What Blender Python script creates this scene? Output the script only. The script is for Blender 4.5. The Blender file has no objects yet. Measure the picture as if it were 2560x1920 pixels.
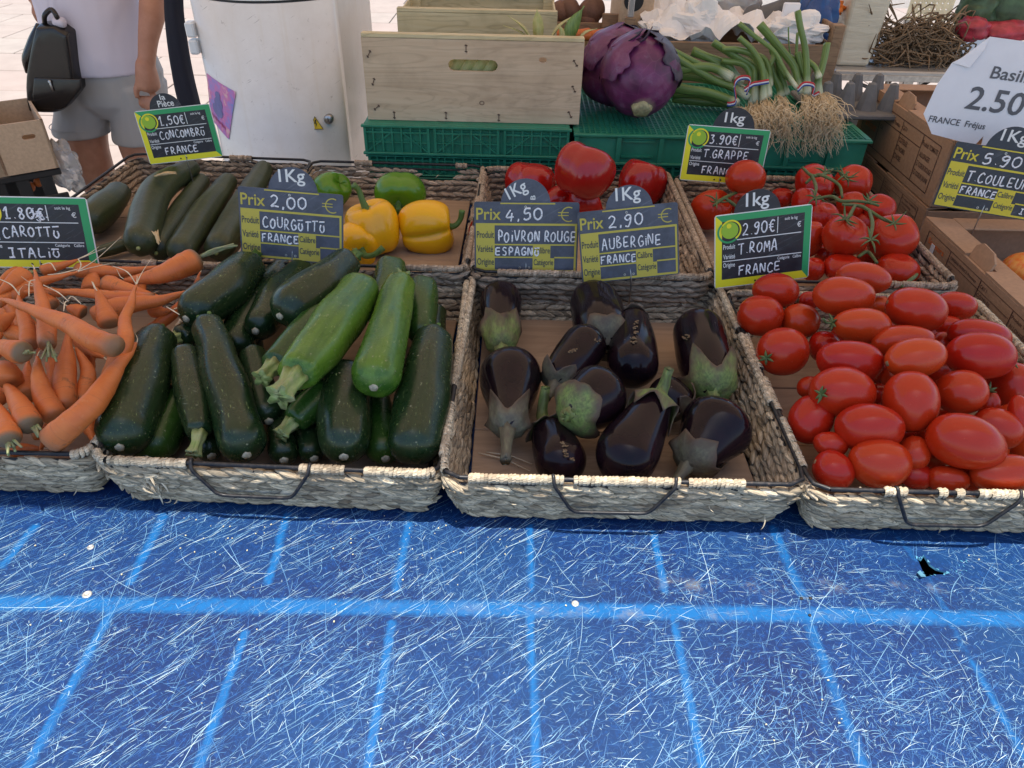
import bpy, math, random
import numpy as np
from mathutils import Vector, Matrix, noise as mnoise
from mathutils.geometry import delaunay_2d_cdt
R = math.radians
sc = bpy.context.scene
COL = sc.collection
random.seed(7)
rng = np.random.default_rng(7)

# ---------------------------------------------------------------- camera, sky, sun, exposure
FPX = 1850.0
CAM_H = 0.68                      # camera height above the table top (table top is z = 0)
cam = bpy.data.cameras.new('camera')
cam.sensor_width = 36.0
cam.lens = FPX / 2560 * 36.0
cam.clip_start = 0.02
cam.clip_end = 400
co = bpy.data.objects.new('camera', cam)
COL.objects.link(co)
ROT = Matrix.Rotation(R(90 - 36.1), 3, 'X') @ Matrix.Rotation(R(1.4), 3, 'Z')
co.matrix_world = Matrix.Translation((0, 0, CAM_H)) @ ROT.to_4x4()
sc.camera = co
SUN_EL, SUN_AZ = 84.5, 172.0      # degrees; nearly overhead
world = bpy.data.worlds.new('World')
sc.world = world
world.use_nodes = True
wn = world.node_tree
sky = wn.nodes.new('ShaderNodeTexSky')
sky.sky_type = 'NISHITA'
sky.sun_disc = False
sky.sun_elevation = R(SUN_EL)
sky.sun_rotation = R(SUN_AZ)
bg = wn.nodes['Background']
bg.inputs['Strength'].default_value = 0.15
wn.links.new(sky.outputs[0], bg.inputs[0])
sl = bpy.data.lights.new('sun', 'SUN')
sl.energy = 4.0
sl.angle = R(0.5)
sl.color = (1.0, 0.95, 0.87)
so = bpy.data.objects.new('sun', sl)
COL.objects.link(so)
_e, _a = R(SUN_EL), R(SUN_AZ)
SDIR = Vector((math.sin(_a) * math.cos(_e), math.cos(_a) * math.cos(_e), math.sin(_e)))
so.rotation_euler = SDIR.to_track_quat('Z', 'Y').to_euler()
so.location = (0, 0, 6)
vs = sc.view_settings
vs.view_transform = 'Standard'
vs.look = 'None'
vs.exposure = 0.78
vs.gamma = 1.0
vs.use_curve_mapping = False
sc.cycles.max_bounces = 8

# ---------------------------------------------------------------- layout: rays through the photograph (2560 x 1920)
CAM = Vector((0, 0, CAM_H))
def ray(px, py):
    return ROT @ Vector(((px - 1280) / FPX, -(py - 960) / FPX, -1.0))
def P(px, py, z=0.0):             # point of a horizontal plane
    d = ray(px, py)
    return CAM + d * ((z - CAM_H) / d.z)
def PY(px, py, y):                # point of a plane facing the stall
    d = ray(px, py)
    return CAM + d * (y / d.y)
def dep(p):                       # metres per photograph pixel at a point
    return abs((ROT.transposed() @ (Vector(p) - CAM)).z) / FPX
CR = ROT @ Vector((1, 0, 0)); CU = ROT @ Vector((0, 1, 0)); CB = ROT @ Vector((0, 0, 1))

# ---------------------------------------------------------------- object helpers
def mk(name, V, F, mat=None, parent=None, smooth=True, col=None, loc3=None, org=None, fmat=None):
    """one mesh object; V in world coordinates, stored relative to its parent chain or to org"""
    V = np.asarray(V, dtype=np.float64).reshape(-1, 3)
    o0 = np.array(WORG.get(parent.name, (0, 0, 0)) if parent else (org if org is not None else (0, 0, 0)), dtype=float)
    m = bpy.data.meshes.new(name)
    if isinstance(F, np.ndarray):
        n, k = F.shape
        m.vertices.add(len(V)); m.vertices.foreach_set('co', (V - o0).ravel())
        m.loops.add(n * k); m.loops.foreach_set('vertex_index', F.ravel().astype(np.int32))
        m.polygons.add(n); m.polygons.foreach_set('loop_start', np.arange(0, n * k, k, dtype=np.int32))
        m.update(calc_edges=True)
    else:
        m.from_pydata((V - o0).tolist(), [], [list(map(int, f)) for f in F])
    if smooth:
        m.polygons.foreach_set('use_smooth', np.ones(len(m.polygons), dtype=bool))
    if col is not None:
        a = m.attributes.new('Col', 'FLOAT_COLOR', 'POINT')
        c = np.ones((len(V), 4)); cc = np.asarray(col, dtype=float)
        c[:, :3] = cc if cc.ndim != 1 else cc[:, None]
        a.data.foreach_set('color', c.ravel())
    if loc3 is not None:
        a = m.attributes.new('loc3', 'FLOAT_VECTOR', 'POINT')
        l3_ = np.asarray(loc3, dtype=float); a.data.foreach_set('vector', l3_.ravel())
    mats = mat if isinstance(mat, (list, tuple)) else [mat]
    for q in mats:
        if q: m.materials.append(q)
    if fmat is not None:
        m.polygons.foreach_set('material_index', np.asarray(fmat, dtype=np.int32))
    m.validate(clean_customdata=False)
    o = bpy.data.objects.new(name, m)
    COL.objects.link(o)
    if parent:
        o.parent = parent
        WORG[o.name] = tuple(o0)
    else:
        o.location = o0
        WORG[o.name] = tuple(o0)
    return o
WORG = {}
def tag(o, label=None, cat=None, group=None, kind=None):
    if label: o['label'] = label
    if cat: o['category'] = cat
    if group: o['group'] = group
    if kind: o['kind'] = kind
    return o
def thing(name, loc, label, cat, group=None):
    o = bpy.data.objects.new(name, None)
    o.empty_display_size = 0.05
    o.location = loc
    COL.objects.link(o)
    WORG[o.name] = tuple(loc)
    return tag(o, label, cat, group)
class MB:
    """collects pieces of one mesh"""
    def __init__(s): s.V = []; s.F = []; s.C = []; s.L = []; s.n = 0; s.M = []
    def add(s, V, F, c=1.0, L=None, mi=0):
        V = np.asarray(V, dtype=float).reshape(-1, 3)
        s.V.append(V)
        s.F += [[int(i) + s.n for i in f] for f in F]
        s.M += [mi] * len(F)
        c = np.asarray(c, dtype=float)
        if c.ndim == 0: c = np.full((len(V), 3), float(c))
        elif c.ndim == 1 and len(c) == 3 and len(V) != 3: c = np.tile(c, (len(V), 1))
        elif c.ndim == 1: c = np.repeat(c[:, None], 3, 1)
        s.C.append(c)
        s.L.append(np.asarray(L) if L is not None else V)
        s.n += len(V)
        return s
    def build(s, name, mat, parent=None, smooth=True, org=None):
        return mk(name, np.concatenate(s.V), s.F, mat, parent, smooth, np.concatenate(s.C), np.concatenate(s.L), org, s.M if isinstance(mat, (list, tuple)) else None)

def box(cx, cy, cz, sx, sy, sz, rot=None, bev=0.0):
    """box centred at c with full sizes s; optional rotation matrix; small chamfer"""
    if bev <= 0:
        V = np.array([[x, y, z] for x in (-.5, .5) for y in (-.5, .5) for z in (-.5, .5)]) * [sx, sy, sz]
        F = [(0, 1, 3, 2), (4, 6, 7, 5), (0, 4, 5, 1), (2, 3, 7, 6), (0, 2, 6, 4), (1, 5, 7, 3)]
    else:
        h = np.array([sx, sy, sz]) / 2; V = []; idx = {}
        for a in (-1, 1):
            for b in (-1, 1):
                for c in (-1, 1):
                    for k in range(3):
                        p = np.array([a, b, c]) * (h - bev); p[k] = (a, b, c)[k] * h[k]
                        idx[(a, b, c, k)] = len(V); V.append(p)
        V = np.array(V); F = []
        I = idx
        for k, (u, v) in enumerate(((1, 2), (2, 0), (0, 1))):
            for s in (-1, 1):
                q = []
                for (su, sv) in ((-1, -1), (1, -1), (1, 1), (-1, 1)):
                    t = [0, 0, 0]; t[k] = s; t[u] = su; t[v] = sv
                    q.append(I[(t[0], t[1], t[2], k)])
                F.append(q if s > 0 else q[::-1])
        for k, (u, v) in enumerate(((1, 2), (2, 0), (0, 1))):      # edges along k
            for su in (-1, 1):
                for sv in (-1, 1):
                    t0 = [0, 0, 0]; t1 = [0, 0, 0]; t0[k] = -1; t1[k] = 1
                    for t in (t0, t1): t[u] = su; t[v] = sv
                    q = [I[(*t0, u)], I[(*t1, u)], I[(*t1, v)], I[(*t0, v)]]
                    F.append(q if su * sv < 0 else q[::-1])
        for a in (-1, 1):
            for b in (-1, 1):
                for c in (-1, 1):
                    q = [I[(a, b, c, 0)], I[(a, b, c, 1)], I[(a, b, c, 2)]]
                    F.append(q if a * b * c > 0 else q[::-1])
    if rot is not None: V = V @ np.array(rot).T
    return V + np.array([cx, cy, cz]), F
def spline(pts, n):
    pts = np.asarray(pts, dtype=float)
    if len(pts) == 2:
        t = np.linspace(0, 1, n)[:, None]
        return pts[0] * (1 - t) + pts[1] * t
    p = np.vstack([2 * pts[0] - pts[1], pts, 2 * pts[-1] - pts[-2]])
    k = len(pts) - 1
    out = []
    for u in np.linspace(0, k, n):
        i = min(int(u), k - 1); t = u - i
        a, b, c, d = p[i:i + 4]
        out.append(0.5 * ((2 * b) + (-a + c) * t + (2 * a - 5 * b + 4 * c - d) * t * t + (-a + 3 * b - 3 * c + d) * t ** 3))
    return np.array(out)
def frames(path):
    path = np.asarray(path, dtype=float)
    T = np.gradient(path, axis=0)
    T /= np.linalg.norm(T, axis=1)[:, None] + 1e-12
    up = np.array([0, 0, 1.0]) if abs(T[0][2]) < 0.9 else np.array([0, 1.0, 0])
    N = []; n = np.cross(np.cross(T[0], up), T[0])
    for t in T:
        n = n - t * np.dot(n, t); n /= np.linalg.norm(n) + 1e-12
        N.append(n.copy())
    N = np.array(N); B = np.cross(T, N)
    return T, N, B
def loft(path, rad, sides=12, prof=None, cap=True):
    """swept body; rad per ring; prof(theta, t, i) radius factor. returns V, F, loc3"""
    path = np.asarray(path, dtype=float); n = len(path)
    rad = np.broadcast_to(np.asarray(rad, dtype=float), (n,))
    T, N, B = frames(path)
    th = np.arange(sides) * 2 * math.pi / sides
    L = np.concatenate([[0], np.cumsum(np.linalg.norm(np.diff(path, axis=0), axis=1))])
    f = np.ones((n, sides))
    if prof is not None:
        for i in range(n): f[i] = prof(th, i / (n - 1), i)
    rr = rad[:, None] * f
    V = path[:, None, :] + rr[..., None] * (np.cos(th)[None, :, None] * N[:, None, :] + np.sin(th)[None, :, None] * B[:, None, :])
    l3 = np.stack([np.cos(th)[None, :] * rr, np.sin(th)[None, :] * rr, np.repeat(L[:, None], sides, 1)], -1)
    V = V.reshape(-1, 3); l3 = l3.reshape(-1, 3)
    F = []
    for i in range(n - 1):
        for j in range(sides):
            k = (j + 1) % sides
            F.append((i * sides + j, i * sides + k, (i + 1) * sides + k, (i + 1) * sides + j))
    if cap:
        V = np.vstack([V, path[0], path[-1]]); l3 = np.vstack([l3, [0, 0, 0], [0, 0, L[-1]]])
        a, b = n * sides, n * sides + 1
        for j in range(sides):
            k = (j + 1) % sides
            F.append((a, k, j)); F.append((b, (n - 1) * sides + j, (n - 1) * sides + k))
    return V, F, l3
def tube(mb, pts, r, sides=6, n=None, c=1.0):
    pts = np.asarray(pts, dtype=float)
    path = spline(pts, n) if n else pts
    if np.ndim(r) > 0: r = np.interp(np.linspace(0, 1, len(path)), np.linspace(0, 1, len(r)), r)
    V, F, l3 = loft(path, r, sides)
    mb.add(V, F, c, l3)
def fillet(pts, r, k=4, closed=False):
    """polyline with rounded corners"""
    pts = [np.array(p, dtype=float) for p in pts]; out = []
    n = len(pts)
    for i in range(n):
        if not closed and i in (0, n - 1): out.append(pts[i]); continue
        a, b, c = pts[i - 1], pts[i], pts[(i + 1) % n]
        u = (a - b); lu = np.linalg.norm(u); u /= lu
        v = (c - b); lv = np.linalg.norm(v); v /= lv
        q = min(r, lu * .45, lv * .45)
        for t in np.linspace(0, 1, k + 1):
            p0 = b + u * q; p1 = b + v * q
            out.append((1 - t) ** 2 * p0 + 2 * t * (1 - t) * b + t * t * p1)
    return np.array(out)
def nz(p, s=1.0, o=0.0):
    return mnoise.noise(Vector((p[0] * s + o, p[1] * s + o * 1.7, p[2] * s - o)))

# ---------------------------------------------------------------- material helper
class MT:
    def __init__(s, name):
        s.m = bpy.data.materials.new(name); s.m.use_nodes = True
        s.t = s.m.node_tree; s.b = s.t.nodes['Principled BSDF']; s.out = s.t.nodes['Material Output']
    def n(s, typ, **kw):
        nd = s.t.nodes.new(typ)
        for k, v in kw.items(): setattr(nd, k, v)
        return nd
    def l(s, a, b): s.t.links.new(a, b)
    def set(s, i, v):
        if hasattr(v, 'links'): s.l(v, s.b.inputs[i])
        elif isinstance(v, (tuple, list)): s.b.inputs[i].default_value = (*v, 1.0) if (len(v) == 3 and s.b.inputs[i].type == 'RGBA') else v
        else: s.b.inputs[i].default_value = v
        return s
    def attr(s, name, out='Vector'): return s.n('ShaderNodeAttribute', attribute_name=name).outputs[out]
    def obj(s): return s.n('ShaderNodeTexCoord').outputs['Object']
    def geo(s): return s.n('ShaderNodeNewGeometry').outputs['Position']
    def sv(s, v, k):
        nd = s.n('ShaderNodeMapping'); s.l(v, nd.inputs[0]); nd.inputs['Scale'].default_value = k if isinstance(k, tuple) else (k, k, k)
        return nd.outputs[0]
    def rot(s, v, r):
        nd = s.n('ShaderNodeMapping'); s.l(v, nd.inputs[0]); nd.inputs['Rotation'].default_value = r
        return nd.outputs[0]
    def noise(s, v, scale=1.0, det=4, rough=0.55, dist=0.0, out=0):
        nd = s.n('ShaderNodeTexNoise'); s.l(v, nd.inputs['Vector'])
        nd.inputs['Scale'].default_value = scale; nd.inputs['Detail'].default_value = det
        nd.inputs['Roughness'].default_value = rough; nd.inputs['Distortion'].default_value = dist
        return nd.outputs[out]
    def vor(s, v, scale=1.0, feat='F1', out='Distance', rnd=1.0):
        nd = s.n('ShaderNodeTexVoronoi', feature=feat); s.l(v, nd.inputs['Vector'])
        nd.inputs['Scale'].default_value = scale; nd.inputs['Randomness'].default_value = rnd
        return nd.outputs[out]
    def ramp(s, f, stops, interp='LINEAR'):
        nd = s.n('ShaderNodeValToRGB'); s.l(f, nd.inputs[0]); cr = nd.color_ramp; cr.interpolation = interp
        while len(cr.elements) < len(stops): cr.elements.new(0.5)
        for e, (p, c) in zip(cr.elements, stops):
            e.position = p
            if not isinstance(c, (tuple, list)): c = (c, c, c)
            e.color = (*c, 1)
        return nd.outputs[0]
    def math(s, op, a, b=0.0, clamp=False):
        nd = s.n('ShaderNodeMath', operation=op, use_clamp=clamp)
        for i, v in enumerate((a, b)):
            if hasattr(v, 'links'): s.l(v, nd.inputs[i])
            else: nd.inputs[i].default_value = v
        return nd.outputs[0]
    def mix(s, f, a, b, mode='MIX'):
        nd = s.n('ShaderNodeMix', data_type='RGBA', blend_type=mode, clamp_factor=True)
        for i, v in ((0, f), (6, a), (7, b)):
            if hasattr(v, 'links'): s.l(v, nd.inputs[i])
            elif isinstance(v, (tuple, list)): nd.inputs[i].default_value = (*v, 1)
            else: nd.inputs[i].default_value = v if i == 0 else (v, v, v, 1)
        return nd.outputs[2]
    def sep(s, v, i):
        nd = s.n('ShaderNodeSeparateXYZ'); s.l(v, nd.inputs[0]); return nd.outputs[i]
    def bump(s, h, strength=0.3, dist=0.001):
        nd = s.n('ShaderNodeBump'); s.l(h, nd.inputs['Height'])
        nd.inputs['Strength'].default_value = strength; nd.inputs['Distance'].default_value = dist
        s.l(nd.outputs[0], s.b.inputs['Normal']); return s
    def rnd(s): return s.n('ShaderNodeObjectInfo').outputs['Random']
def plain(name, c, rough=0.5, metal=0.0, var=0.15, scale=40, bump=0.0, spec=0.5):
    q = MT(name)
    v = q.obj(); f = q.noise(v, scale, 5)
    a = tuple(x * (1 - var) for x in c); b = tuple(min(1, x * (1 + var)) for x in c)
    q.set('Base Color', q.ramp(f, [(0.3, a), (0.7, b)])); q.set('Roughness', rough); q.set('Metallic', metal)
    q.set('Specular IOR Level', spec)
    if bump: q.bump(q.noise(v, scale * 3, 4), bump, 0.001)
    return q.m
# ---------------------------------------------------------------- materials
M = {}
def m_straw(name, tint):
    q = MT(name); v = q.obj(); c = q.attr('Col', 'Color')
    f = q.noise(q.sv(q.attr('loc3'), (520, 520, 36)), 1, 3)
    g = q.noise(v, 22, 4)
    base = q.ramp(f, [(0.34, tuple(x * .42 for x in tint)), (0.60, tuple(min(1, x * 1.22) for x in tint))])
    base = q.mix(1.0, base, c, 'MULTIPLY')
    base = q.mix(q.ramp(g, [(0.42, 0.0), (0.75, 0.45)]), base, (.30, .19, .11))
    q.set('Base Color', base); q.set('Roughness', .75); q.set('Specular IOR Level', .3)
    q.bump(f, 1.0, .002); return q.m
M['straw'] = m_straw('straw', (.57, .46, .31))
M['straw_light'] = m_straw('straw_light', (.60, .50, .35))
M['straw_brown'] = m_straw('straw_brown', (.42, .32, .225))
def m_wire():
    q = MT('black_wire'); v = q.obj(); f = q.noise(v, 160, 5)
    q.set('Base Color', q.ramp(f, [(.45, (.018, .018, .02)), (.62, (.035, .032, .032)), (.75, (.12, .08, .06))]))
    q.set('Roughness', q.ramp(f, [(.3, .28), (.7, .6)])); q.set('Metallic', .35); q.bump(f, .3, .0004); return q.m
M['wire'] = m_wire()
M['steel'] = plain('worn_steel', (.42, .41, .40), .32, 1.0, .2, 90)
def m_wood(name, a, b, axis=0, sc_=14, rough=.7, dark=.4):
    q = MT(name); v = q.obj()
    s3 = [sc_ * 6] * 3; s3[axis] = sc_ * .35
    f = q.noise(q.sv(v, tuple(s3)), 1, 6, .6, .6)
    s4 = [sc_ * 1.6] * 3; s4[axis] = sc_ * .22
    g = q.noise(q.sv(v, tuple(s4)), 1, 4, .5, 1.4)
    w = q.math('FRACT', q.math('MULTIPLY', g, 9.0))
    base = q.ramp(f, [(.3, a), (.7, b)])
    base = q.mix(q.ramp(w, [(0.0, dark), (.25, 0.0), (.85, 0.0), (1.0, dark)]), base, tuple(x * .55 for x in a))
    st = q.noise(v, 9, 5, .6)
    base = q.mix(q.ramp(st, [(.52, 0.0), (.74, .45)]), base, tuple(x * .5 for x in a))
    q.set('Base Color', base); q.set('Roughness', rough); q.bump(f, .35, .0008); return q.m
M['board'] = m_wood('tray_board', (.33, .215, .135), (.43, .295, .19), 0, 8, .75, .25)
M['crate_wood'] = m_wood('crate_wood', (.49, .355, .225), (.61, .47, .315), 0, 9, .75, .30)
M['crate_pale'] = m_wood('crate_pale_wood', (.52, .42, .22), (.64, .55, .34), 0, 9, .7, .45)
M['crate_brown'] = m_wood('crate_brown_wood', (.24, .145, .085), (.36, .23, .13), 0, 10, .75, .5)
def m_card(name, c):
    q = MT(name); v = q.obj(); f = q.noise(v, 120, 5); g = q.noise(v, 7, 4)
    w = q.n('ShaderNodeTexWave', bands_direction='Z'); q.l(v, w.inputs[0]); w.inputs['Scale'].default_value = 60
    base = q.ramp(f, [(.3, tuple(x * .88 for x in c)), (.7, tuple(x * 1.1 for x in c))])
    base = q.mix(q.ramp(g, [(.45, 0.0), (.75, .35)]), base, tuple(x * .62 for x in c))
    q.set('Base Color', base); q.set('Roughness', .82); q.bump(w.outputs[1], .12, .0006); return q.m
M['card'] = m_card('cardboard', (.40, .235, .135))
M['card_light'] = m_card('cardboard_light', (.52, .37, .24))
M['paper'] = plain('white_paper', (.78, .77, .78), .6, 0, .04, 20, .4)
M['paper2'] = plain('tissue_paper', (.80, .76, .72), .8, 0, .05, 20, .5)
M['slate_b'] = None
def m_slate(name, c, dust):
    q = MT(name); v = q.obj(); f = q.noise(v, 28, 6, .7); s = q.noise(q.sv(q.rot(v, (0, .5, .4)), (14, 14, 220)), 1, 5, .7)
    base = q.ramp(f, [(.35, c), (.7, tuple(min(1, x * 1.6 + dust) for x in c))])
    base = q.mix(q.ramp(s, [(.58, 0.0), (.78, .35)]), base, (.32, .34, .38))
    q.set('Base Color', base); q.set('Roughness', q.ramp(f, [(.3, .34), (.7, .6)])); return q.m
M['slate_b'] = m_slate('slate_blue_board', (.045, .052, .075), .03)
M['slate_k'] = m_slate('slate_black_board', (.014, .014, .018), .01)
M['slate_k2'] = m_slate('slate_dark_board', (.020, .024, .032), .012)
def m_print(name, c, wear=.35):
    q = MT(name); v = q.obj(); f = q.noise(v, 150, 5, .7)
    base = q.mix(q.ramp(f, [(.6, 0.0), (.8, wear)]), c, tuple(x * .45 for x in c))
    q.set('Base Color', base); q.set('Roughness', .5); return q.m
M['p_yellow'] = m_print('sign_yellow', (.52, .43, .06))
M['p_yellow2'] = m_print('sign_bright_yellow', (.80, .72, .02), .1)
M['p_green'] = m_print('sign_green', (.03, .33, .11), .15)
M['p_lime'] = m_print('sign_lime', (.30, .50, .03), .1)
M['p_dark'] = m_print('print_dark', (.045, .05, .06))
M['p_white'] = m_print('print_white', (.74, .74, .70), .2)
M['p_grey'] = m_print('print_grey', (.10, .10, .11), .2)
M['p_orange'] = m_print('print_orange', (.66, .14, .02), .3)
M['p_brown'] = m_print('print_brown', (.10, .045, .03), .5)
def m_chalk():
    q = MT('chalk_marker'); v = q.obj(); f = q.noise(v, 420, 4, .7)
    q.set('Base Color', q.ramp(f, [(.36, (.42, .43, .46)), (.52, (.86, .87, .88))])); q.set('Roughness', .8); return q.m
M['chalk'] = m_chalk()
def m_courgette(name, dark, lite, streak, brown):
    q = MT(name); v = q.attr('loc3'); o = q.obj()
    t = q.attr('Col', 'Color')                     # r: position along the fruit
    f = q.noise(q.sv(v, (130, 130, 9)), 1, 5, .65)
    g = q.noise(q.sv(v, (30, 30, 5)), 1, 3, .5)
    base = q.ramp(q.mix(.5, f, g), [(.36, dark), (.62, lite)])
    base = q.mix(q.ramp(g, [(.5, 0.0), (.74, .40)]), base, brown)
    fl = q.noise(q.sv(v, (520, 520, 140)), 1, 2, .5)
    base = q.mix(q.ramp(fl, [(.66, 0.0), (.74, streak)]), base, (.34, .42, .16))
    sc1 = q.vor(q.sv(o, (75, 75, 75)), 1, 'F1')
    sm = q.noise(o, 300, 3)
    base = q.mix(q.math('MULTIPLY', q.ramp(sc1, [(.05, 1.0), (.13, 0.0)]), q.ramp(sm, [(.45, 0.0), (.6, .8)])), base, (.40, .40, .26))
    ws = q.noise(q.sv(q.rot(o, (.6, .9, .4)), (60, 600, 60)), 1, 4, .7)
    base = q.mix(q.math('MULTIPLY', q.ramp(ws, [(.64, 0.0), (.70, .6)]), q.ramp(q.noise(o, 14, 3), [(.5, 0.0), (.62, 1.0)])), base, (.38, .40, .30))
    q.set('Base Color', base); q.set('Roughness', q.ramp(q.noise(o, 60, 4), [(.3, .20), (.7, .38)])); q.set('Specular IOR Level', .40)
    q.set('Coat Weight', .05); q.set('Coat Roughness', .3)
    q.bump(q.mix(.5, f, fl), .25, .0008); return q.m
M['courgette'] = m_courgette('courgette_dark_skin', (.006, .019, .006), (.013, .036, .010), .55, (.040, .038, .017))
M['courgette_g'] = m_courgette('courgette_green_skin', (.013, .045, .007), (.032, .088, .012), .6, (.05, .085, .015))
M['courgette_l'] = m_courgette('courgette_light_skin', (.028, .090, .009), (.105, .205, .020), .8, (.12, .19, .02))
def m_cucumber():
    q = MT('cucumber_skin'); v = q.attr('loc3')
    f = q.noise(q.sv(v, (90, 90, 5)), 1, 4, .55); g = q.noise(q.sv(v, (40, 40, 70)), 1, 4, .6)
    base = q.ramp(f, [(.35, (.022, .034, .013)), (.65, (.048, .062, .022))])
    base = q.mix(q.ramp(g, [(.5, 0.0), (.8, .5)]), base, (.085, .075, .030))
    base = q.mix(q.ramp(q.vor(q.obj(), 130), [(.06, .5), (.14, 0.0)]), base, (.20, .20, .11))
    q.set('Base Color', base); q.set('Roughness', .42); q.bump(q.mix(.5, f, g), .6, .0025); return q.m
M['cucumber'] = m_cucumber()
def m_stem(name, a, b, c):
    q = MT(name); o = q.obj(); f = q.noise(q.sv(q.attr('loc3'), (300, 300, 60)), 1, 4); g = q.noise(o, 80, 4)
    base = q.ramp(f, [(.3, a), (.7, b)]); base = q.mix(q.ramp(g, [(.40, 0.0), (.75, .75)]), base, c)
    q.set('Base Color', base); q.set('Roughness', .6); q.bump(f, .5, .001); return q.m
M['stem'] = m_stem('courgette_stem', (.15, .22, .05), (.30, .38, .12), (.36, .33, .18))
M['calyx'] = lambda: m_calyx('aubergine_calyx', (.075, .12, .03), (.20, .27, .07), (.13, .09, .055))
M['calyx_grey'] = lambda: m_calyx('aubergine_calyx_grey', (.085, .075, .05), (.16, .155, .09), (.075, .055, .045))
M['scar'] = m_stem('blossom_scar', (.32, .30, .20), (.48, .45, .34), (.22, .18, .12))
M['green_stem'] = m_stem('green_stem', (.05, .12, .02), (.10, .20, .035), (.12, .17, .05))
M['vine'] = m_stem('tomato_vine', (.055, .09, .025), (.11, .16, .045), (.12, .12, .05))
M['carrot_stem'] = m_stem('carrot_top', (.20, .26, .08), (.36, .38, .20), (.26, .20, .11))
def m_calyx(name, a, b, c):
    m = m_stem(name, a, b, c); t = m.node_tree; bs = t.nodes['Principled BSDF']
    old = bs.inputs['Base Color'].links[0].from_socket
    at = t.nodes.new('ShaderNodeAttribute'); at.attribute_name = 'Col'
    nzz = t.nodes.new('ShaderNodeTexNoise'); nzz.inputs['Scale'].default_value = 60
    tc = t.nodes.new('ShaderNodeTexCoord'); t.links.new(tc.outputs['Object'], nzz.inputs['Vector'])
    ad = t.nodes.new('ShaderNodeMath'); ad.operation = 'ADD'; t.links.new(at.outputs['Fac'], ad.inputs[0]); t.links.new(nzz.outputs[0], ad.inputs[1])
    rp = t.nodes.new('ShaderNodeValToRGB'); rp.color_ramp.elements[0].position = .0; t.links.new(ad.outputs[0], rp.inputs[0])
    rp.color_ramp.elements[0].position = .92; rp.color_ramp.elements[1].position = 1.0
    mp = t.nodes.new('ShaderNodeMapRange'); mp.inputs['From Min'].default_value = .95; mp.inputs['From Max'].default_value = 1.45; t.links.new(ad.outputs[0], mp.inputs['Value'])
    mx = t.nodes.new('ShaderNodeMix'); mx.data_type = 'RGBA'; t.links.new(mp.outputs[0], mx.inputs[0]); t.links.new(old, mx.inputs[6]); mx.inputs[7].default_value = (.085, .055, .035, 1)
    t.links.new(mx.outputs[2], bs.inputs['Base Color']); t.nodes.remove(rp); return m
def m_aub():
    q = MT('aubergine_skin'); o = q.obj(); f = q.noise(o, 16, 4)
    base = q.ramp(f, [(.35, (.0065, .0035, .0055)), (.7, (.018, .007, .010))])
    sc_ = q.vor(o, 55); sm = q.noise(q.sv(o, (200, 200, 60)), 1, 4)
    base = q.mix(q.math('MULTIPLY', q.ramp(sc_, [(.03, 1.0), (.08, 0.0)]), q.ramp(sm, [(.5, 0.0), (.6, .7)])), base, (.25, .22, .18))
    q.set('Base Color', base); q.set('Roughness', q.ramp(q.noise(o, 35, 5), [(.35, .10), (.7, .22)])); q.set('Specular IOR Level', .22)
    q.bump(q.noise(o, 30, 3), .12, .002); return q.m
M['calyx'] = M['calyx'](); M['calyx_grey'] = M['calyx_grey']()
M['aubergine'] = m_aub()
M['scab'] = plain('brown_scab', (.22, .14, .07), .8, 0, .4, 300, .6)
def m_tomato(name, a, b, c, r0=.16, r1=.30, sp_=.36):
    q = MT(name); o = q.obj(); r = q.rnd()
    f = q.noise(o, 11, 3, .5)
    base = q.ramp(f, [(.3, a), (.7, b)])
    base = q.mix(q.ramp(r, [(.1, 0.0), (1, .8)]), base, c)
    sp = q.vor(o, 160); base = q.mix(q.ramp(sp, [(.03, .35), (.07, 0.0)]), base, (.75, .45, .22))
    q.set('Base Color', base); q.set('Roughness', q.ramp(q.noise(o, 25, 4), [(.3, r0), (.7, r1)])); q.set('Specular IOR Level', sp_)
    q.set('Subsurface Weight', .06); q.set('Subsurface Radius', (.02, .004, .002)); q.set('Subsurface Scale', .4)
    q.bump(q.noise(o, 22, 2), .08, .002)
    return q.m
M['roma'] = m_tomato('roma_tomato_skin', (.36, .008, .004), (.46, .020, .006), (.52, .062, .009))
M['tomato'] = m_tomato('vine_tomato_skin', (.37, .009, .004), (.45, .018, .006), (.46, .036, .007))
M['pepper_r'] = m_tomato('red_pepper_skin', (.38, .006, .005), (.48, .014, .008), (.30, .006, .005), .12, .26, .55)
M['pepper_y'] = m_tomato('yellow_pepper_skin', (.78, .40, .004), (.84, .48, .008), (.80, .38, .005), .16, .3, .5)
M['pepper_g'] = m_tomato('green_pepper_skin', (.06, .17, .006), (.11, .26, .010), (.09, .22, .008), .14, .28, .5)
def m_carrot():
    q = MT('carrot_skin'); v = q.attr('loc3'); o = q.obj(); c = q.attr('Col', 'Color')
    g = q.noise(q.sv(v, (22, 22, 330)), 1, 4, .65); f = q.noise(o, 30, 4)
    base = q.ramp(f, [(.3, (.56, .128, .022)), (.7, (.68, .195, .045))])
    base = q.mix(q.ramp(g, [(.55, 0.0), (.72, .45)]), base, (.36, .10, .035))
    base = q.mix(q.ramp(q.noise(o, 75, 5, .7), [(.60, 0.0), (.76, .45)]), base, (.62, .32, .16))
    base = q.mix(q.ramp(q.noise(o, 48, 4, .7), [(.62, 0.0), (.72, .65)]), base, (.13, .065, .03))
    base = q.mix(q.sep(c, 0), base, (.13, .115, .065))
    q.set('Base Color', base); q.set('Roughness', q.ramp(f, [(.3, .42), (.7, .62)])); q.bump(g, .5, .0014); return q.m
M['carrot'] = m_carrot()
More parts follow.
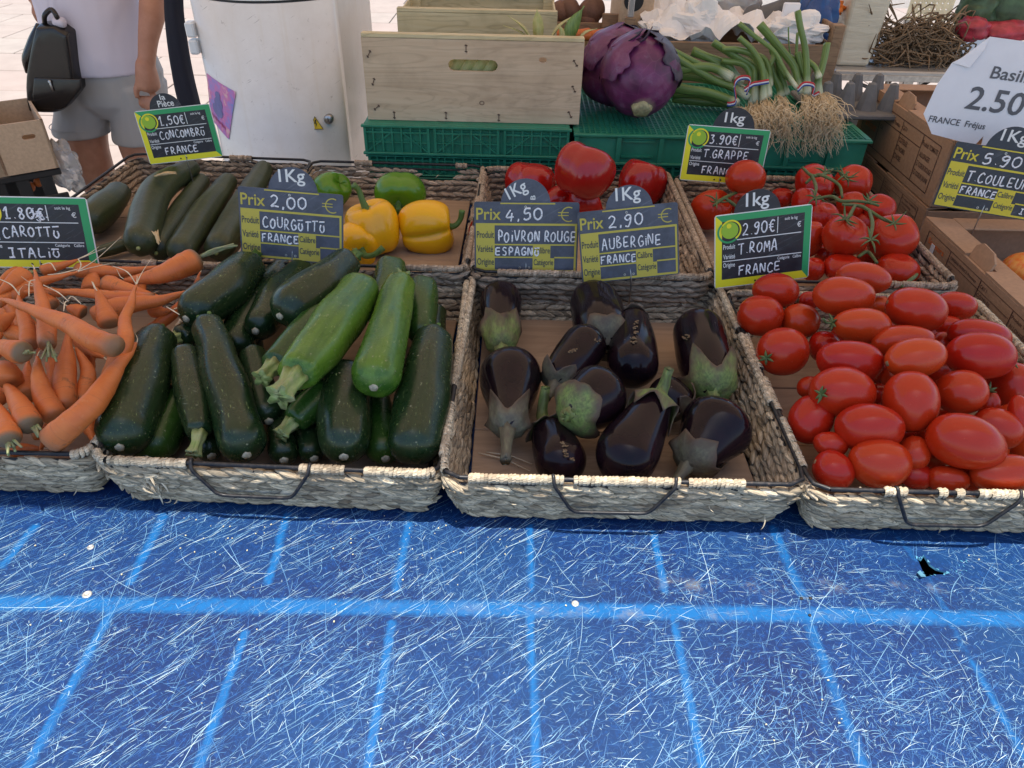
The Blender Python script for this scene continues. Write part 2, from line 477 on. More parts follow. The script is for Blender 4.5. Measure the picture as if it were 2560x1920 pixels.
def m_cabbage():
    q = MT('red_cabbage_leaf'); o = q.obj(); c = q.attr('Col', 'Color')
    f = q.noise(o, 14, 5, .6); g = q.noise(o, 70, 4)
    base = q.ramp(f, [(.35, (.060, .014, .050)), (.55, (.135, .020, .090)), (.75, (.22, .090, .17))])
    base = q.mix(q.ramp(q.noise(o, 30, 6, .7), [(.58, 0.0), (.74, .5)]), base, (.20, .16, .24))
    base = q.mix(q.ramp(q.vor(o, 17, 'DISTANCE_TO_EDGE'), [(.0, .16), (.02, 0.0)]), base, (.25, .12, .20))
    base = q.mix(q.sep(c, 0), base, (.42, .38, .22))
    q.set('Base Color', base); q.set('Roughness', .42); q.bump(q.mix(.4, f, g), .5, .003); return q.m
M['cabbage'] = m_cabbage()
M['cabbage_dark'] = plain('cabbage_outer_leaf', (.042, .026, .046), .5, 0, .5, 35, .6)
M['core'] = plain('cabbage_core', (.36, .33, .18), .7, 0, .3, 160, .5)
def m_onion():
    q = MT('spring_onion'); v = q.attr('loc3'); c = q.attr('Col', 'Color')
    f = q.noise(q.sv(v, (500, 500, 12)), 1, 3)
    gr = q.ramp(f, [(.3, (.095, .16, .040)), (.7, (.20, .29, .075))])
    wh = q.ramp(f, [(.3, (.52, .55, .33)), (.7, (.72, .72, .55))])
    q.set('Base Color', q.mix(q.sep(c, 0), wh, gr)); q.set('Roughness', .42); q.bump(f, .3, .001); return q.m
M['onion'] = m_onion()
M['roots'] = plain('onion_roots', (.74, .61, .41), .8, 0, .2, 60)
def m_plastic():
    q = MT('green_crate_plastic'); o = q.obj(); f = q.noise(o, 30, 5)
    q.set('Base Color', q.ramp(f, [(.3, (.012, .155, .088)), (.7, (.022, .215, .125))])); q.set('Roughness', q.ramp(f, [(.3, .38), (.7, .55)]))
    return q.m
M['plastic'] = m_plastic()
M['plastic_k'] = plain('black_plastic', (.012, .012, .013), .45, 0, .2, 40)
def m_white():
    q = MT('white_enamel'); o = q.obj()
    s = q.noise(q.sv(o, (30, 30, 2.0)), 1, 5, .6); f = q.noise(o, 12, 5, .7); d = q.noise(o, 55, 6, .75)
    base = q.ramp(f, [(.3, (.68, .66, .63)), (.7, (.76, .75, .73))])
    base = q.mix(q.ramp(s, [(.58, 0.0), (.75, .30)]), base, (.58, .50, .36))
    base = q.mix(q.ramp(d, [(.62, 0.0), (.72, .6)]), base, (.24, .22, .20))
    k_ = q.noise(q.sv(q.rot(o, (.0, .5, .0)), (18, 18, 260)), 1, 3, .6)
    base = q.mix(q.math('MULTIPLY', q.ramp(k_, [(.66, 0.0), (.70, .7)]), q.ramp(f, [(.5, 0.0), (.6, 1.0)])), base, (.30, .29, .28))
    q.set('Base Color', base); q.set('Roughness', .30); return q.m
M['white'] = m_white()
M['white_plain'] = plain('white_plastic', (.75, .75, .74), .35, 0, .04, 20)
def m_skin():
    q = MT('skin'); o = q.obj(); f = q.noise(o, 25, 4)
    q.set('Base Color', q.ramp(f, [(.3, (.35, .155, .090)), (.7, (.44, .21, .13))])); q.set('Roughness', .5)
    q.set('Subsurface Weight', .08); q.set('Subsurface Radius', (.02, .006, .003)); return q.m
M['skin'] = m_skin()
def m_cloth(name, c, sc_=30):
    q = MT(name); o = q.obj(); f = q.noise(q.sv(o, (1, 1, .45)), sc_ * .22, 2, .45, 1.0)
    q.set('Base Color', q.ramp(f, [(.3, tuple(x * .9 for x in c)), (.7, c)])); q.set('Roughness', .9)
    q.bump(f, .6, .04); return q.m
M['shirt'] = m_cloth('shirt_fabric', (.62, .58, .66))
M['shorts'] = m_cloth('shorts_fabric', (.40, .385, .37))
M['navy'] = m_cloth('navy_fabric', (.012, .013, .024))
M['leather'] = plain('black_leather', (.012, .010, .010), .26, 0, .3, 40, .15)
M['gold'] = plain('gold', (.85, .6, .25), .25, 1.0, .05)
def m_pave():
    q = MT('pavement_stone'); o = q.geo(); f = q.noise(o, 5, 6, .6); r = q.rnd()
    base = q.ramp(f, [(.3, (.30, .25, .21)), (.7, (.37, .31, .26))])
    base = q.mix(q.ramp(r, [(0, 0.0), (1, .5)]), base, (.34, .24, .20))
    q.set('Base Color', base); q.set('Roughness', .85); q.bump(q.noise(o, 60, 5), .3, .004); return q.m
M['pave'] = m_pave()
M['joint'] = plain('pavement_joint', (.26, .23, .20), .9, 0, .2, 30)
# ---------------------------------------------------------------- ground
GZ = -0.84
V, F = box(0, 8, GZ - 0.06, 80, 80, 0.1)
tag(mk('ground', V, F, M['joint'], smooth=False, org=(0, 8, GZ)), kind='structure')
pv = thing('pavement', (0, 4, GZ), None, None); pv['kind'] = 'structure'
tw, td = 0.84, 0.56
for i in range(16):
    for j in range(16):
        x = -6.4 + i * tw + (0.42 if j % 2 else 0) ; y = 1.35 + j * td
        V, F = box(x, y, GZ - 0.012 + random.uniform(-.002, .002), tw - .012, td - .012, .03, bev=.004)
        mk('paving_slab', V, F, M['pave'], pv, smooth=False)

# ---------------------------------------------------------------- table
TX0, TX1, TY0, TY1 = -1.5, 1.7, 0.10, 1.17
tbl = thing('market_table', (0, 1.1, GZ), 'long market trestle table with scratched bright blue top', 'table')
seg = [((87, 1316), (6, 1414)), ((411, 1287), (324, 1455)), ((278, 1530), (69, 1918)), ((718, 1287), (671, 1455)),
       ((613, 1582), (498, 1918)), ((1024, 1287), (990, 1472)), ((978, 1559), (920, 1918)), ((1326, 1316), (1329, 1472)),
       ((1326, 1547), (1341, 1918)), ((1633, 1333), (1662, 1478)), ((1685, 1559), (1755, 1918)), ((1934, 1322), (2003, 1484)),
       ((2027, 1570), (2160, 1918)), ((2241, 1339), (2287, 1397)), ((2320, 1440), (2420, 1640)), ((2432, 1657), (2575, 1918)),
       ((0, 1508), (1280, 1522)), ((1280, 1522), (2560, 1548)), ((-700, 1498), (0, 1508)), ((2560, 1548), (3500, 1576))]
wid = [.011, .011, .011, .010, .010, .010, .010, .0085, .0085, .0085, .0085, .013, .013, .009, .009, .009, .0175, .0175, .0175, .0175]
dens = [1] * 11 + [.8, .8, .5, .5, .9, 1, 1, 1, 1]
hole = [(1742, 330), (1765, 342), (1778, 322), (1805, 365), (1838, 388), (1876, 398), (1872, 408), (1830, 408), (1786, 419), (1770, 385), (1757, 352)]
hole = [P(1280 + a * .5787, 1200 + b * .5787) for a, b in hole]
xs = np.concatenate([np.arange(TX0, -.80, .06), np.arange(-.80, .86, .0045), np.arange(.90, TX1 + .01, .06)])
ys = np.concatenate([np.arange(TY0, .24, .04), np.arange(.245, .72, .0045), np.arange(.76, TY1 + .01, .06)])
hx = np.array([h.x for h in hole]); hy = np.array([h.y for h in hole])
def in_poly(x, y, X, Y):
    c = np.zeros(np.shape(x), dtype=bool); n = len(X); j = n - 1
    for i in range(n):
        cond = ((Y[i] > y) != (Y[j] > y)) & (x < (X[j] - X[i]) * (y - Y[i]) / (Y[j] - Y[i] + 1e-15) + X[i])
        c ^= cond; j = i
    return c
# fine rectangle around the hole is triangulated, the rest is a grid
GX, GY = np.meshgrid(xs, ys)
nx, ny = len(xs), len(ys)
ix0 = np.searchsorted(xs, hx.min()) - 2; ix1 = np.searchsorted(xs, hx.max()) + 2
iy0 = np.searchsorted(ys, hy.min()) - 2; iy1 = np.searchsorted(ys, hy.max()) + 2
Vt = np.stack([GX.ravel(), GY.ravel(), np.zeros(GX.size)], -1)
I, J = np.meshgrid(np.arange(nx - 1), np.arange(ny - 1))
keep = ~((I >= ix0) & (I < ix1) & (J >= iy0) & (J < iy1))
I, J = I[keep], J[keep]
Ft = np.stack([J * nx + I, J * nx + I + 1, (J + 1) * nx + I + 1, (J + 1) * nx + I], -1)
sub = [(j * nx + i) for j in range(iy0, iy1 + 1) for i in range(ix0, ix1 + 1)]
pts2 = [Vector((Vt[k][0], Vt[k][1])) for k in sub if not in_poly(Vt[k][0], Vt[k][1], hx, hy)]
ks = [k for k in sub if not in_poly(Vt[k][0], Vt[k][1], hx, hy)]
nb = len(pts2)
pts2 += [Vector((a, b)) for a, b in zip(hx, hy)]
ed = [(nb + i, nb + (i + 1) % len(hx)) for i in range(len(hx))]
ov, oe, of, orv, _, _ = delaunay_2d_cdt(pts2, ed, [], 0, 1e-7)
base = len(Vt)
mp = []; extra = []
for i, o_ in enumerate(orv):
    if o_ and o_[0] < nb: mp.append(ks[o_[0]])
    else: mp.append(base + len(extra)); extra.append((ov[i].x, ov[i].y, 0))
Vt = np.vstack([Vt, np.array(extra)])
Fl = Ft.tolist()
for f in of:
    c = sum((ov[i] for i in f), Vector((0, 0))) / len(f)
    if not in_poly(c.x, c.y, hx, hy): Fl.append([mp[i] for i in f])
band = np.zeros(len(Vt))
for k_, ((a, b), w, dn) in enumerate(zip(seg, wid, dens)):
    w = w * (.66 if k_ < 16 else .80)
    A = np.array(P(*a))[:2]; B = np.array(P(*b))[:2]
    d = B - A; L2 = (d ** 2).sum(); q = Vt[:, :2] - A
    t = np.clip((q @ d) / L2, 0, 1)
    e = np.linalg.norm(q - t[:, None] * d, axis=1)
    band = np.maximum(band, dn * np.clip((w * 1.0 - e) / (w * .55), 0, 1))
def m_table():
    q = MT('blue_plastic_top'); o = q.geo(); c = q.attr('Col', 'Color')
    f = q.noise(o, 9, 5, .6); g = q.noise(o, 170, 6, .8); h = q.noise(o, 3.2, 3)
    base = q.ramp(f, [(.3, (.006, .016, .072)), (.7, (.004, .031, .125))])
    base = q.mix(q.ramp(g, [(.50, 0.0), (.66, .80)]), base, (.006, .060, .24))
    base = q.mix(q.ramp(h, [(.42, 0.0), (.62, .55)]), base, (.006, .055, .16))
    bm = q.ramp(q.math('ADD', q.sep(c, 0), q.math('MULTIPLY', q.math('SUBTRACT', q.noise(o, 95, 5, .75), .5), 1.5)), [(.22, 0.0), (1.0, .88)])
    bm = q.math('MULTIPLY', bm, q.ramp(q.sep(c, 0), [(.0, 0.0), (.06, 1.0)]))
    base = q.mix(q.math('MULTIPLY', bm, .85), base, (.004, .135, .38))
    dirt = q.math('MULTIPLY', q.ramp(q.noise(o, 26, 5, .7), [(.50, 0.0), (.62, .7)]), q.sep(c, 1))
    base = q.mix(dirt, base, (.24, .22, .17))
    st = q.vor(q.sv(q.rot(o, (0, 0, .5)), (420, 900, 1)), 1)
    base = q.mix(q.ramp(st, [(.05, .5), (.14, 0.0)]), base, (.20, .42, .72))
    q.set('Base Color', base); q.set('Roughness', q.ramp(g, [(.3, .38), (.7, .6)])); q.set('Specular IOR Level', .22)
    q.bump(g, .35, .0008); return q.m
d1 = np.exp(-((Vt[:, 0] - P(1850, 1465).x) / .10) ** 2 - ((Vt[:, 1] - P(1850, 1465).y) / .007) ** 2)
d1 += .6 * np.exp(-((Vt[:, 0] - P(2230, 1465).x) / .13) ** 2 - ((Vt[:, 1] - P(2230, 1465).y) / .006) ** 2)
d1 += .8 * np.exp(-((Vt[:, 0] - P(1650, 1530).x) / .22) ** 2 - ((Vt[:, 1] - P(1650, 1533).y) / .006) ** 2)
colT = np.stack([band, np.clip(d1, 0, 1), np.zeros(len(Vt))], -1)
mk('table_top', Vt, Fl, m_table(), tbl, col=colT)
V, F = box((TX0 + TX1) / 2, (TY0 + TY1) / 2, -.05, TX1 - TX0 - .02, TY1 - TY0 - .02, .02)
mk('hole_shade_board', V, F, plain('dark_board', (.010, .009, .009), .8), tbl, smooth=False)  # added underside, near-black colour stands for the shade inside the torn hole
mbt = MB()
for a, b, c, d in ((TX0, TX1, TY0, TY0), (TX0, TX1, TY1, TY1), (TX0, TX0, TY0, TY1), (TX1, TX1, TY0, TY1)):
    V, F = box((a + b) / 2, (c + d) / 2, -.022, abs(b - a) + .012, abs(d - c) + .012, .04)
    mbt.add(V, F)
mbt.build('rim_board', plain('blue_edge', (.01, .05, .22), .5), tbl, False)
xl_ = P(300, 383, .102).x
V, F = box((xl_ + TX1) / 2, (TY1 + .012 + 1.66) / 2, -.012, TX1 - xl_, 1.66 - TY1 - .012, .02)
mk('rear_extension', V, F, plain('blue_back', (.01, .05, .22), .5), tbl, smooth=False)
for x in (TX0 + .12, 0.1, TX1 - .12):
    for y in (TY0 + .1, TY1 - .1):
        V, F = box(x, y, (GZ - .06) / 2, .04, .04, -GZ - .061); mk('leg', V, F, M['steel'], tbl, smooth=False)
# torn pale flakes round the hole
mb = MB()
hc = np.array([hx.mean(), hy.mean()])
for i in range(14):
    k = random.randrange(len(hx)); t = random.random(); k2 = (k + 1) % len(hx)
    p = np.array([hx[k] * (1 - t) + hx[k2] * t, hy[k] * (1 - t) + hy[k2] * t])
    n_ = (p - hc) / np.linalg.norm(p - hc)
    s = random.uniform(.001, .0042); w = random.uniform(.0008, .002)
    tt = np.array([-n_[1], n_[0]])
    A = p - tt * w; B = p + tt * w; C = p + n_ * s + tt * random.uniform(-w, w)
    z = .0006 + random.random() * .0004
    mb.add([[*A, z], [*B, z], [*C, z + .0008]], [(0, 1, 2)], random.uniform(.6, 1))
for (a, b) in ((1280 + 1890 * .5787, 1200 + 390 * .5787), (1280 + 1935 * .5787, 1200 + 385 * .5787), (1280 + 1950 * .5787, 1200 + 350 * .5787), (1280 + 1765 * .5787, 1200 + 415 * .5787)):
    for i in range(5):
        p = P(a + random.gauss(0, 12), b + random.gauss(0, 5)); an = random.uniform(0, 6.28); s = random.uniform(.001, .004)
        z = .0007 + random.random() * .0004
        mb.add([[p.x, p.y, z], [p.x + s * math.cos(an), p.y + s * math.sin(an), z + .0004], [p.x + .5 * s * math.cos(an + 1), p.y + .5 * s * math.sin(an + 1), z]], [(0, 1, 2)], 1)
mb.build('torn_edge', plain('torn_plastic', (.08, .28, .42), .6, 0, .3, 300), tbl, False)['kind'] = 'stuff'
hw_ = MB(); kh = len(hx)
Vh = [(a, b, 0.0) for a, b in zip(hx, hy)] + [(a + (hc[0] - a) * .10, b + (hc[1] - b) * .10, -.0024) for a, b in zip(hx, hy)]
hw_.add(Vh, [(i, (i + 1) % kh, kh + (i + 1) % kh, kh + i) for i in range(kh)]); hw_.build('hole_edge', plain('torn_edge_plastic', (.08, .26, .38), .6, 0, .3, 300), tbl, False)
pf_ = [P(1280 + a * .5787, 1200 + b * .5787) for a, b in ((1745, 410), (1762, 392), (1788, 420), (1760, 432))]
Vf = [(p_.x, p_.y, z_) for p_, z_ in zip(pf_, (.0045, .0010, .0010, .0060))]; Vf += [(x, y, z - .0009) for x, y, z in Vf]
fl_ = mk('lifted_flap', Vf, [(0, 1, 2, 3), (7, 6, 5, 4), (0, 4, 5, 1), (1, 5, 6, 2), (2, 6, 7, 3), (3, 7, 4, 0)], plain('pale_plastic', (.10, .26, .36), .5), tbl, False)
# rivets
for (a, b, r) in ((1438, 1510, .0042), (218, 1487, .0052), (227, 1369, .0040), (2003, 1497, .002), (2026, 1497, .002), (2024, 1539, .0018)):
    p = P(a, b)
    rr = [r, r * .98, r * .85, r * .45, r * .40, r * .2]; zz = [.0002, .0010, .0015, .0016, .0009, .0008]
    path = [(p.x, p.y, z) for z in zz]
    th = np.arange(14) * 2 * math.pi / 14; Vv = []; Ff = []
    for ri, z in zip(rr, zz):
        for t in th: Vv.append((p.x + ri * math.cos(t), p.y + ri * math.sin(t), z))
    for i in range(5):
        for j in range(14): Ff.append((i * 14 + j, i * 14 + (j + 1) % 14, (i + 1) * 14 + (j + 1) % 14, (i + 1) * 14 + j))
    Ff.append([5 * 14 + j for j in range(14)])
    mk('rivet', Vv, Ff, plain('rivet_metal' , (.55, .54, .5), .4, .6) if r > .0035 else M['wire'], tbl)
# scratches: thousands of fine curved grooves, their glints painted as pale colour
def scratches():
    VV = []; CC = []; n_total = 0
    SEG = 5
    def batch(n, L0, L1, w0, w1, ang, spread, b0, b1, curv, xr, yr, ow=None):
        x = rng.uniform(*xr, n); y = rng.uniform(*yr, n)
        L = np.exp(rng.uniform(np.log(L0), np.log(L1), n)); w = rng.uniform(w0, w1, n)
        a = ang + rng.normal(0, spread, n) if spread < 9 else rng.uniform(0, np.pi, n)
        k = rng.normal(0, curv, n) / np.maximum(L, .01)
        br = rng.uniform(b0, b1, n) ** 1.4
        s = np.linspace(-.5, .5, SEG + 1)
        th = a[:, None] + k[:, None] * s[None] * L[:, None]
        ds = L / SEG
        px = np.cumsum(np.cos(th), 1) * ds[:, None]; py = np.cumsum(np.sin(th), 1) * ds[:, None]
        px += x[:, None] - px.mean(1)[:, None]; py += y[:, None] - py.mean(1)[:, None]
        prof = np.array([.15, .75, 1, 1, .7, .12])
        hw = w[:, None] * prof[None] * .5 * .85
        nxv, nyv = -np.sin(th), np.cos(th)
        z = np.broadcast_to((.00015 + rng.uniform(0, .00045, n))[:, None], px.shape)
        Lf = np.stack([px + nxv * hw, py + nyv * hw, z], -1); Rt = np.stack([px - nxv * hw, py - nyv * hw, z], -1)
        ok = (px.min(1) > TX0 + .01) & (px.max(1) < TX1 - .01) & (py.min(1) > TY0 + .01) & (~in_poly(x, y, hx, hy)) & (px.max(1) > -5)
        hd = np.hypot(x - hc[0], y - hc[1]) > .022
        ok &= hd
        if spread > .2: ok &= rng.uniform(0, 1, n) < .62 + .38 * np.sin(x * 9.1 + 2 * np.sin(y * 13)) * np.sin(y * 17 + 2.2 * np.sin(x * 6)) + .1
        VV.append(np.stack([Lf, Rt], 2)[ok]); CC.append(br[ok])
    X = (-.86, .95); Y = (.255, .67)
    batch(19000, .004, .020, .00020, .00046, 0, 99, .1, .9, 1.1, X, Y)
    batch(19000, .003, .011, .00022, .00046, .7, .8, .15, 1.0, .6, X, Y)
    batch(3600, .012, .042, .00026, .00056, .72, .22, .35, 1.0, .25, (-.86, .25), Y)
    batch(1300, .02, .07, .00032, .00064, .72, .14, .4, 1.0, .15, (-.86, .05), Y)
    batch(3000, .010, .036, .00024, .0005, .12, .30, .35, 1.0, .5, (.0, .95), Y)
    batch(900, .03, .09, .0003, .00065, 2.2, .35, .25, .9, .3, X, Y)
    batch(9000, .003, .014, .00024, .00052, .7, .8, .2, 1.0, .6, X, (.255, .47))
    batch(1600, .015, .05, .00028, .00060, .72, .26, .4, 1.0, .3, X, (.255, .45))
    batch(900, .03, .08, .0003, .0006, 1.5, .25, .25, .8, .3, X, Y)
    batch(180, .05, .12, .0003, .0006, .8, .5, .5, 1.0, .6, X, Y)
    batch(2500, .004, .03, .0003, .0006, 0, 99, .1, .5, .5, (-1.2, 1.3), (.64, 1.2))
    A = np.concatenate(VV); B = np.concatenate(CC); n = len(A)
    V = A.reshape(-1, 3)
    idx = (np.arange(n) * (SEG + 1) * 2)[:, None]
    Fs = []
    for s in range(SEG):
        Fs.append(np.stack([idx[:, 0] + 2 * s, idx[:, 0] + 2 * s + 2, idx[:, 0] + 2 * s + 3, idx[:, 0] + 2 * s + 1], -1))
    F = np.concatenate(Fs)
    c = np.repeat(B, (SEG + 1) * 2)
    q = MT('scratched_plastic'); cc = q.attr('Col', 'Color')
    q.set('Base Color', q.ramp(q.sep(cc, 0), [(0.0, (.008, .050, .21)), (.45, (.035, .15, .36)), (.78, (.20, .40, .56)), (1.0, (.60, .76, .78))]))
    q.set('Roughness', .55)
    o = mk('scratches', V, F[:, ::-1].copy(), q.m, tbl, False, c)
    o['kind'] = 'stuff'
scratches()
# crumbs
mb = MB()
for i in range(90):
    px, py = (random.uniform(450, 1300), random.uniform(1290, 1400)) if i < 55 else (random.uniform(0, 2560), random.uniform(1330, 1900))
    p = P(px, py); s = random.uniform(.0005, .0014); V, F = box(p.x, p.y, s * .5 + .0007, s * 1.4, s, s * .7, Matrix.Rotation(random.random() * 3, 3, 'Z'))
    mb.add(V, F, random.uniform(.6, 1))
cr = mb.build('crumbs', plain('straw_crumbs', (.62, .55, .35), .8), None, False)
tag(cr, 'pale straw crumbs scattered over the blue table top', 'crumbs', None, 'stuff')

# ---------------------------------------------------------------- awning over the stall (throws the shade)
EL = np.array([-3.2, 3.4])
yb = [0.646, 0.645]       # shade edge on the table left and right
k = (yb[1] - yb[0]) / 1.5
AH = 1.55
sh = np.array(SDIR) / SDIR.z * AH
def edge(x): return yb[0] + k * (x + .75)
mb = MB()
nx_, ny_ = 24, 10
Vc = []
for j in range(ny_ + 1):
    for i in range(nx_ + 1):
        x = EL[0] + (EL[1] - EL[0]) * i / nx_
        y0 = edge(x); y = y0 + (3.55 - y0) * j / ny_
        Vc.append((x + sh[0], y + sh[1], AH + .12 * math.sin(j / ny_ * math.pi) * 1.0 + (.010 * math.sin(i * 1.9) if 0 < j < ny_ else 0)))
Fc = [(j * (nx_ + 1) + i, j * (nx_ + 1) + i + 1, (j + 1) * (nx_ + 1) + i + 1, (j + 1) * (nx_ + 1) + i) for j in range(ny_) for i in range(nx_)]
def m_awn():
    q = MT('awning_canvas'); o = q.obj(); q.set('Base Color', (.66, .50, .36)); q.set('Roughness', .9)
    tr = q.n('ShaderNodeBsdfTranslucent'); tr.inputs[0].default_value = (.88, .66, .46, 1)
    mx = q.n('ShaderNodeMixShader'); mx.inputs[0].default_value = .30
    q.l(q.b.outputs[0], mx.inputs[1]); q.l(tr.outputs[0], mx.inputs[2]); q.l(mx.outputs[0], q.out.inputs[0]); return q.m
aw = thing('awning', (0, 2, GZ), 'cream canvas awning stretched above the stall', 'awning')
mk('canvas', Vc, Fc, m_awn(), aw)
for x in (EL[0] + .1, EL[1] - .1):
    for y in (1.0, 3.4):
        mb = MB(); tube(mb, [(x, y, GZ), (x, y, AH + .05)], .02, 10); mb.build('pole', M['steel'], aw)
# ---------------------------------------------------------------- woven trays
def _lens():
    V = []; F = []; n = 5; s = 6
    for i in range(n):
        t = -1 + 2 * i / (n - 1); r = max(.12, (1 - abs(t) ** 2.2))
        for j in range(s):
            a = j * 2 * math.pi / s
            V.append((t, math.cos(a) * r, math.sin(a) * r))
    for i in range(n - 1):
        for j in range(s):
            k = (j + 1) % s; F.append((i * s + j, i * s + k, (i + 1) * s + k, (i + 1) * s + j))
    return np.array(V), np.array(F)
LV, LF = _lens()
def _ring():
    V = []; F = []; s = 8; pr = [(-.5, .80), (-.28, 1.0), (.28, 1.0), (.5, .80)]
    for (x, r) in pr:
        for j in range(s):
            a = j * 2 * math.pi / s; V.append((x, r * math.cos(a), r * math.sin(a)))
    for i in range(3):
        for j in range(s):
            k = (j + 1) % s; F.append((i * s + j, i * s + k, (i + 1) * s + k, (i + 1) * s + j))
    return np.array(V), np.array(F)
RV, RF = _ring()
def instances(TV, TF, O, X, Y, Z, S, colr):
    """template verts placed n times; O origin, X,Y,Z unit axes (n,3), S sizes (n,3)"""
    n = len(O); m = len(TV)
    V = O[:, None] + TV[None, :, 0:1] * (X * S[:, :1])[:, None] + TV[None, :, 1:2] * (Y * S[:, 1:2])[:, None] + TV[None, :, 2:3] * (Z * S[:, 2:3])[:, None]
    F = TF[None] + (np.arange(n) * m)[:, None, None]
    ph = rng.uniform(0, 5, n)[:, None]
    L = np.stack([TV[None, :, 1] * S[:, 1:2] + ph, TV[None, :, 2] * S[:, 2:3] + ph, TV[None, :, 0] * S[:, :1] + ph], -1)
    C = np.repeat(colr, m)
    return V.reshape(-1, 3), F.reshape(-1, TF.shape[1]), C, L.reshape(-1, 3)
def basket(fl, fr, bk, z0, H, label, mat='straw', wraps=None, handle=None, fray=12, grp='woven straw trays of vegetables', inset=.022, rows=7, wm='wire', gap=None):
    zr = z0 + H
    A = np.array(P(*fl, zr)); B = np.array(P(*fr, zr)); K = np.array(P(*bk, zr))
    ux = (B - A); W = np.linalg.norm(ux); ux /= W; uy = np.array([-ux[1], ux[0], 0])
    D = float(np.dot(K - A, uy)); c = (A + B) / 2 + uy * D / 2
    root = thing('woven_tray', (c[0], c[1], z0), label, 'tray', grp)
    # rounded rectangle as a function of arc length
    rad = .020
    def per(inset_):
        w, d, r = W / 2 - inset_, D / 2 - inset_, max(.006, rad - inset_ * .3)
        pts = []
        for cx, cy, a0 in ((w - r, -d + r, -90), (w - r, d - r, 0), (-w + r, d - r, 90), (-w + r, -d + r, 180)):
            for a in np.linspace(a0, a0 + 90, 7): pts.append((cx + r * math.cos(R(a)), cy + r * math.sin(R(a))))
        pts = [(-w + r, -d)] + pts
        return np.array(pts)
    p_top = per(0); p_bot = per(inset)
    def sample(p, n):
        q = np.vstack([p, p[:1]]); L = np.concatenate([[0], np.cumsum(np.linalg.norm(np.diff(q, axis=0), axis=1))])
        t = np.linspace(0, L[-1], n, endpoint=False)
        return np.stack([np.interp(t, L, q[:, 0]), np.interp(t, L, q[:, 1])], -1), L[-1]
    NP = 400
    st, Lp = sample(p_top, NP); sb, _ = sample(p_bot, NP)
    # both sampled from the front-left corner, so equal indices face each other
    def W3(xy, z): return c[None] + xy[:, :1] * ux + xy[:, 1:2] * uy + np.array([0, 0, 1]) * (np.broadcast_to(z, (len(xy),)) - c[2])[:, None]
    def wall(u, t):                  # u fraction of the perimeter, t height 0..1
        u = np.mod(u, 1) * NP; i = np.floor(u).astype(int) % NP; j = (i + 1) % NP; f = (u - np.floor(u))[:, None]
        k = (1 - (1 - t) ** 1.6)[:, None]
        a = (st[i] * (1 - f) + st[j] * f); b = (sb[i] * (1 - f) + sb[j] * f)
        xy = b * (1 - k) + a * k
        return W3(xy, z0 + .004 + t * (H - .010))
    # weave
    wsides = {}
    fr_ = W / Lp; du = 0.0165 / Lp
    for side, (u0, u1) in enumerate(((0, W / Lp), (W / Lp, (W + D) / Lp), ((W + D) / Lp, (2 * W + D) / Lp), ((2 * W + D) / Lp, 1.0))):
        uu = []; tt = []; sg = []
        for r_ in range(rows):
            n = int((u1 - u0) / du) + 1
            t_ = (r_ + .5) / rows * .97
            if side == 2 and gap and t_ > .62:
                pass
            u = u0 + (np.arange(n) + rng.uniform(-.12, .12, n) + (.5 if r_ % 2 else 0)) * du
            tj = np.full(n, t_) + rng.normal(0, .012, n)
            if side == 2 and gap and t_ > .62:
                fx = (u1 - u) / (u1 - u0)
                ok = ~((fx > gap[0]) & (fx < gap[1])); u = u[ok]; tj = tj[ok]
            uu.append(u); tt.append(tj); sg.append(np.full(len(u), 1 if r_ % 2 else -1))
        uu = np.concatenate(uu); tt = np.concatenate(tt); sg = np.concatenate(sg)
        O = wall(uu, tt); Tn = wall(uu + .002, tt) - wall(uu - .002, tt); Tn /= np.linalg.norm(Tn, axis=1)[:, None]
        Up = wall(uu, tt + .05) - wall(uu, tt - .05); Up /= np.linalg.norm(Up, axis=1)[:, None]
        Nn = np.cross(Tn, Up)
        an = sg * (.22 + rng.normal(0, .07, len(uu)))
        X = Tn * np.cos(an)[:, None] + Up * np.sin(an)[:, None] ; Y = -Tn * np.sin(an)[:, None] + Up * np.cos(an)[:, None]
        X = X + Nn * rng.normal(.14, .06, len(uu))[:, None]
        S = np.stack([rng.uniform(.0140, .0185, len(uu)), rng.uniform(.0048, .0062, len(uu)) * (H / .085), rng.uniform(.0048, .0066, len(uu))], -1)
        O = O + Nn * rng.normal(0, .0007, len(uu))[:, None]
        cl = np.clip(rng.normal(.95, .24, len(uu)), .38, 1.45)
        V, F, C, L = instances(LV, LF, O, X, Y, Nn, S, cl)
        o = mk('woven_wall', V, F, M[mat], root, True, C, L); o['kind'] = 'stuff'
    # backing that closes the weave, coloured dark as painted shadow between the strands
    n = 160; u = np.arange(n) / n
    Vv = np.concatenate([wall(u, np.full(n, t)) for t in (0.0, .3, .6, (.62 if gap else .93))])
    Fv = [(k * n + i, k * n + (i + 1) % n, (k + 1) * n + (i + 1) % n, (k + 1) * n + i) for k in range(3) for i in range(n)]
    mk('gap_shade_backing', Vv, Fv, M['straw_brown'], root, False, .30, Vv)
    # stakes shown where the weave is missing
    # base boards
    g = [-.5, -.18, .15, .5]
    for a, b in zip(g[:-1], g[1:]):
        xx = (W - 2 * inset - .012); yy = (D - 2 * inset - .012)
        cc = c + uy * (yy * (a + b) / 2)
        V, F = box(0, 0, 0, xx, yy * (b - a) - .0016, .006, bev=.001)
        V = cc + V[:, :1] * ux + V[:, 1:2] * uy + V[:, 2:] * np.array([0, 0, 1.]); V[:, 2] += z0 - zr + .012 + random.uniform(-.0006, .0006)
        mk('base_board', V, F, M['board'], root, False)
    # rim wire
    n = 90
    rp, _ = sample(p_top, n); rp = W3(rp, zr); rp = np.vstack([rp, rp[:1]])
    V, F, l3 = loft(rp, .0029, 7, cap=False); mb = MB().add(V, F, 1, l3)
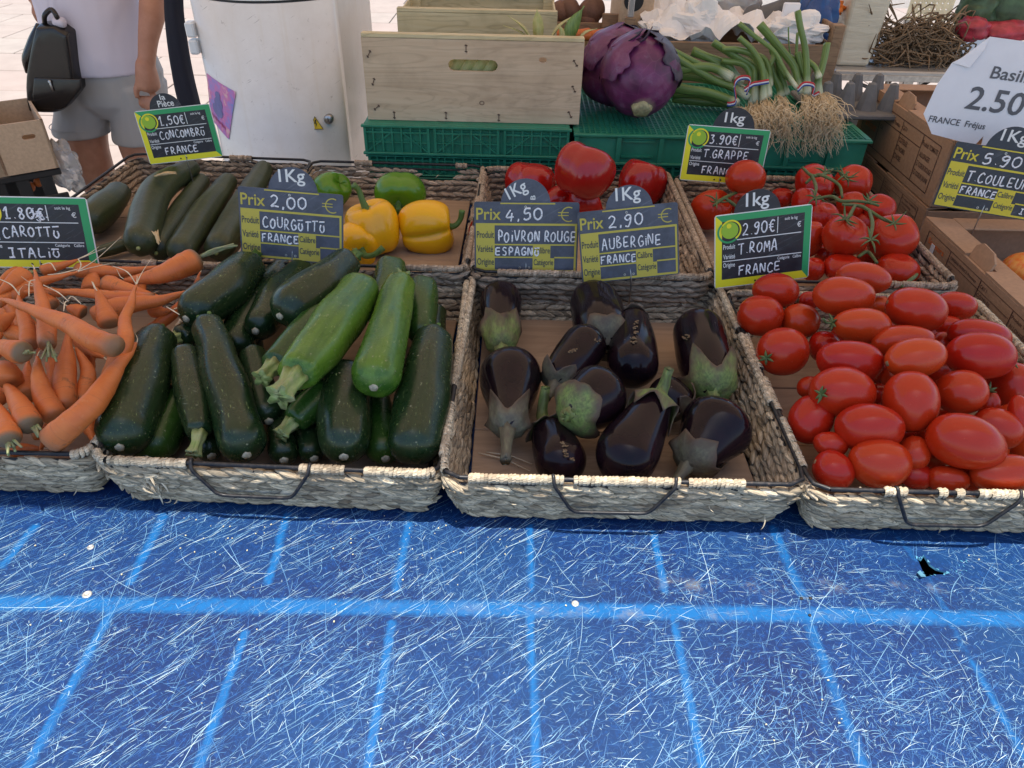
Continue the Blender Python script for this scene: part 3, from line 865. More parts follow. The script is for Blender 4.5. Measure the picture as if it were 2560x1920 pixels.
    rp2, _ = sample(per(.001), n); rp2 = W3(rp2, zr - .011); rp2 = np.vstack([rp2, rp2[:1]])
    V, F, l3 = loft(rp2, .0022, 6, cap=False); mb.add(V, F, 1, l3)
    mb.build('rim_wire', M[wm], root)
    # straw wrapping of the rim
    wraps = wraps if wraps is not None else {0: [(0.02, .98)], 1: [(.02, .98)], 2: [(.02, .98)], 3: [(.02, .98)]}
    sides = ((0, W), (W, W + D), (W + D, 2 * W + D), (2 * W + D, 2 * (W + D)))
    Os = []; Xs = []; Ys = []; Zs = []; Ss = []; Cs = []
    sc_per = Lp / (2 * (W + D))
    for k, lst in wraps.items():
        for (a, b) in lst:
            s0 = (sides[k][0] + a * (sides[k][1] - sides[k][0])) * sc_per; s1 = (sides[k][0] + b * (sides[k][1] - sides[k][0])) * sc_per
            m_ = max(2, int((s1 - s0) / .0046))
            uu = (s0 + (np.arange(m_) + rng.uniform(-.1, .1, m_)) * (s1 - s0) / m_) / Lp * NP
            i = np.floor(uu).astype(int) % NP; j = (i + 1) % NP; f = (uu - np.floor(uu))[:, None]
            xy = st[i] * (1 - f) + st[j] * f
            O = W3(xy, zr) - np.array([0, 0, .0012]); T = W3(st[(i + 3) % NP], zr) - W3(st[i - 2], zr); T /= np.linalg.norm(T, axis=1)[:, None]
            Z = np.tile([0, 0, 1.], (m_, 1)); Y = np.cross(Z, T)
            tl = rng.normal(.22, .12, m_)[:, None]
            X = T + Z * tl * .6 + Y * tl; X /= np.linalg.norm(X, axis=1)[:, None]
            Os.append(O); Xs.append(X); Ys.append(Y); Zs.append(Z)
            Ss.append(np.stack([rng.uniform(.0052, .0068, m_), rng.uniform(.0050, .0060, m_), rng.uniform(.0058, .0070, m_)], -1))
            Cs.append(np.clip(rng.normal(1.0, .16, m_), .55, 1.35))
    if Os:
        V, F, C, L = instances(RV, RF, *[np.concatenate(q) for q in (Os, Xs, Ys, Zs, Ss, Cs)])
        o = mk('rim_wrapping', V, F, M['straw_light' if mat == 'straw' else mat], root, True, C, L); o['kind'] = 'stuff'
    # handle hanging from the front rim
    def loc(x, y, z): return c + ux * x + uy * y + np.array([0, 0, z - c[2]])
    if handle:
        a, b, drop, out = handle
        xa, xb = (a - .5) * W, (b - .5) * W
        yf = -D / 2
        pts = fillet([loc(xa, yf + .004, zr - .003), loc(xa + .001, yf + .001, zr + .007), loc(xa + .002, yf - .008, zr - .002), loc(xa + .026, yf - out, zr - drop), loc(xb - .028, yf - out, zr - drop), loc(xb - .002, yf - .008, zr - .002), loc(xb - .001, yf + .001, zr + .007), loc(xb, yf + .004, zr - .003)], .010, 4)
        mb = MB(); V, F, l3 = loft(pts, .0023, 8); mb.add(V, F, 1, l3); mb.build('handle', M[wm], root)
    # frayed strands
    mb = MB()
    for i in range(fray):
        s_ = random.random(); fx = random.uniform(-.5, .5) * W
        side = random.choice((0, 0, 0, 1, 2, 3))
        if side == 0: p = loc(fx, -D / 2 - .003 + inset * .35, z0 + random.uniform(.2, 1) * H)
        elif side == 2: p = loc(fx, D / 2 - .004, z0 + random.uniform(.6, 1.02) * H)
        else: p = loc((W / 2) * (1 if side == 1 else -1), random.uniform(-.5, .5) * D, z0 + random.uniform(.7, 1.02) * H)
        d = np.array([random.gauss(0, 1), random.gauss(-.5, .8), random.gauss(-.2, .8)]); d /= np.linalg.norm(d)
        e = np.array([random.gauss(0, 1), random.gauss(-.3, 1), random.gauss(-.6, .8)]); e /= np.linalg.norm(e)
        l = random.uniform(.004, .013)
        tube(mb, [p, p + d * l * .5, p + d * l * .7 + e * l * .5, p + d * l * .6 + e * l], [.0007, .0009, .0003], 4, 7, random.uniform(.9, 1.4))
    mb.build('loose_straw', M['straw_light'], root)['kind'] = 'stuff'
    return dict(root=root, c=c, ux=ux, uy=uy, W=W, D=D, z0=z0, zr=zr, loc=loc)

G = 'woven straw trays of vegetables'
BT_car = basket((-650, 1114), (216, 1136), (470, 660), 0, .085, 'woven tray of orange carrots at the left front corner, bare black front rim wire',
                wraps={0: [(.93, .99)], 1: [(.0, .12), (.5, .97)], 2: [(0, 1)], 3: [(0, 1)]})
BT_cou = basket((226, 1147), (1099, 1184), (1130, 690), 0, .085, 'woven tray of dark courgettes with partly unwrapped front rim and hanging wire handle',
                wraps={0: [(.01, .24), (.57, .70), (.76, .96)], 1: [(.03, .14), (.36, .97)], 2: [(.02, .3), (.34, .99)], 3: [(.02, .6), (.66, .9), (.95, 1)]}, handle=(.29, .635, .044, .007), fray=22)
BT_aub = basket((1106, 1192), (2020, 1212), (1760, 698), 0, .085, 'woven tray of aubergines with fully straw wrapped front rim and steel handle', 'straw',
                wraps={0: [(.03, .295), (.325, .62), (.645, .80)], 1: [(.28, .62), (.66, .98)], 2: [(.04, .96)], 3: [(.02, .62), (.7, .96)]}, handle=(.30, .64, .046, .007), fray=44)
BT_rom = basket((2032, 1222), (2925, 1246), (1826, 730), 0, .085, 'woven tray of roma tomatoes with bare steel front rim at the right',
                wraps={0: [(.16, .195), (.20, .225), (.315, .34), (.365, .385), (.43, .95)], 1: [(0, 1)], 2: [(.02, .98)], 3: [(.26, .45), (.50, .66), (.70, .9)]}, handle=(.23, .58, .046, .008), fray=22)
BT_cuc = basket((-20, 640), (578, 664), (300, 383), .017, .085, 'woven tray of cucumbers in the back row with bare black wire rim', 'straw_brown',
                wraps={0: [(.60, .66), (.80, 1)], 1: [(.0, .3)], 2: [(.3, .42)], 3: [(.7, .8)]}, rows=6)
BT_pep = basket((604, 655), (1166, 672), (1185, 414), .017, .085, 'woven tray of yellow and green peppers with broken weave at its back', 'straw_brown',
                wraps={0: [(.62, .98)], 1: [(.03, .3), (.4, .6), (.75, .95)], 2: [(.05, .12), (.62, .72)], 3: [(.1, .3)]}, rows=6, gap=(.70, .96))
BT_red = basket((1182, 678), (1782, 692), (1686, 431), .017, .085, 'woven tray of red peppers in the middle of the back row', 'straw_brown',
                wraps={0: [(.06, .5), (.56, .98)], 1: [(.02, .98)], 2: [(.03, .2), (.6, .98)], 3: [(.02, .45), (.55, .95)]}, rows=6)
BT_vin = basket((1802, 699), (2398, 714), (2140, 450), .017, .085, 'woven tray of vine tomatoes at the right of the back row', 'straw_brown',
                wraps={0: [(.5, .98)], 1: [(.02, .98)], 2: [(.1, .9)], 3: [(.02, .96)]}, rows=6)
# straw tuft hanging on the courgette tray and straws lying under the aubergines
mb = MB()
p0 = np.array(P(388, 1180, .05)); p0[1] -= .012
for i in range(16):
    a = p0 + np.array([random.gauss(0, .004), random.gauss(0, .002), random.uniform(-.006, .02)])
    b = a + np.array([random.gauss(.004, .006), -.004 + random.gauss(0, .003), -random.uniform(.012, .04)])
    m_ = (a + b) / 2 + np.array([random.gauss(0, .005), -.004, 0])
    tube(mb, [a, m_, b], [.0012, .0018, .0005], 4, 6, random.uniform(.9, 1.4))
tag(mb.build('straw_tuft', M['straw_light'], None, org=tuple(p0)), 'pale frayed straw tuft hanging over the front of the courgette tray', 'straw')
for a, b, c_, lab in (((1195, 1132), (1260, 1148), (1325, 1178), 'pale bent straw lying in the aubergine tray, nearer the front'), ((1215, 1130), (1275, 1140), (1330, 1160), 'thin pale straw lying behind another in the aubergine tray')):
    mb = MB(); pp = [np.array(P(*q, .0215)) for q in (a, b, c_)]
    tube(mb, pp, [.0008, .0014, .0006], 5, 8, 1.3); tag(mb.build('straw', M['straw_light'], None, org=tuple(pp[0])), lab, 'straw')
# ---------------------------------------------------------------- vegetables
def body(pts, rads, n=22, sides=16, prof=None, cap0=.5, cap1=.5, pw0=2.0, pw1=2.0):
    """blunt ended body along pts; rads sampled evenly. cap = length of the rounded end in units of its radius"""
    path = spline(pts, 60)
    L = np.concatenate([[0], np.cumsum(np.linalg.norm(np.diff(path, axis=0), axis=1))]); Lt = L[-1]
    u = np.linspace(0, 1, n); t = .35 * u + .65 * (.5 - .5 * np.cos(np.pi * u))
    pth = np.stack([np.interp(t * Lt, L, path[:, k]) for k in range(3)], -1)
    x = np.linspace(0, 1, len(rads))
    if len(rads) > 2:
        rr = spline([(a, b, 0) for a, b in zip(x, rads)], 60)[:, 1]; r = np.interp(t, np.linspace(0, 1, 60), rr)
    else: r = np.interp(t, x, rads)
    c0 = cap0 * rads[0]; c1 = cap1 * rads[-1]
    s0 = np.clip(t * Lt / max(c0, 1e-6), 0, 1); s1 = np.clip((1 - t) * Lt / max(c1, 1e-6), 0, 1)
    r = r * np.maximum(1 - (1 - s0) ** pw0, 0) ** (1 / pw0) * np.maximum(1 - (1 - s1) ** pw1, 0) ** (1 / pw1)
    r = np.maximum(r, .0004)
    V, F, l3 = loft(pth, r, sides, prof, cap=True)
    tt = np.concatenate([np.repeat(t, sides), [0, 1]])
    return V, F, l3, tt, pth, r
def jitter(V, amp, s, seed):
    d = np.array([(nz(v, s, seed), nz(v, s, seed + 9), nz(v, s, seed + 21)) for v in V])
    return V + d * amp
SEED = [0]
def courgette(a, b, ra, rb, z1, z2, label, mat='courgette', bend=0, stem=0, nub='stub', scar=True, mid=None, ridge=.050, name='courgette', cat='courgette', grp='courgettes in the front tray', stemlen=.022, stdir=None):
    """a = stem end (px), b = blossom end (px)"""
    SEED[0] += 1; sd = SEED[0] * 3.7
    A = np.array(P(*a, z1)); B = np.array(P(*b, z2)); s = dep((A + B) / 2)
    ra *= dep(A); rb *= dep(B)
    d = (B - A); L = np.linalg.norm(d); d /= L
    side = np.cross(d, [0, 0, 1.]); side /= np.linalg.norm(side)
    mid_ = (A + B) / 2 + side * bend * L
    rm = (ra + rb) / 2 if mid is None else mid * s
    ph = random.uniform(0, 6)
    pf = lambda th, t, i: 1 + ridge * np.cos(5 * th + ph) * (1 - .6 * t) + .012 * np.cos(2 * th + ph + 3 * t)
    V, F, l3, tt, pth, r = body([A, mid_, B], [ra, rm, rb], 26, 20, pf, .55, .95, 2.6, 2.1)
    V = jitter(V, .0034, 16, sd)
    c = (A + B) / 2
    root = thing(name, tuple(c), label, cat, grp)
    mk('skin', V, F, M[mat], root, True, tt, l3)
    T = pth[0] - pth[2]; T /= np.linalg.norm(T)
    if nub == 'stub':
        q = A + T * stemlen if stdir is None else A + np.array(stdir) * stemlen
        rs = min(ra * .55, .0135)
        pf2 = lambda th, t, i: 1 + (.16 + .22 * t) * np.cos(5 * th + ph) + .07 * np.sin(11 * th)
        V, F, l3 = loft(spline([A - T * .004, (A + q) / 2, q, q + (q - A) * .02], 7), [rs * 1.15, rs * .95, rs * .8, rs * .85, rs * 1.05, rs * 1.1, rs * .3], 22, pf2)
        V = jitter(V, .0014, 160, sd); mk('stem', V, F, M['stem'], root, True, 1, l3)
    elif nub == 'nubs':
        mb = MB()
        for k in range(5):
            an = k * 1.257 + random.random() * .4
            n1 = np.cross(T, [0, 0, 1.]); n1 /= np.linalg.norm(n1); n2 = np.cross(T, n1)
            p = A + (n1 * math.cos(an) + n2 * math.sin(an)) * ra * .5 - T * .003
            V, F, l3, *_ = body([p, p + T * .011 + (n1 * math.cos(an) + n2 * math.sin(an)) * .003], [.0035, .003], 7, 7); mb.add(V, F, 1, l3)
        V, F, l3, *_ = body([A - T * .004, A + T * .003], [ra * .5, ra * .5], 6, 10); mb.add(V, F, 1, l3)
        mb.build('stem', M['green_stem'], root)
    elif nub == 'leafy':
        mb = MB(); q = A + T * stemlen
        V, F, l3 = loft([A - T * .004, A + T * stemlen * .6, q], [.009, .008, .010], 10, lambda th, t, i: 1 + .2 * np.cos(5 * th)); mb.add(V, F, 1, l3)
        for k in range(26):
            e = T + np.array([random.gauss(0, .7), random.gauss(0, .7), random.gauss(0, .7)]); e /= np.linalg.norm(e)
            p = A + T * random.uniform(.3, 1) * stemlen
            w = np.cross(e, [random.random(), random.random(), 1]); w /= np.linalg.norm(w); w *= random.uniform(.001, .003)
            l = random.uniform(.006, .013)
            mb.add([p - w, p + w, p + e * l + w * .6, p + e * l * 1.1 - w * .5], [(0, 1, 2, 3)], 1)
        mb.build('stem', M['green_stem'], root)
    if scar:
        T2 = pth[-1] - pth[-4]; T2 /= np.linalg.norm(T2)
        e = B + T2 * .0002 if scar is True else np.array(scar)
        V, F, l3, *_ = body([e - T2 * .003, e + T2 * .0022], [.0062, .0058], 6, 12, lambda th, t, i: 1 + .10 * np.cos(7 * th), .5, .5)
        V = jitter(V, .001, 300, sd); mk('blossom_scar', V, F, M['scar'], root, True, 1, l3)
    return root
def ct(cx, cy): return (200 + cx * .434, 620 + cy * .434)     # reading grid of an enlarged view
C = courgette
C(ct(450, 505), ct(228, 1150), 46, 66, .105, .083, 'fat dark courgette at the front left corner of its tray, resting on the wire', nub='nubs', mid=68)
C(ct(640, 830), ct(390, 1210), 45, 55, .060, .045, 'bright green courgette half hidden low beside the front left courgette', 'courgette_g', nub='none', bend=.03)
C(ct(690, 1075), ct(600, 590), 30, 34, .085, .105, 'slim dark courgette with brownish sheen and flared stem end pointing to the front', nub='stub', scar=False, mid=42, stemlen=.030, stdir=(0, -.9, -.25))
C(ct(735, 430), ct(960, 1195), 38, 62, .122, .078, 'long thick dark courgette with brown sheen, standing upright in the tray middle', nub='nubs', mid=56)
C(ct(985, 75), ct(610, 410), 40, 52, .125, .120, 'glossy dark courgette at the upper left with a feathery green stem', nub='leafy', bend=-.06, mid=54)
C(ct(1170, 120), ct(860, 600), 36, 46, .080, .075, 'dull dark courgette under the two glossy ones at the upper left', nub='none', mid=47)
C(ct(1330, 90), ct(1010, 480), 32, 42, .095, .100, 'dark courgette with a dry brown stem under the uppermost glossy one', nub='stub', bend=.03, mid=46)
C(ct(1555, 70), ct(1150, 395), 38, 58, .142, .138, 'uppermost glossy dark courgette touching the courgette price sign', nub='leafy', mid=56, bend=-.02)
C(ct(1235, 745), ct(1640, 215), 50, 52, .150, .135, 'large pale green courgette with a thick cut stem lying on top', 'courgette_l', nub='stub', scar=False, mid=62, stemlen=.042)
C(ct(1115, 680), ct(1530, 240), 36, 42, .125, .115, 'mid green courgette tucked behind the large pale green one', 'courgette_g', nub='stub', scar=False, mid=44, stemlen=.030)
C(ct(1850, 190), ct(1690, 805), 34, 62, .135, .130, 'pale green courgette with a bulbous end and orange dried flower at its stem', 'courgette_l', nub='stub', mid=50, stemlen=.012)
C(ct(1800, 95), ct(1750, 480), 38, 40, .100, .080, 'olive courgette leaning on the back rim behind the pale ones', 'courgette_g', nub='none', mid=42)
C(ct(1985, 205), ct(1960, 520), 34, 38, .095, .080, 'short olive courgette at the back right of its tray', 'courgette_g', nub='none', mid=40)
C(ct(2055, 350), ct(2040, 560), 24, 28, .060, .050, 'small dark courgette in the back right corner of its tray', nub='none')
C(ct(2040, 495), ct(1905, 1225), 44, 66, .112, .075, 'long dark courgette along the right wall of its tray', nub='nubs', scar=False, mid=66)
C(ct(1530, 700), ct(1520, 1205), 52, 62, .095, .078, 'fat dark green courgette in front of the pale ones, scratched at its end', nub='none', mid=70)
C(ct(1215, 1010), ct(1460, 800), 33, 40, .082, .092, 'dark green courgette with a wide pale cut stem facing the front', 'courgette_g', nub='stub', scar=False, mid=40, stemlen=.026, stdir=(-.3, -.75, -.1))
C(ct(1150, 800), ct(1175, 1225), 33, 36, .060, .048, 'dark courgette in shadow below the one with the wide cut stem', nub='none')
C(ct(1250, 850), ct(1350, 1215), 30, 32, .060, .045, 'small dark courgette end peeping out at the front rim', nub='none')
C(ct(990, 600), ct(1090, 1000), 36, 38, .100, .072, 'brownish green courgette between the upright long one and the pale ones', nub='none')
C(ct(560, 520), ct(780, 420), 30, 40, .090, .080, 'dark courgette with a pale star shaped stem behind the front left pair', nub='stub', scar=False, stemlen=.014)
C(ct(640, 960), ct(760, 1200), 34, 36, .055, .045, 'dark courgette deep in the pile below the slim one', nub='none')
C(ct(1690, 850), ct(1760, 1215), 40, 45, .058, .050, 'dark courgette low between the two fat ones at the right', 'courgette_g', nub='none')
C(ct(900, 500), ct(960, 640), 50, 50, .050, .050, 'dark courgette lying underneath in the middle of the pile', nub='none')
C(ct(1350, 560), ct(1480, 900), 45, 50, .055, .055, 'dark courgette lying underneath the large pale green one', nub='none')
C(ct(1820, 640), ct(1640, 640), 45, 50, .045, .045, 'dark courgette lying across underneath the bulbous pale one', nub='none')

def cc(cx, cy): return (cx * .4069, 360 + cy * .4069)
def cucumber(pts, rads, zs, label, scar=False):
    SEED[0] += 1; sd = SEED[0] * 3.7
    pp = [np.array(P(*cc(*p), z)) for p, z in zip(pts, zs)]; s = dep(pp[len(pp) // 2])
    ph = random.random() * 6
    V, F, l3, tt, pth, r = body(pp, [x * .4069 * s for x in rads], 28, 22, lambda th, t, i: 1 + .036 * np.cos(8 * th + ph) + .012 * np.cos(4 * th), .9, .9)
    V = jitter(V, .0022, 22, sd)
    root = thing('cucumber', tuple(pp[len(pp) // 2]), label, 'cucumber', 'cucumbers in the back left tray')
    mk('skin', V, F, M['cucumber'], root, True, tt, l3)
    T = pth[-1] - pth[-3]; T /= np.linalg.norm(T)
    V, F, l3, *_ = body([pth[-1] - T * .002, pth[-1] + T * .005], [.004, .003], 6, 8); mk('stem', V, F, M['stem'], root, True, 1, l3)
    return root
cucumber([(750, 270), (680, 360), (520, 500)], [60, 88, 92], [.085, .08, .075], 'cucumber leaning on the left wall of its tray behind the carrot sign')
cucumber([(1195, 135), (960, 300), (850, 640)], [58, 95, 88], [.105, .110, .095], 'large curved cucumber with a dry flower scrap, lying on top')
cucumber([(1250, 215), (1120, 400), (960, 670)], [50, 68, 70], [.080, .075, .070], 'cucumber lying just right of and under the curved one')
cucumber([(1410, 220), (1250, 440), (1090, 690)], [60, 85, 80], [.085, .085, .080], 'straight thick cucumber in the middle of its tray')
cucumber([(1630, 140), (1480, 400), (1330, 670)], [60, 82, 80], [.085, .080, .075], 'rightmost cucumber running behind the blue courgette price sign')
cucumber([(500, 690), (700, 640), (880, 590)], [30, 40, 36], [.050, .050, .050], 'thin cucumber lying across the front of its tray')
petal_m = plain('dry_petal', (.50, .36, .18), .8)
for (a, b, z), lb in zip((((960, 195), (1075, 180), .148), ((955, 540), (975, 605), .150)), ('dry beige flower scrap near the upper end of the curved cucumber', 'dry beige flower scrap near the lower end of the curved cucumber')):
    mb = MB()
    for k in range(9):
        A = np.array(P(*cc(a[0] + random.gauss(0, 8), a[1] + random.gauss(0, 4)), z)); B = np.array(P(*cc(b[0] + random.gauss(0, 8), b[1] + random.gauss(0, 5)), z + .002))
        tube(mb, [A, (A + B) / 2 + np.array([0, 0, random.uniform(0, .004)]), B], [.0008, .0026, .0006], 5, 6, 1)
    tag(mb.build('dry_petals', petal_m, None, org=tuple(A)), lb, 'petals', 'dry flower scraps on the cucumber')
V, F = box(0, 0, 0, .045, .010, .004); p = P(325, 459, .045)
V = (np.array(Matrix.Rotation(.75, 3, 'Z')) @ V.T).T + np.array(p)
tag(mk('wood_chip', V, F, M['crate_brown'], smooth=False, org=tuple(p)), 'wooden splint lying behind the leftmost cucumber', 'wood')

# aubergines
def ca(cx, cy): return (1080 + cx * .443, 680 + cy * .443)
def aubergine(a, b, r, z1, z2, label, grey=False, cal=.30, slen=.03, neck=.62, sd_dir=None, scab=None, ctwist=0, stub=True, lobes=5, wide=.0):
    """a calyx end, b blossom end"""
    SEED[0] += 1; sd = SEED[0] * 3.1
    cal *= .86
    A = np.array(P(*ca(*a), z1)); B = np.array(P(*ca(*b), z2)); s = dep((A + B) / 2); r = r * .443 * s * 1.09
    mid = (A + B) / 2
    rads = [r * neck, r * (neck + .24), r * 1.0, r * .98]
    V, F, l3, tt, pth, rr = body([A, A * .66 + B * .34, A * .33 + B * .67, B], rads, 28, 26, lambda th, t, i: 1 + .02 * np.cos(3 * th + sd) * (1 - t), .8, 1.0, 2.0, 2.0)
    V = jitter(V, .004, 11, sd)
    root = thing('aubergine', tuple(mid), label, 'aubergine', 'aubergines in the front tray')
    mk('skin', V, F, M['aubergine'], root, True, tt, l3)
    T, N, Bn = frames(pth)
    Lt = np.linalg.norm(pth[-1] - pth[0])
    na = 40; nr = 9; Vc = []; Lc = []
    cum = np.concatenate([[0], np.cumsum(np.linalg.norm(np.diff(pth, axis=0), axis=1))]) / Lt
    for k in range(nr):
        for j in range(na):
            th = j * 2 * math.pi / na + ctwist
            ph = (lobes * th / (2 * math.pi)) % 1
            e = cal * (.42 + .62 * (1 - abs(2 * ph - 1)) ** 1.5) * (1 + .2 * math.sin(3 * th + sd))
            f = k / (nr - 1); t = -.015 + (e + .015) * f
            p = np.array([np.interp(t, cum, pth[:, m]) for m in range(3)]) + (pth[0] - pth[1]) / np.linalg.norm(pth[0] - pth[1]) * max(0, -t) * Lt
            rb_ = np.interp(t, cum, rr) if t > 0 else 0
            rc = max(rb_ + .0030 + .0035 * f ** 3 * (1 + math.sin(5 * th + sd)), .006 + .7 * r * f * .3) * (1 + .03 * math.sin(9 * th))
            Nn = np.array([np.interp(max(t, 0), cum, N[:, m]) for m in range(3)]); Bb = np.array([np.interp(max(t, 0), cum, Bn[:, m]) for m in range(3)])
            Vc.append(p + rc * (math.cos(th) * Nn + math.sin(th) * Bb)); Lc.append((rc * math.cos(th), rc * math.sin(th), t * Lt))
    Fc = [(k * na + j, k * na + (j + 1) % na, (k + 1) * na + (j + 1) % na, (k + 1) * na + j) for k in range(nr - 1) for j in range(na)]
    mt = M['calyx_grey' if grey else 'calyx']
    cx = mk('calyx', jitter(jitter(np.array(Vc), .004, 11, sd), .0016, 70, sd), Fc, mt, root, True, np.repeat(np.linspace(0, 1, nr), na), Lc)
    sol = cx.modifiers.new('thickness', 'SOLIDIFY'); sol.thickness = .0012
    if stub:
        d = (pth[0] - pth[2]); d /= np.linalg.norm(d)
        d2 = d if sd_dir is None else np.array(sd_dir) / np.linalg.norm(sd_dir)
        q = pth[0] + d * slen * .35 + d2 * slen * .65
        V, F, l3 = loft(spline([pth[0] - d * .006, pth[0] + d * slen * .35, q, q + d2 * .001], 8), np.array([.013, .010, .0085, .007, .0065, .0065, .0068, .002]), 12, lambda th, t, i: 1 + .12 * np.cos(5 * th))
        mk('stem', jitter(V, .0012, 90, sd), F, mt, root, True, .15, l3)
    if scab:
        mb = MB()
        for (x, y) in scab:
            for k in range(5):
                pc = ca(x + random.gauss(0, 8), y + random.gauss(0, 5))
                d = ray(*pc).normalized()
                # nearest skin point along the ray
                Vs = np.array(CAM)[None] - V if False else None
                o_, best = np.array(CAM), None
                rel = np.concatenate([pth]) - o_; dd = np.array(d)
                al = rel @ dd; dist = np.linalg.norm(rel - al[:, None] * dd, axis=1)
                g_ = rr ** 2 - dist ** 2
                if (g_ > 0).any():
                    k_ = np.argmin(np.where(g_ > 0, al - np.sqrt(np.maximum(g_, 0)), 9)); pp = o_ + dd * (al[k_] - math.sqrt(g_[k_]) - .0005)
                    Vb, Fb = box(0, 0, 0, random.uniform(.002, .005), .0015, .0012, Matrix.Rotation(random.gauss(0, .4), 3, 'Y') @ Matrix.Rotation(random.gauss(0, .4), 3, 'Z')); mb.add(Vb + pp, Fb)
        if mb.n: mb.build('scab', M['scab'], root, True)['kind'] = 'stuff'
    return root
A_ = aubergine
A_((390, 440), (385, 110), 112, .060, .066, 'small aubergine at the back left, long green calyx covering its lower half', cal=.60, slen=.028, neck=.55, lobes=4)
A_((425, 900), (448, 500), 168, .070, .068, 'large glossy aubergine by the left wall with a grey green star calyx', grey=True, cal=.33, slen=.055, neck=.42, lobes=4)
A_((990, 420), (900, 125), 135, .080, .076, 'dark brownish aubergine at the back centre, upper of a leaning pair', grey=True, cal=.25, neck=.8, stub=False)
A_((690, 650), (910, 345), 122, .070, .095, 'aubergine leaning left in the middle with yellow scratches', grey=True, cal=.22, neck=.65, slen=.02, scab=[(800, 435), (780, 450), (930, 385)])
A_((1140, 245), (1135, 600), 132, .085, .078, 'aubergine pointing forward at centre with a brown scarred strip along its back', grey=True, cal=.10, neck=.62, stub=False, scab=[(1155, 280), (1150, 310), (1145, 340), (1140, 370), (1140, 395)])
A_((1590, 690), (1485, 268), 142, .070, .078, 'aubergine at the upper right, green striped calyx covering its lower end', cal=.36, neck=.72, slen=.01, scab=[(1435, 360), (1425, 375)], lobes=5)
A_((770, 800), (1010, 660), 168, .100, .085, 'aubergine at the centre with its broad green calyx facing the buyer', cal=.36, neck=.60, slen=.016, sd_dir=(-.3, -.8, .5), lobes=4, ctwist=.4)
A_((640, 850), (765, 1175), 138, .052, .045, 'aubergine at the front left of centre with a long brown split', cal=.22, neck=.62, slen=.055, sd_dir=(.1, .3, 1), scab=[(735, 960), (745, 985), (755, 1010), (765, 1030), (790, 1060)])
A_((1280, 700), (1030, 1175), 158, .095, .058, 'large aubergine at front centre with a bent green stem at the top', cal=.34, neck=.52, slen=.042, sd_dir=(.2, .2, 1), lobes=5)
A_((1470, 790), (1240, 640), 105, .050, .070, 'aubergine half hidden behind the front ones with a grey pointed calyx', grey=True, cal=.36, neck=.7, slen=.02)
A_((1440, 1095), (1680, 775), 190, .052, .075, 'big shiny aubergine at the front right with a brown withered calyx', grey=True, cal=.34, neck=.5, slen=.03)
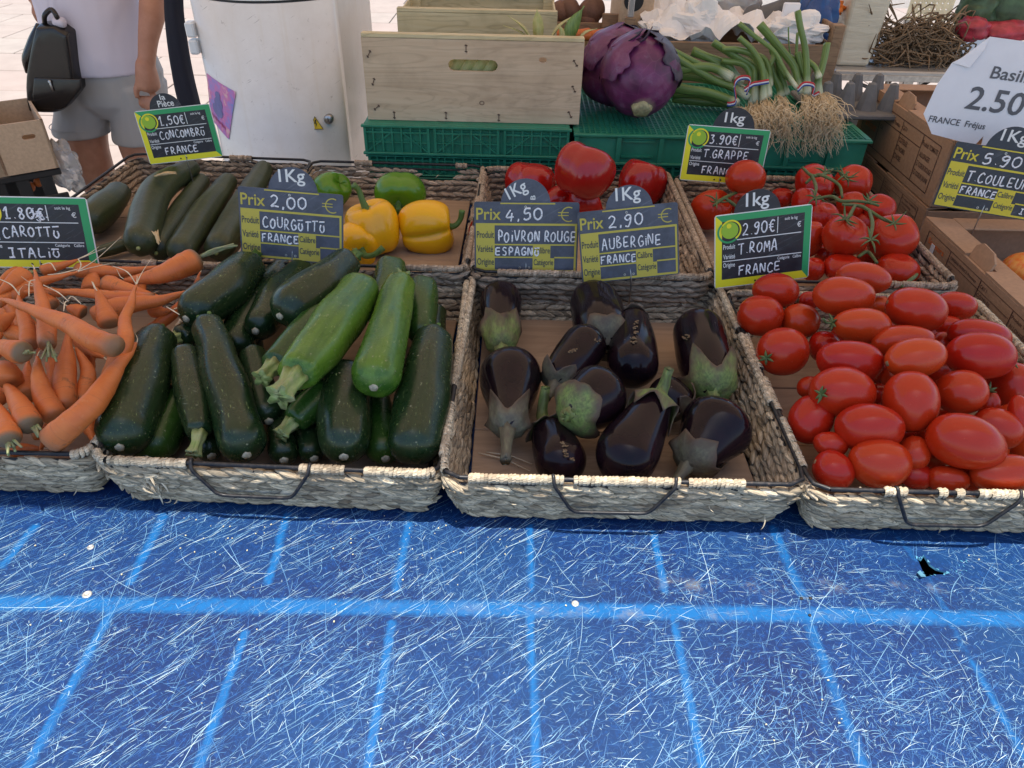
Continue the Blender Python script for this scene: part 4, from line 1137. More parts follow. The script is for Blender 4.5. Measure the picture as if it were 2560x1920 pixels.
# tomatoes
def ctm(cx, cy): return (1700 + cx * .4702, 560 + cy * .4702)
def star(mb, o, T, n=6, L=.018, curl=.5, w=.0022, droop=0.3):
    T = np.array(T, dtype=float); T /= np.linalg.norm(T)
    a1 = np.cross(T, [.3, .2, .9]); a1 /= np.linalg.norm(a1); a2 = np.cross(T, a1)
    for k in range(n):
        an = k * 2 * math.pi / n + random.uniform(-.25, .25); d = a1 * math.cos(an) + a2 * math.sin(an)
        l = L * random.uniform(.7, 1.15); c = random.uniform(-droop, curl)
        tube(mb, [o, o + d * l * .5 + T * l * .12, o + d * l + T * l * c], [w * .8, w, w * .2], 5, 6, 1)
def tomato(x, y, z, rx, ry, ang, label, mat='roma', name='roma_tomato', grp='roma tomatoes in the front right tray', cal=None, grid=ctm, sc_=.4702, dimple=False, axis=None, calside=-1, stem=False):
    SEED[0] += 1; sd = SEED[0] * 2.3
    c = np.array(P(*grid(x, y), z)); s = dep(c) * sc_
    a, b = rx * s * (1 if dimple else .965), ry * s
    if axis is None:
        if ry > rx * 1.05: a, b = b, a; ang += 90
        an = R(-ang); d = np.array(CR) * math.cos(an) + (np.array(CU) * .75 + np.array([0, .6, 0])* .25) * math.sin(an)
    else: d = np.array(axis, dtype=float); a = ry * s; b = rx * s
    d /= np.linalg.norm(d)
    n = 20; sides = 24
    u = np.linspace(0, math.pi, n); xs_ = -np.cos(u); r = np.sin(u)
    e = np.abs(r) ** .88                 # plump
    if dimple: xs_ = xs_ * (1 - .20 * np.exp(-(r / .30) ** 2) * (xs_ > 0))
    path = c + d * (xs_ * a)[:, None]
    t1 = np.cross(d, [.1, .3, 1.]); t1 /= np.linalg.norm(t1); t2 = np.cross(d, t1)
    th = np.arange(sides) * 2 * math.pi / sides
    lob = 1 + (.022 if dimple else .012) * np.cos((5 if dimple else 3) * th + sd)[None] * (xs_ > -.3)[:, None]
    tap = 1 + .05 * math.sin(sd) * xs_
    V = path[:, None] + (e * b * tap)[:, None, None] * lob[..., None] * (np.cos(th)[None, :, None] * t1 + np.sin(th)[None, :, None] * t2)
    V = V.reshape(-1, 3)
    V = jitter(V, .0028, 18, sd)
    F = [(i * sides + j, i * sides + (j + 1) % sides, (i + 1) * sides + (j + 1) % sides, (i + 1) * sides + j) for i in range(n - 1) for j in range(sides)]
    root = thing(name, tuple(c), label, 'tomato', grp)
    mk('flesh', V, F, M[mat], root, True)
    if not cal and not dimple and SEED[0] % 5 < 2:
        sg_ = -1 if SEED[0] % 2 else 1; o = c + d * a * sg_ * .985
        Vs, Fs, l3, *_ = body([o - d * sg_ * .003, o + d * sg_ * .0008], [.0046, .0042], 5, 9, lambda t_, t, i: 1 + .15 * np.cos(4 * t_)); mk('stem_scar', Vs, Fs, M['scab'], root, True, 1, l3)
    if cal:
        o = c + d * a * calside * (.98 if not dimple else .78)
        if isinstance(cal, tuple):       # calyx placed at a pixel of the visible side
            dd = np.array(ray(*grid(*cal)).normalized()); rel = c - np.array(CAM); al = rel @ dd
            o = np.array(CAM) + dd * (al - b * .93)
            T = o - c
        else: T = d * calside
        mb = MB(); star(mb, o, T, 6, .013 if not dimple else .02)
        if stem:
            T = T / np.linalg.norm(T); tube(mb, [o, o + T * .01, o + T * .016 + np.array([0, 0, .006])], [.002, .0016, .0018], 6, 6, 1)
        mb.build('calyx', M['vine'], root)
    return root
for args in [
    (510, 355, .118, 128, 92, 8, 'roma tomato half behind the lower edge of its green price sign', {}),
    (425, 485, .105, 125, 112, 20, 'round roma tomato leaning on the left rim with a brown stem scar on top', {}),
    (640, 518, .098, 105, 94, 10, 'orange tinted roma tomato between the rim leaners and the upper row', {}),
    (545, 676, .100, 137, 127, 0, 'large round roma tomato above the bare tray floor, green calyx on its left', dict(cal=(462, 712))),
    (875, 385, .150, 170, 108, 6, 'long roma tomato lying level, first right of the price sign', {}),
    (975, 290, .135, 152, 84, 12, 'long roma tomato touching the vine tomato tray behind', {}),
    (965, 540, .138, 158, 97, 6, 'long roma tomato with a curled green stem on its left end', dict(cal=True, stem=True)),
    (1255, 455, .148, 163, 116, 18, 'large pear shaped roma tomato high in the back middle', {}),
    (1465, 435, .118, 108, 78, 8, 'roma tomato alone near the cardboard box at the back right', {}),
    (900, 735, .125, 178, 118, 8, 'broad roma tomato in the middle row left with a slight pleat', {}),
    (1185, 625, .130, 172, 92, -4, 'flat roma tomato with pale specks in the middle of the heap', {}),
    (1250, 712, .150, 165, 110, -14, 'roma tomato tilted up to the right with a shallow groove', {}),
    (1600, 700, .140, 180, 125, 6, 'largest level roma tomato at the right edge with curly green calyx', dict(cal=True, calside=1)),
    (1595, 592, .125, 168, 86, 10, 'roma tomato partly behind the largest level one at the right', {}),
    (860, 895, .118, 175, 136, 6, 'big roma tomato in front left with a green star calyx facing forward', dict(cal=(752, 902))),
    (1225, 945, .125, 145, 165, 0, 'upright orange red roma tomato in the middle of the front rows', {}),
    (1490, 895, .118, 132, 122, 5, 'roma tomato immediately right of the upright one', {}),
    (1005, 1085, .106, 178, 136, 6, 'roma tomato with a thin green stalk lying on its right', {}),
    (1520, 1162, .112, 204, 145, 22, 'biggest deep red roma tomato, slanting down to the right near the front', {}),
    (1690, 1085, .095, 135, 100, 28, 'roma tomato behind the biggest deep red one, on its right', {}),
    (1060, 1270, .088, 162, 130, 0, 'front roma tomato with sunlight on its lower edge', {}),
    (815, 1310, .075, 112, 100, 30, 'roma tomato in the front left corner of its tray', {}),
    (698, 1040, .082, 116, 130, 15, 'roma tomato against the left wall with its blossom point showing', {}),
    (800, 1172, .085, 90, 74, 0, 'roma tomato wedged above the front left corner one', {}),
    (1725, 1325, .085, 175, 98, -8, 'roma tomato cut by the right edge at the front rim', {}),
    (1250, 1335, .065, 88, 74, 10, 'small roma tomato behind the rim wrapping near the handle', {}),
    (1430, 1362, .070, 118, 74, 0, 'roma tomato low behind the steel front rim, right of the handle', {}),
    (1240, 1222, .085, 86, 96, 30, 'roma tomato right of the sunlit front one', {}),
    (1340, 1190, .062, 100, 110, 0, 'dark red roma tomato in the deep shade of the heap', {}),
    (1765, 860, .090, 120, 125, 0, 'deep red roma tomato at the right picture edge under the curly calyx', {}),
    (1638, 955, .085, 58, 74, 0, 'small roma tomato with a green stalk between two big ones', dict(cal=(1640, 885))),
    (765, 655, .080, 84, 88, 0, 'roma tomato under the curled stem of the upper row', {}),
    (692, 865, .075, 66, 60, 0, 'roma tomato peeping out left of the star calyx one', {}),
    (1392, 640, .095, 62, 66, 0, 'roma tomato hidden behind the grooved one', {}),
    (1430, 545, .100, 74, 52, 0, 'roma tomato in the gap below the lone back right one', {}),
    (1050, 905, .085, 62, 56, 0, 'roma tomato peeping between star calyx and upright ones', {}),
    (1800, 1020, .110, 60, 110, 0, 'roma tomato at the right picture edge, middle height', {}),
    (688, 405, .080, 58, 46, 0, 'roma tomato in the shade right of the price sign', {}),
    (1062, 432, .095, 56, 52, 0, 'roma tomato in the gap between the level and the pear shaped ones', {}),
    (1765, 1022, .085, 84, 62, 0, 'roma tomato behind the one at the right picture edge', {}),
    (1900, 700, .13, 150, 110, 0, None, {}), (1950, 1000, .12, 150, 120, 0, None, {}), (1980, 1250, .11, 150, 110, 0, None, {}),
]:
    if args[6] is None: continue
    tomato(*args[:7], **args[7])
# filling underneath, built as roma tomatoes of the lower layer
low = [(900, 620), (1060, 760), (1180, 830), (1400, 780), (1540, 800), (960, 980), (1150, 1120), (1400, 1040), (1640, 1200), (940, 460), (1130, 560), (1300, 560), (1560, 1330), (1850, 1180), (1120, 1300)]
lowd = ['below the curled green stem', 'under the flat pale specked one', 'behind the upright orange red one', 'under the right side of the grooved one', 'under the one with curly green calyx', 'between the star calyx one and the green stalk one', 'left of the biggest deep red one', 'just above the biggest deep red one', 'right of the biggest deep red one', 'under the first long level one', 'under the left end of the pear shaped one', 'under the middle of the pear shaped one', 'low at the rim on the right', 'outermost at the right wall', 'at the rim behind the front one']
for i, (x, y) in enumerate(low):
    tomato(x, y, .052, 105, 92, random.uniform(-40, 40), 'roma tomato of the lower layer, ' + lowd[i], cal=None)
def cv(cx, cy): return (1680 + cx * .3978, 240 + cy * .3978)
VG = 'vine tomatoes in the back right tray'
for x, y, z, rx, ry, label, ax in [
    (465, 512, .150, 126, 108, 'vine tomato standing highest in front of its price sign', (0, -.3, -1)),
    (245, 715, .085, 122, 140, 'vine tomato at the left wall of the back right tray', (.4, -.4, .6)),
    (1140, 545, .120, 116, 105, 'vine tomato at the top right of the bunch by the cardboard box', (-.2, -.3, .8)),
    (895, 548, .120, 126, 96, 'vine tomato at the top left of the right hand bunch', (.3, -.4, .8)),
    (845, 668, .115, 92, 84, 'vine tomato below the top left one of the bunch', (.4, -.3, .8)),
    (1300, 715, .105, 98, 100, 'vine tomato at the right end of the bunch', (-.4, -.4, .8)),
    (1130, 685, .105, 92, 80, 'vine tomato in the middle of the bunch under the stalk', (0, -.4, .8)),
    (955, 765, .105, 98, 100, 'vine tomato in the second row beside the green framed sign', (0, -.2, .9)),
    (1085, 882, .120, 142, 122, 'large vine tomato at front centre with the stalk across its top', (.2, -.3, .9)),
    (1385, 890, .115, 150, 126, 'large vine tomato at the front right under the stalk end', (-.4, -.5, .8)),
    (870, 900, .095, 80, 116, 'vine tomato partly hidden by the right edge of the roma price sign', (0, 0, 1)),
    (1072, 1080, .080, 118, 78, 'vine tomato low at the front rim of its tray', (0, 0, 1)),
    (1412, 1090, .080, 134, 88, 'vine tomato in the front right corner of its tray', (0, 0, 1)),
    (890, 1088, .075, 72, 72, 'vine tomato low beside the lower corner of the roma price sign', (0, 0, 1)),
    (690, 640, .075, 70, 58, 'small vine tomato seen behind the round 1kg disc', (0, 0, 1)),
    (965, 1000, .060, 70, 66, 'vine tomato in the shade between the front ones', (0, 0, 1)),
    (1235, 990, .055, 70, 66, 'vine tomato in the dark gap under the stalk', (0, 0, 1)),
    (430, 680, .080, 80, 70, 'vine tomato behind the 1kg disc, left part of the tray', (0, 0, 1)),
    (1200, 800, .075, 80, 80, 'vine tomato deep under the crossing stalks', (0, 0, 1)),
    (560, 760, .060, 90, 90, 'vine tomato behind the roma price sign', (0, 0, 1)),
]:
    tomato(x, y, z, rx, ry, 0, label, 'tomato', 'vine_tomato', VG, None, cv, .3978, True, ax)
def vinep(x, y, z): return np.array(P(*cv(x, y), z))
for name_, lab, stalks, stars_ in (
    ('tomato_vine', 'green vine stalk running across the right hand bunch of tomatoes',
     [[(840, 550, .150), (900, 500, .165), (960, 505, .17), (1050, 560, .165), (1070, 640, .155)], [(880, 500, .165), (905, 570, .160), (900, 620, .155)],
      [(890, 650, .150), (1000, 630, .160), (1060, 660, .165), (1150, 660, .165), (1240, 670, .160), (1300, 690, .155)],
      [(1070, 680, .165), (1180, 690, .165), (1240, 720, .165), (1320, 770, .160), (1390, 800, .155)], [(1240, 720, .165), (1260, 800, .165), (1250, 870, .16), (1245, 900, .155)],
      [(1150, 690, .165), (1110, 760, .16), (1090, 780, .155)], [(820, 450, .160), (880, 500, .165), (960, 490, .165), (1010, 460, .16)]],
     [(1090, 775, .158), (1250, 905, .158), (1395, 800, .158), (900, 640, .152), (1095, 520, .150), (1240, 660, .160), (960, 480, .165), (1080, 500, .16)]),
    ('tomato_vine', 'small green vine stalk on the tomatoes left of the 1kg disc',
     [[(260, 690, .120), (330, 640, .130), (420, 600, .125), (480, 570, .120)], [(330, 640, .130), (400, 690, .115), (430, 720, .11)]],
     [(280, 660, .125), (470, 580, .12)]),
    ('tomato_vine', 'thin green stalk bits in the gap at the front of the vine tomato tray',
     [[(1170, 1010, .10), (1230, 980, .105), (1290, 1050, .10)], [(1440, 1200, .10), (1520, 1140, .105), (1540, 1120, .10)]], [])):
    mb = MB()
    for st_ in stalks: tube(mb, [vinep(*q) for q in st_], [.0028, .0034, .0030, .0024], 7, 18, 1)
    for q in stars_: star(mb, vinep(*q), (0, -.4, .8), 6, .024, .7, .0020, .4)
    V0 = vinep(*stalks[0][0])
    tag(mb.build(name_, M['vine'], None, org=tuple(V0)), lab, 'vine', 'green vine stalks on the tomatoes')

# peppers
def cp(cx, cy): return (560 + cx * .5244, 380 + cy * .5244)
def pepper(c, z, R_, L_, ax, label, mat, lobes=4, stem=None, cal=True, squash=1.0, name='pepper', depthl=.16, ph=None, grp='peppers', waist=0):
    SEED[0] += 1; sd = SEED[0] * 2.9
    C_ = np.array(P(*cp(*c), z)); s = dep(C_) * .5244; r = R_ * s; L = L_ * s
    d = np.array(ax, dtype=float); d /= np.linalg.norm(d)
    t1 = np.cross(d, [.05, .1, 1.]) if abs(d[2]) < .9 else np.cross(d, [0, 1., 0]); t1 /= np.linalg.norm(t1); t2 = np.cross(d, t1)
    n = 26; sides = 40; th = np.arange(sides) * 2 * math.pi / sides; ph = random.uniform(0, 6) if ph is None else ph
    V = []
    for i in range(n):
        u = i / (n - 1) * math.pi; x = -math.cos(u); rr = abs(math.sin(u)) ** .62
        shape = (1 + .06 * x)                       # wider at the shoulder (stem end, x=+1)
        dim = np.exp(-(rr / .45) ** 2)
        x_ = x * (1 - (.24 if x > 0 else .16) * dim) * (1 - waist * .15)
        l = 1 - depthl * (np.abs(np.cos(lobes * (th + ph) / 2)) ** .35 * -1 + 1) * (.35 + .65 * min(1, rr * 1.2))
        l2 = l * rr * shape * (1 + .03 * np.sin(th * 2 + sd + 2 * x))
        p = C_ + d * (x_ * L) + (np.cos(th)[:, None] * t1 + np.sin(th)[:, None] * t2 * squash) * (l2 * r)[:, None]
        bul = (np.abs(np.cos(lobes * (th + ph) / 2)) - .5) * .10 * L * (1 - rr) * (1 if x > 0 else -1)
        p = p + d * bul[:, None] * 1.0
        V.append(p)
    V = jitter(np.concatenate(V), .004, 14, sd)
    F = [(i * sides + j, i * sides + (j + 1) % sides, (i + 1) * sides + (j + 1) % sides, (i + 1) * sides + j) for i in range(n - 1) for j in range(sides)]
    root = thing(name, tuple(C_), label, 'pepper', grp)
    mk('flesh', V, F, M[mat], root)
    if stem is not None:
        o = C_ + d * L * .74
        pts = [o - d * .008] + [o + np.array(q) for q in stem]
        mb = MB(); tube(mb, pts, [.0085, .0058, .0052, .0062], 10, 14, 1)
        V, F, l3, *_ = body([o - d * .004, o + d * .006], [.016, .013], 6, 14, lambda th, t, i: 1 + .12 * np.cos(5 * th)); mb.add(V, F, 1, l3)
        mb.build('stem', M['green_stem'], root)
    return root
PG = 'yellow and green peppers in the back tray'; RG = 'red peppers in the back middle tray'
pepper((505, 190), .070, 95, 105, (.6, -.2, .5), 'green pepper half behind the blue courgette price sign', 'pepper_g', grp=PG, squash=.9)
pepper((838, 205), .080, 122, 92, (.05, -.75, -.25), 'green pepper with its calyx facing forward above the yellow ones', 'pepper_g', 3, [(0, -.012, -.002), (.004, -.02, -.004)], grp=PG, ph=.5)
pepper((712, 362), .080, 130, 126, (-.25, .05, .95), 'yellow pepper standing upright with a tall bent green stem', 'pepper_y', 4, [(-.006, 0, .016), (-.012, .004, .035), (-.020, 0, .048)], grp=PG)
pepper((628, 440), .064, 112, 96, (.45, -.8, -.1), 'yellow pepper in front with its curved stem pointing right', 'pepper_y', 4, [(.012, -.016, 0), (.03, -.022, .006), (.046, -.018, .018)], grp=PG)
pepper((965, 362), .070, 142, 134, (.95, .1, .12), 'yellow two lobed pepper lying on its side at the right', 'pepper_y', 2, [(.014, -.004, .0), (.026, 0, .012), (.030, .002, .030)], grp=PG, depthl=.34, ph=math.pi / 2, squash=.92)
pepper((1460, 155), .080, 122, 105, (.1, .2, .9), 'red pepper at the left behind the 1Kg disc', 'pepper_r', 3, grp=RG, depthl=.27)
pepper((1722, 95), .150, 148, 128, (.3, .25, .8), 'biggest bright red pepper standing on top of the others', 'pepper_r', 3, grp=RG, depthl=.27, ph=.3)
pepper((1990, 150), .085, 116, 108, (.2, .3, .9), 'dark red pepper at the right of its tray', 'pepper_r', 3, grp=RG, depthl=.27, ph=1.0)
pepper((1715, 250), .060, 120, 80, (.6, .1, .3), 'red pepper below the biggest one, between the two signs', 'pepper_r', 3, grp=RG, depthl=.27)
pepper((1220, 390), .055, 62, 70, (.2, .1, .9), 'red pepper mostly hidden left behind the red pepper sign', 'pepper_r', 4, grp=RG, depthl=.25)
pepper((1590, 260), .055, 95, 85, (.6, .1, .3), 'red pepper in the shade behind the two blue signs', 'pepper_r', 4, grp=RG, depthl=.25)

# carrots
def ck(cx, cy): return (cx * .3618, 640 + cy * .3618)
def carrot(pts, r, z, label, crown=None, stem=0, hair=.02, top=None, tipr=.12, dark=.5, seeds=1, greens=0):
    """pts from the thick crown to the thin tip in the enlarged grid; z per point"""
    SEED[0] += 1; sd = SEED[0] * 1.9
    zz = z if isinstance(z, (list, tuple)) else [z] * len(pts)
    if len(zz) != len(pts): zz = np.interp(np.linspace(0, 1, len(pts)), np.linspace(0, 1, len(zz)), zz)
    pp = [np.array(P(*ck(*p), q)) for p, q in zip(pts, zz)]; s = dep(pp[0]) * .3618
    R0 = r * s * 1.02
    rads = [R0 * k for k in (.96, 1.0, .90, .74, .56, .36, tipr)]
    V, F, l3, tt, pth, rr = body(pp, rads, 30, 14, lambda th, t, i: 1 + .025 * math.sin(i * 2.1 + sd) * (1 - t), .55, 1.0, 2.2, 1.6)
    V = jitter(V, .0035, 20, sd); V = jitter(V, .0008, 120, sd)
    Lt = np.linalg.norm(pth[-1] - pth[0])
    c_ = np.clip((.10 - tt) / .10, 0, 1) * dark * 1.6
    root = thing('carrot', tuple(pp[0]), label, 'carrot', 'carrots in the front left tray')
    mk('root', V, F, M['carrot'], root, True, np.clip(c_, 0, .9), l3)
    d = pth[0] - pth[2]; d /= np.linalg.norm(d)
    mb = MB()
    if stem:
        for k in range(6):
            o = pth[0] - d * .002 + np.array([random.gauss(0, .0022) for _ in range(3)])
            e = d + np.array([random.gauss(0, .18) for _ in range(3)])
            tube(mb, [o, o + e * stem * .5, o + e * stem * random.uniform(.7, 1.1)], [.0022, .0017, .0014], 5, 5, 1)
    if greens:
        for k in range(4):
            o = pth[0] - d * .002; g = np.array(greens) + np.array([0, 0, random.gauss(0, .003)])
            tube(mb, [o, o + g * .5 + np.array([0, 0, .002 * k]), o + g + np.array([random.gauss(0, .003), 0, random.gauss(0, .003)])], [.0028, .0024, .0018], 6, 7, 1)
    if mb.n: mb.build('stalks', M['carrot_stem'], root)
    if hair:
        mb = MB(); e = pth[-1] - pth[-3]; e /= np.linalg.norm(e)
        for k in range(1 if hair < .03 else 2):
            q = np.array([random.gauss(0, .5), random.gauss(0, .5), random.gauss(.1, .4)])
            tube(mb, [pth[-1] - e * .003, pth[-1] + e * hair * .5 + q * hair * .2, pth[-1] + e * hair + q * hair * .7], [.0012, .0006, .0003], 4, 8, 1)
        mb.build('root_tip', M['roots'], root)
    return root
K = carrot
K([(815, 640), (600, 540), (400, 430), (200, 370), (0, 300)], 80, [.168, .172, .172, .168, .162], 'longest carrot, lying across the top from the left edge towards the courgettes')
K([(330, 1290), (480, 1180), (640, 1010), (800, 800), (945, 605)], 92, [.095, .115, .13, .135, .13], 'big bent carrot with black scars resting on the front right rim', dark=.5)
K([(740, 860), (800, 740), (868, 590), (860, 440), (905, 340), (940, 200)], 58, [.10, .125, .145, .15, .16, .165], 'wavy carrot standing up with a long thin tip, right of centre', hair=.045)
K([(765, 490), (700, 330), (655, 225)], 68, [.125, .145, .16], 'short pointed carrot standing with its black tip up', hair=.012)
K([(175, 665), (60, 640), (-120, 600)], 78, [.15, .145, .14], 'carrot at the left edge with its dark crown facing the buyer', stem=.012, dark=.9)
K([(332, 625), (320, 500), (285, 330), (262, 200), (238, 85)], 58, [.135, .14, .15, .155, .16], 'thin tipped upright carrot with a green stalk at its lower end', stem=.04)
K([(215, 640), (190, 520), (150, 400), (128, 270)], 62, [.115, .125, .135, .145], 'carrot passing under the longest one at the left, tip with a brown tuft')
K([(385, 1130), (320, 1000), (275, 850), (255, 690)], 82, [.09, .10, .115, .125], 'slender carrot hanging down to the front with its tip up', dark=.3)
K([(452, 1060), (445, 850), (475, 600), (500, 480)], 80, [.085, .095, .10, .105], 'thick carrot under the longest one, rounded end downwards', dark=.25)
K([(565, 1030), (600, 880), (590, 740), (520, 640)], 66, [.075, .085, .09, .09], 'curved carrot right of the thick one with a dirty lower end', dark=.5)
K([(195, 980), (185, 840), (200, 720)], 62, [.08, .09, .095], 'carrot end behind the slender hanging one at the left', dark=.25)
K([(235, 1190), (170, 1090), (90, 960), (40, 880)], 80, [.105, .11, .11, .10], 'carrot with a cut stalk pointing to the front rim', stem=.018, dark=.9)
K([(75, 1290), (30, 1150), (-20, 1000)], 82, [.105, .11, .11], 'carrot with its stalk resting on the front rim at the left edge', stem=.018, dark=.8)
K([(55, 900), (40, 800), (-80, 740)], 92, [.10, .11, .11], 'fat carrot end at the left picture edge', dark=.2)
K([(1375, 10), (1150, 110), (950, 170), (860, 165)], 76, [.135, .13, .12, .115], 'big carrot at the top right with pale green stalks reaching the courgette sign', dark=.9, greens=(.055, .018, .012))
K([(520, 95), (800, 108), (1140, 70)], 48, [.10, .10, .10], 'level carrot along the back rim behind the big one')
K([(725, 180), (850, 215), (1080, 285), (1150, 310)], 55, [.12, .12, .11, .105], 'carrot with its dirty cut end facing forward below the big one', stem=.004, dark=.9)
K([(640, 250), (640, 180), (670, 120)], 72, [.09, .10, .10], 'stubby carrot behind the short pointed one', dark=.2)
K([(1080, 295), (800, 280), (560, 250), (285, 215)], 44, [.115, .12, .125, .13], 'long thin level carrot in the upper middle', hair=.03)
K([(640, 430), (760, 370), (1000, 320), (1330, 250)], 68, [.11, .115, .12, .125], 'long carrot running right until it touches a courgette', dark=.2)
K([(970, 560), (1100, 470), (1230, 360), (1330, 240), (1385, 110)], 44, [.055, .07, .085, .095, .10], 'carrot along the right wall of the tray, in half shade', dark=.2)
K([(190, 120), (90, 180), (-20, 270)], 62, [.135, .135, .13], 'carrot at the upper left with a brown green crown under the sign', stem=.014, dark=1.0)
K([(160, 110), (60, 150), (-60, 230)], 44, [.11, .11, .11], 'carrot at the upper left edge behind the brown crowned one')
K([(285, 110), (420, 70), (550, 18)], 38, [.125, .13, .135], 'thin carrot pointing up to the right before the carrot sign', hair=.03)
K([(60, 300), (220, 200), (400, 150), (540, 105)], 46, [.115, .125, .13, .135], 'carrot with branching rootlets in front of the sign', hair=.04)
K([(-40, 330), (100, 260), (260, 240)], 40, [.12, .12, .12], 'carrot crossing behind the upright thin tipped one')
K([(-60, 480), (30, 440), (110, 400)], 66, [.11, .11, .11], 'carrot at the left edge just under the longest one', dark=.6)
K([(60, 520), (160, 560), (260, 590)], 52, [.09, .09, .09], 'dull carrot in the shade at the left edge', dark=.4)
K([(270, 480), (262, 600), (250, 700)], 26, [.10, .10, .10], 'very thin carrot beside the upright thin tipped one')
K([(1040, 370), (1130, 390), (1200, 370)], 50, [.085, .085, .09], 'carrot lying under the long right hand one', hair=.03)
K([(590, 400), (520, 370), (470, 350)], 50, [.105, .11, .11], 'knobbly carrot with dark forked roots in the middle', dark=1.0, hair=.03)
K([(380, 340), (300, 280), (240, 230)], 50, [.105, .11, .11], 'carrot in the upper middle under the crossing ones')
K([(210, 1230), (300, 1210), (390, 1230)], 46, [.07, .07, .07], 'carrot lying flat behind the front rim, left of the big bent one')
K([(60, 1360), (180, 1330), (300, 1330)], 60, [.045, .045, .045], 'carrot in deep shade right behind the front rim')
K([(560, 560), (640, 660), (720, 700)], 60, [.075, .075, .075], 'shaded carrot below the middle of the longest one', stem=.02, dark=.9)
K([(350, 720), (360, 860), (340, 1000)], 42, [.08, .08, .08], 'shaded carrot behind the green stalked one')
K([(900, 130), (960, 190), (1010, 260)], 50, [.07, .07, .07], 'shaded carrot under the big upper right one')
rr_ = random.Random(5)
for i in range(26):
    x = rr_.uniform(-350, 640); y = rr_.uniform(120, 1180); a = rr_.uniform(0, math.pi); l = rr_.uniform(150, 260)
    K([(x, y), (x + l * .5 * math.cos(a), y + l * .5 * math.sin(a)), (x + l * math.cos(a), y + l * math.sin(a))], rr_.uniform(45, 66), rr_.uniform(.045, .07), 'carrot of the lower layer, mostly covered by the others', hair=.015, dark=.5)
for i in range(9):
    x = rr_.uniform(-560, -140); y = rr_.uniform(200, 1150); a = rr_.uniform(0, math.pi); l = rr_.uniform(250, 400)
    K([(x, y), (x + l * .5 * math.cos(a), y + l * .5 * math.sin(a)), (x + l * math.cos(a), y + l * math.sin(a))], rr_.uniform(55, 76), rr_.uniform(.09, .12), 'carrot heaped in the left part of the tray', hair=.015, dark=.5)
# loose rootlets and the dry leaf sprigs
mb = MB()
for a, b, c_ in (((0, 160), (80, 200), (135, 270)), ((200, 280), (205, 180), (245, 165)), ((780, 70), (880, 110), (945, 200)), ((300, 200), (400, 250), (470, 310)), ((1150, 350), (1200, 380), (1240, 405)), ((540, 20), (560, 60), (540, 110)), ((470, 300), (500, 280), (560, 330)), ((440, 380), (450, 320), (480, 310)), ((290, 60), (350, 50), (385, 100)), ((330, 130), (420, 120), (540, 90)), ((640, 180), (655, 215), (670, 240))):
    tube(mb, [np.array(P(*ck(*q), .165)) for q in (a, b, c_)], [.0007, .0010, .0006], 4, 9, 1)
tag(mb.build('rootlets', M['roots'], None), 'fine brown rootlets curling over the carrots', 'rootlets', None, 'stuff')
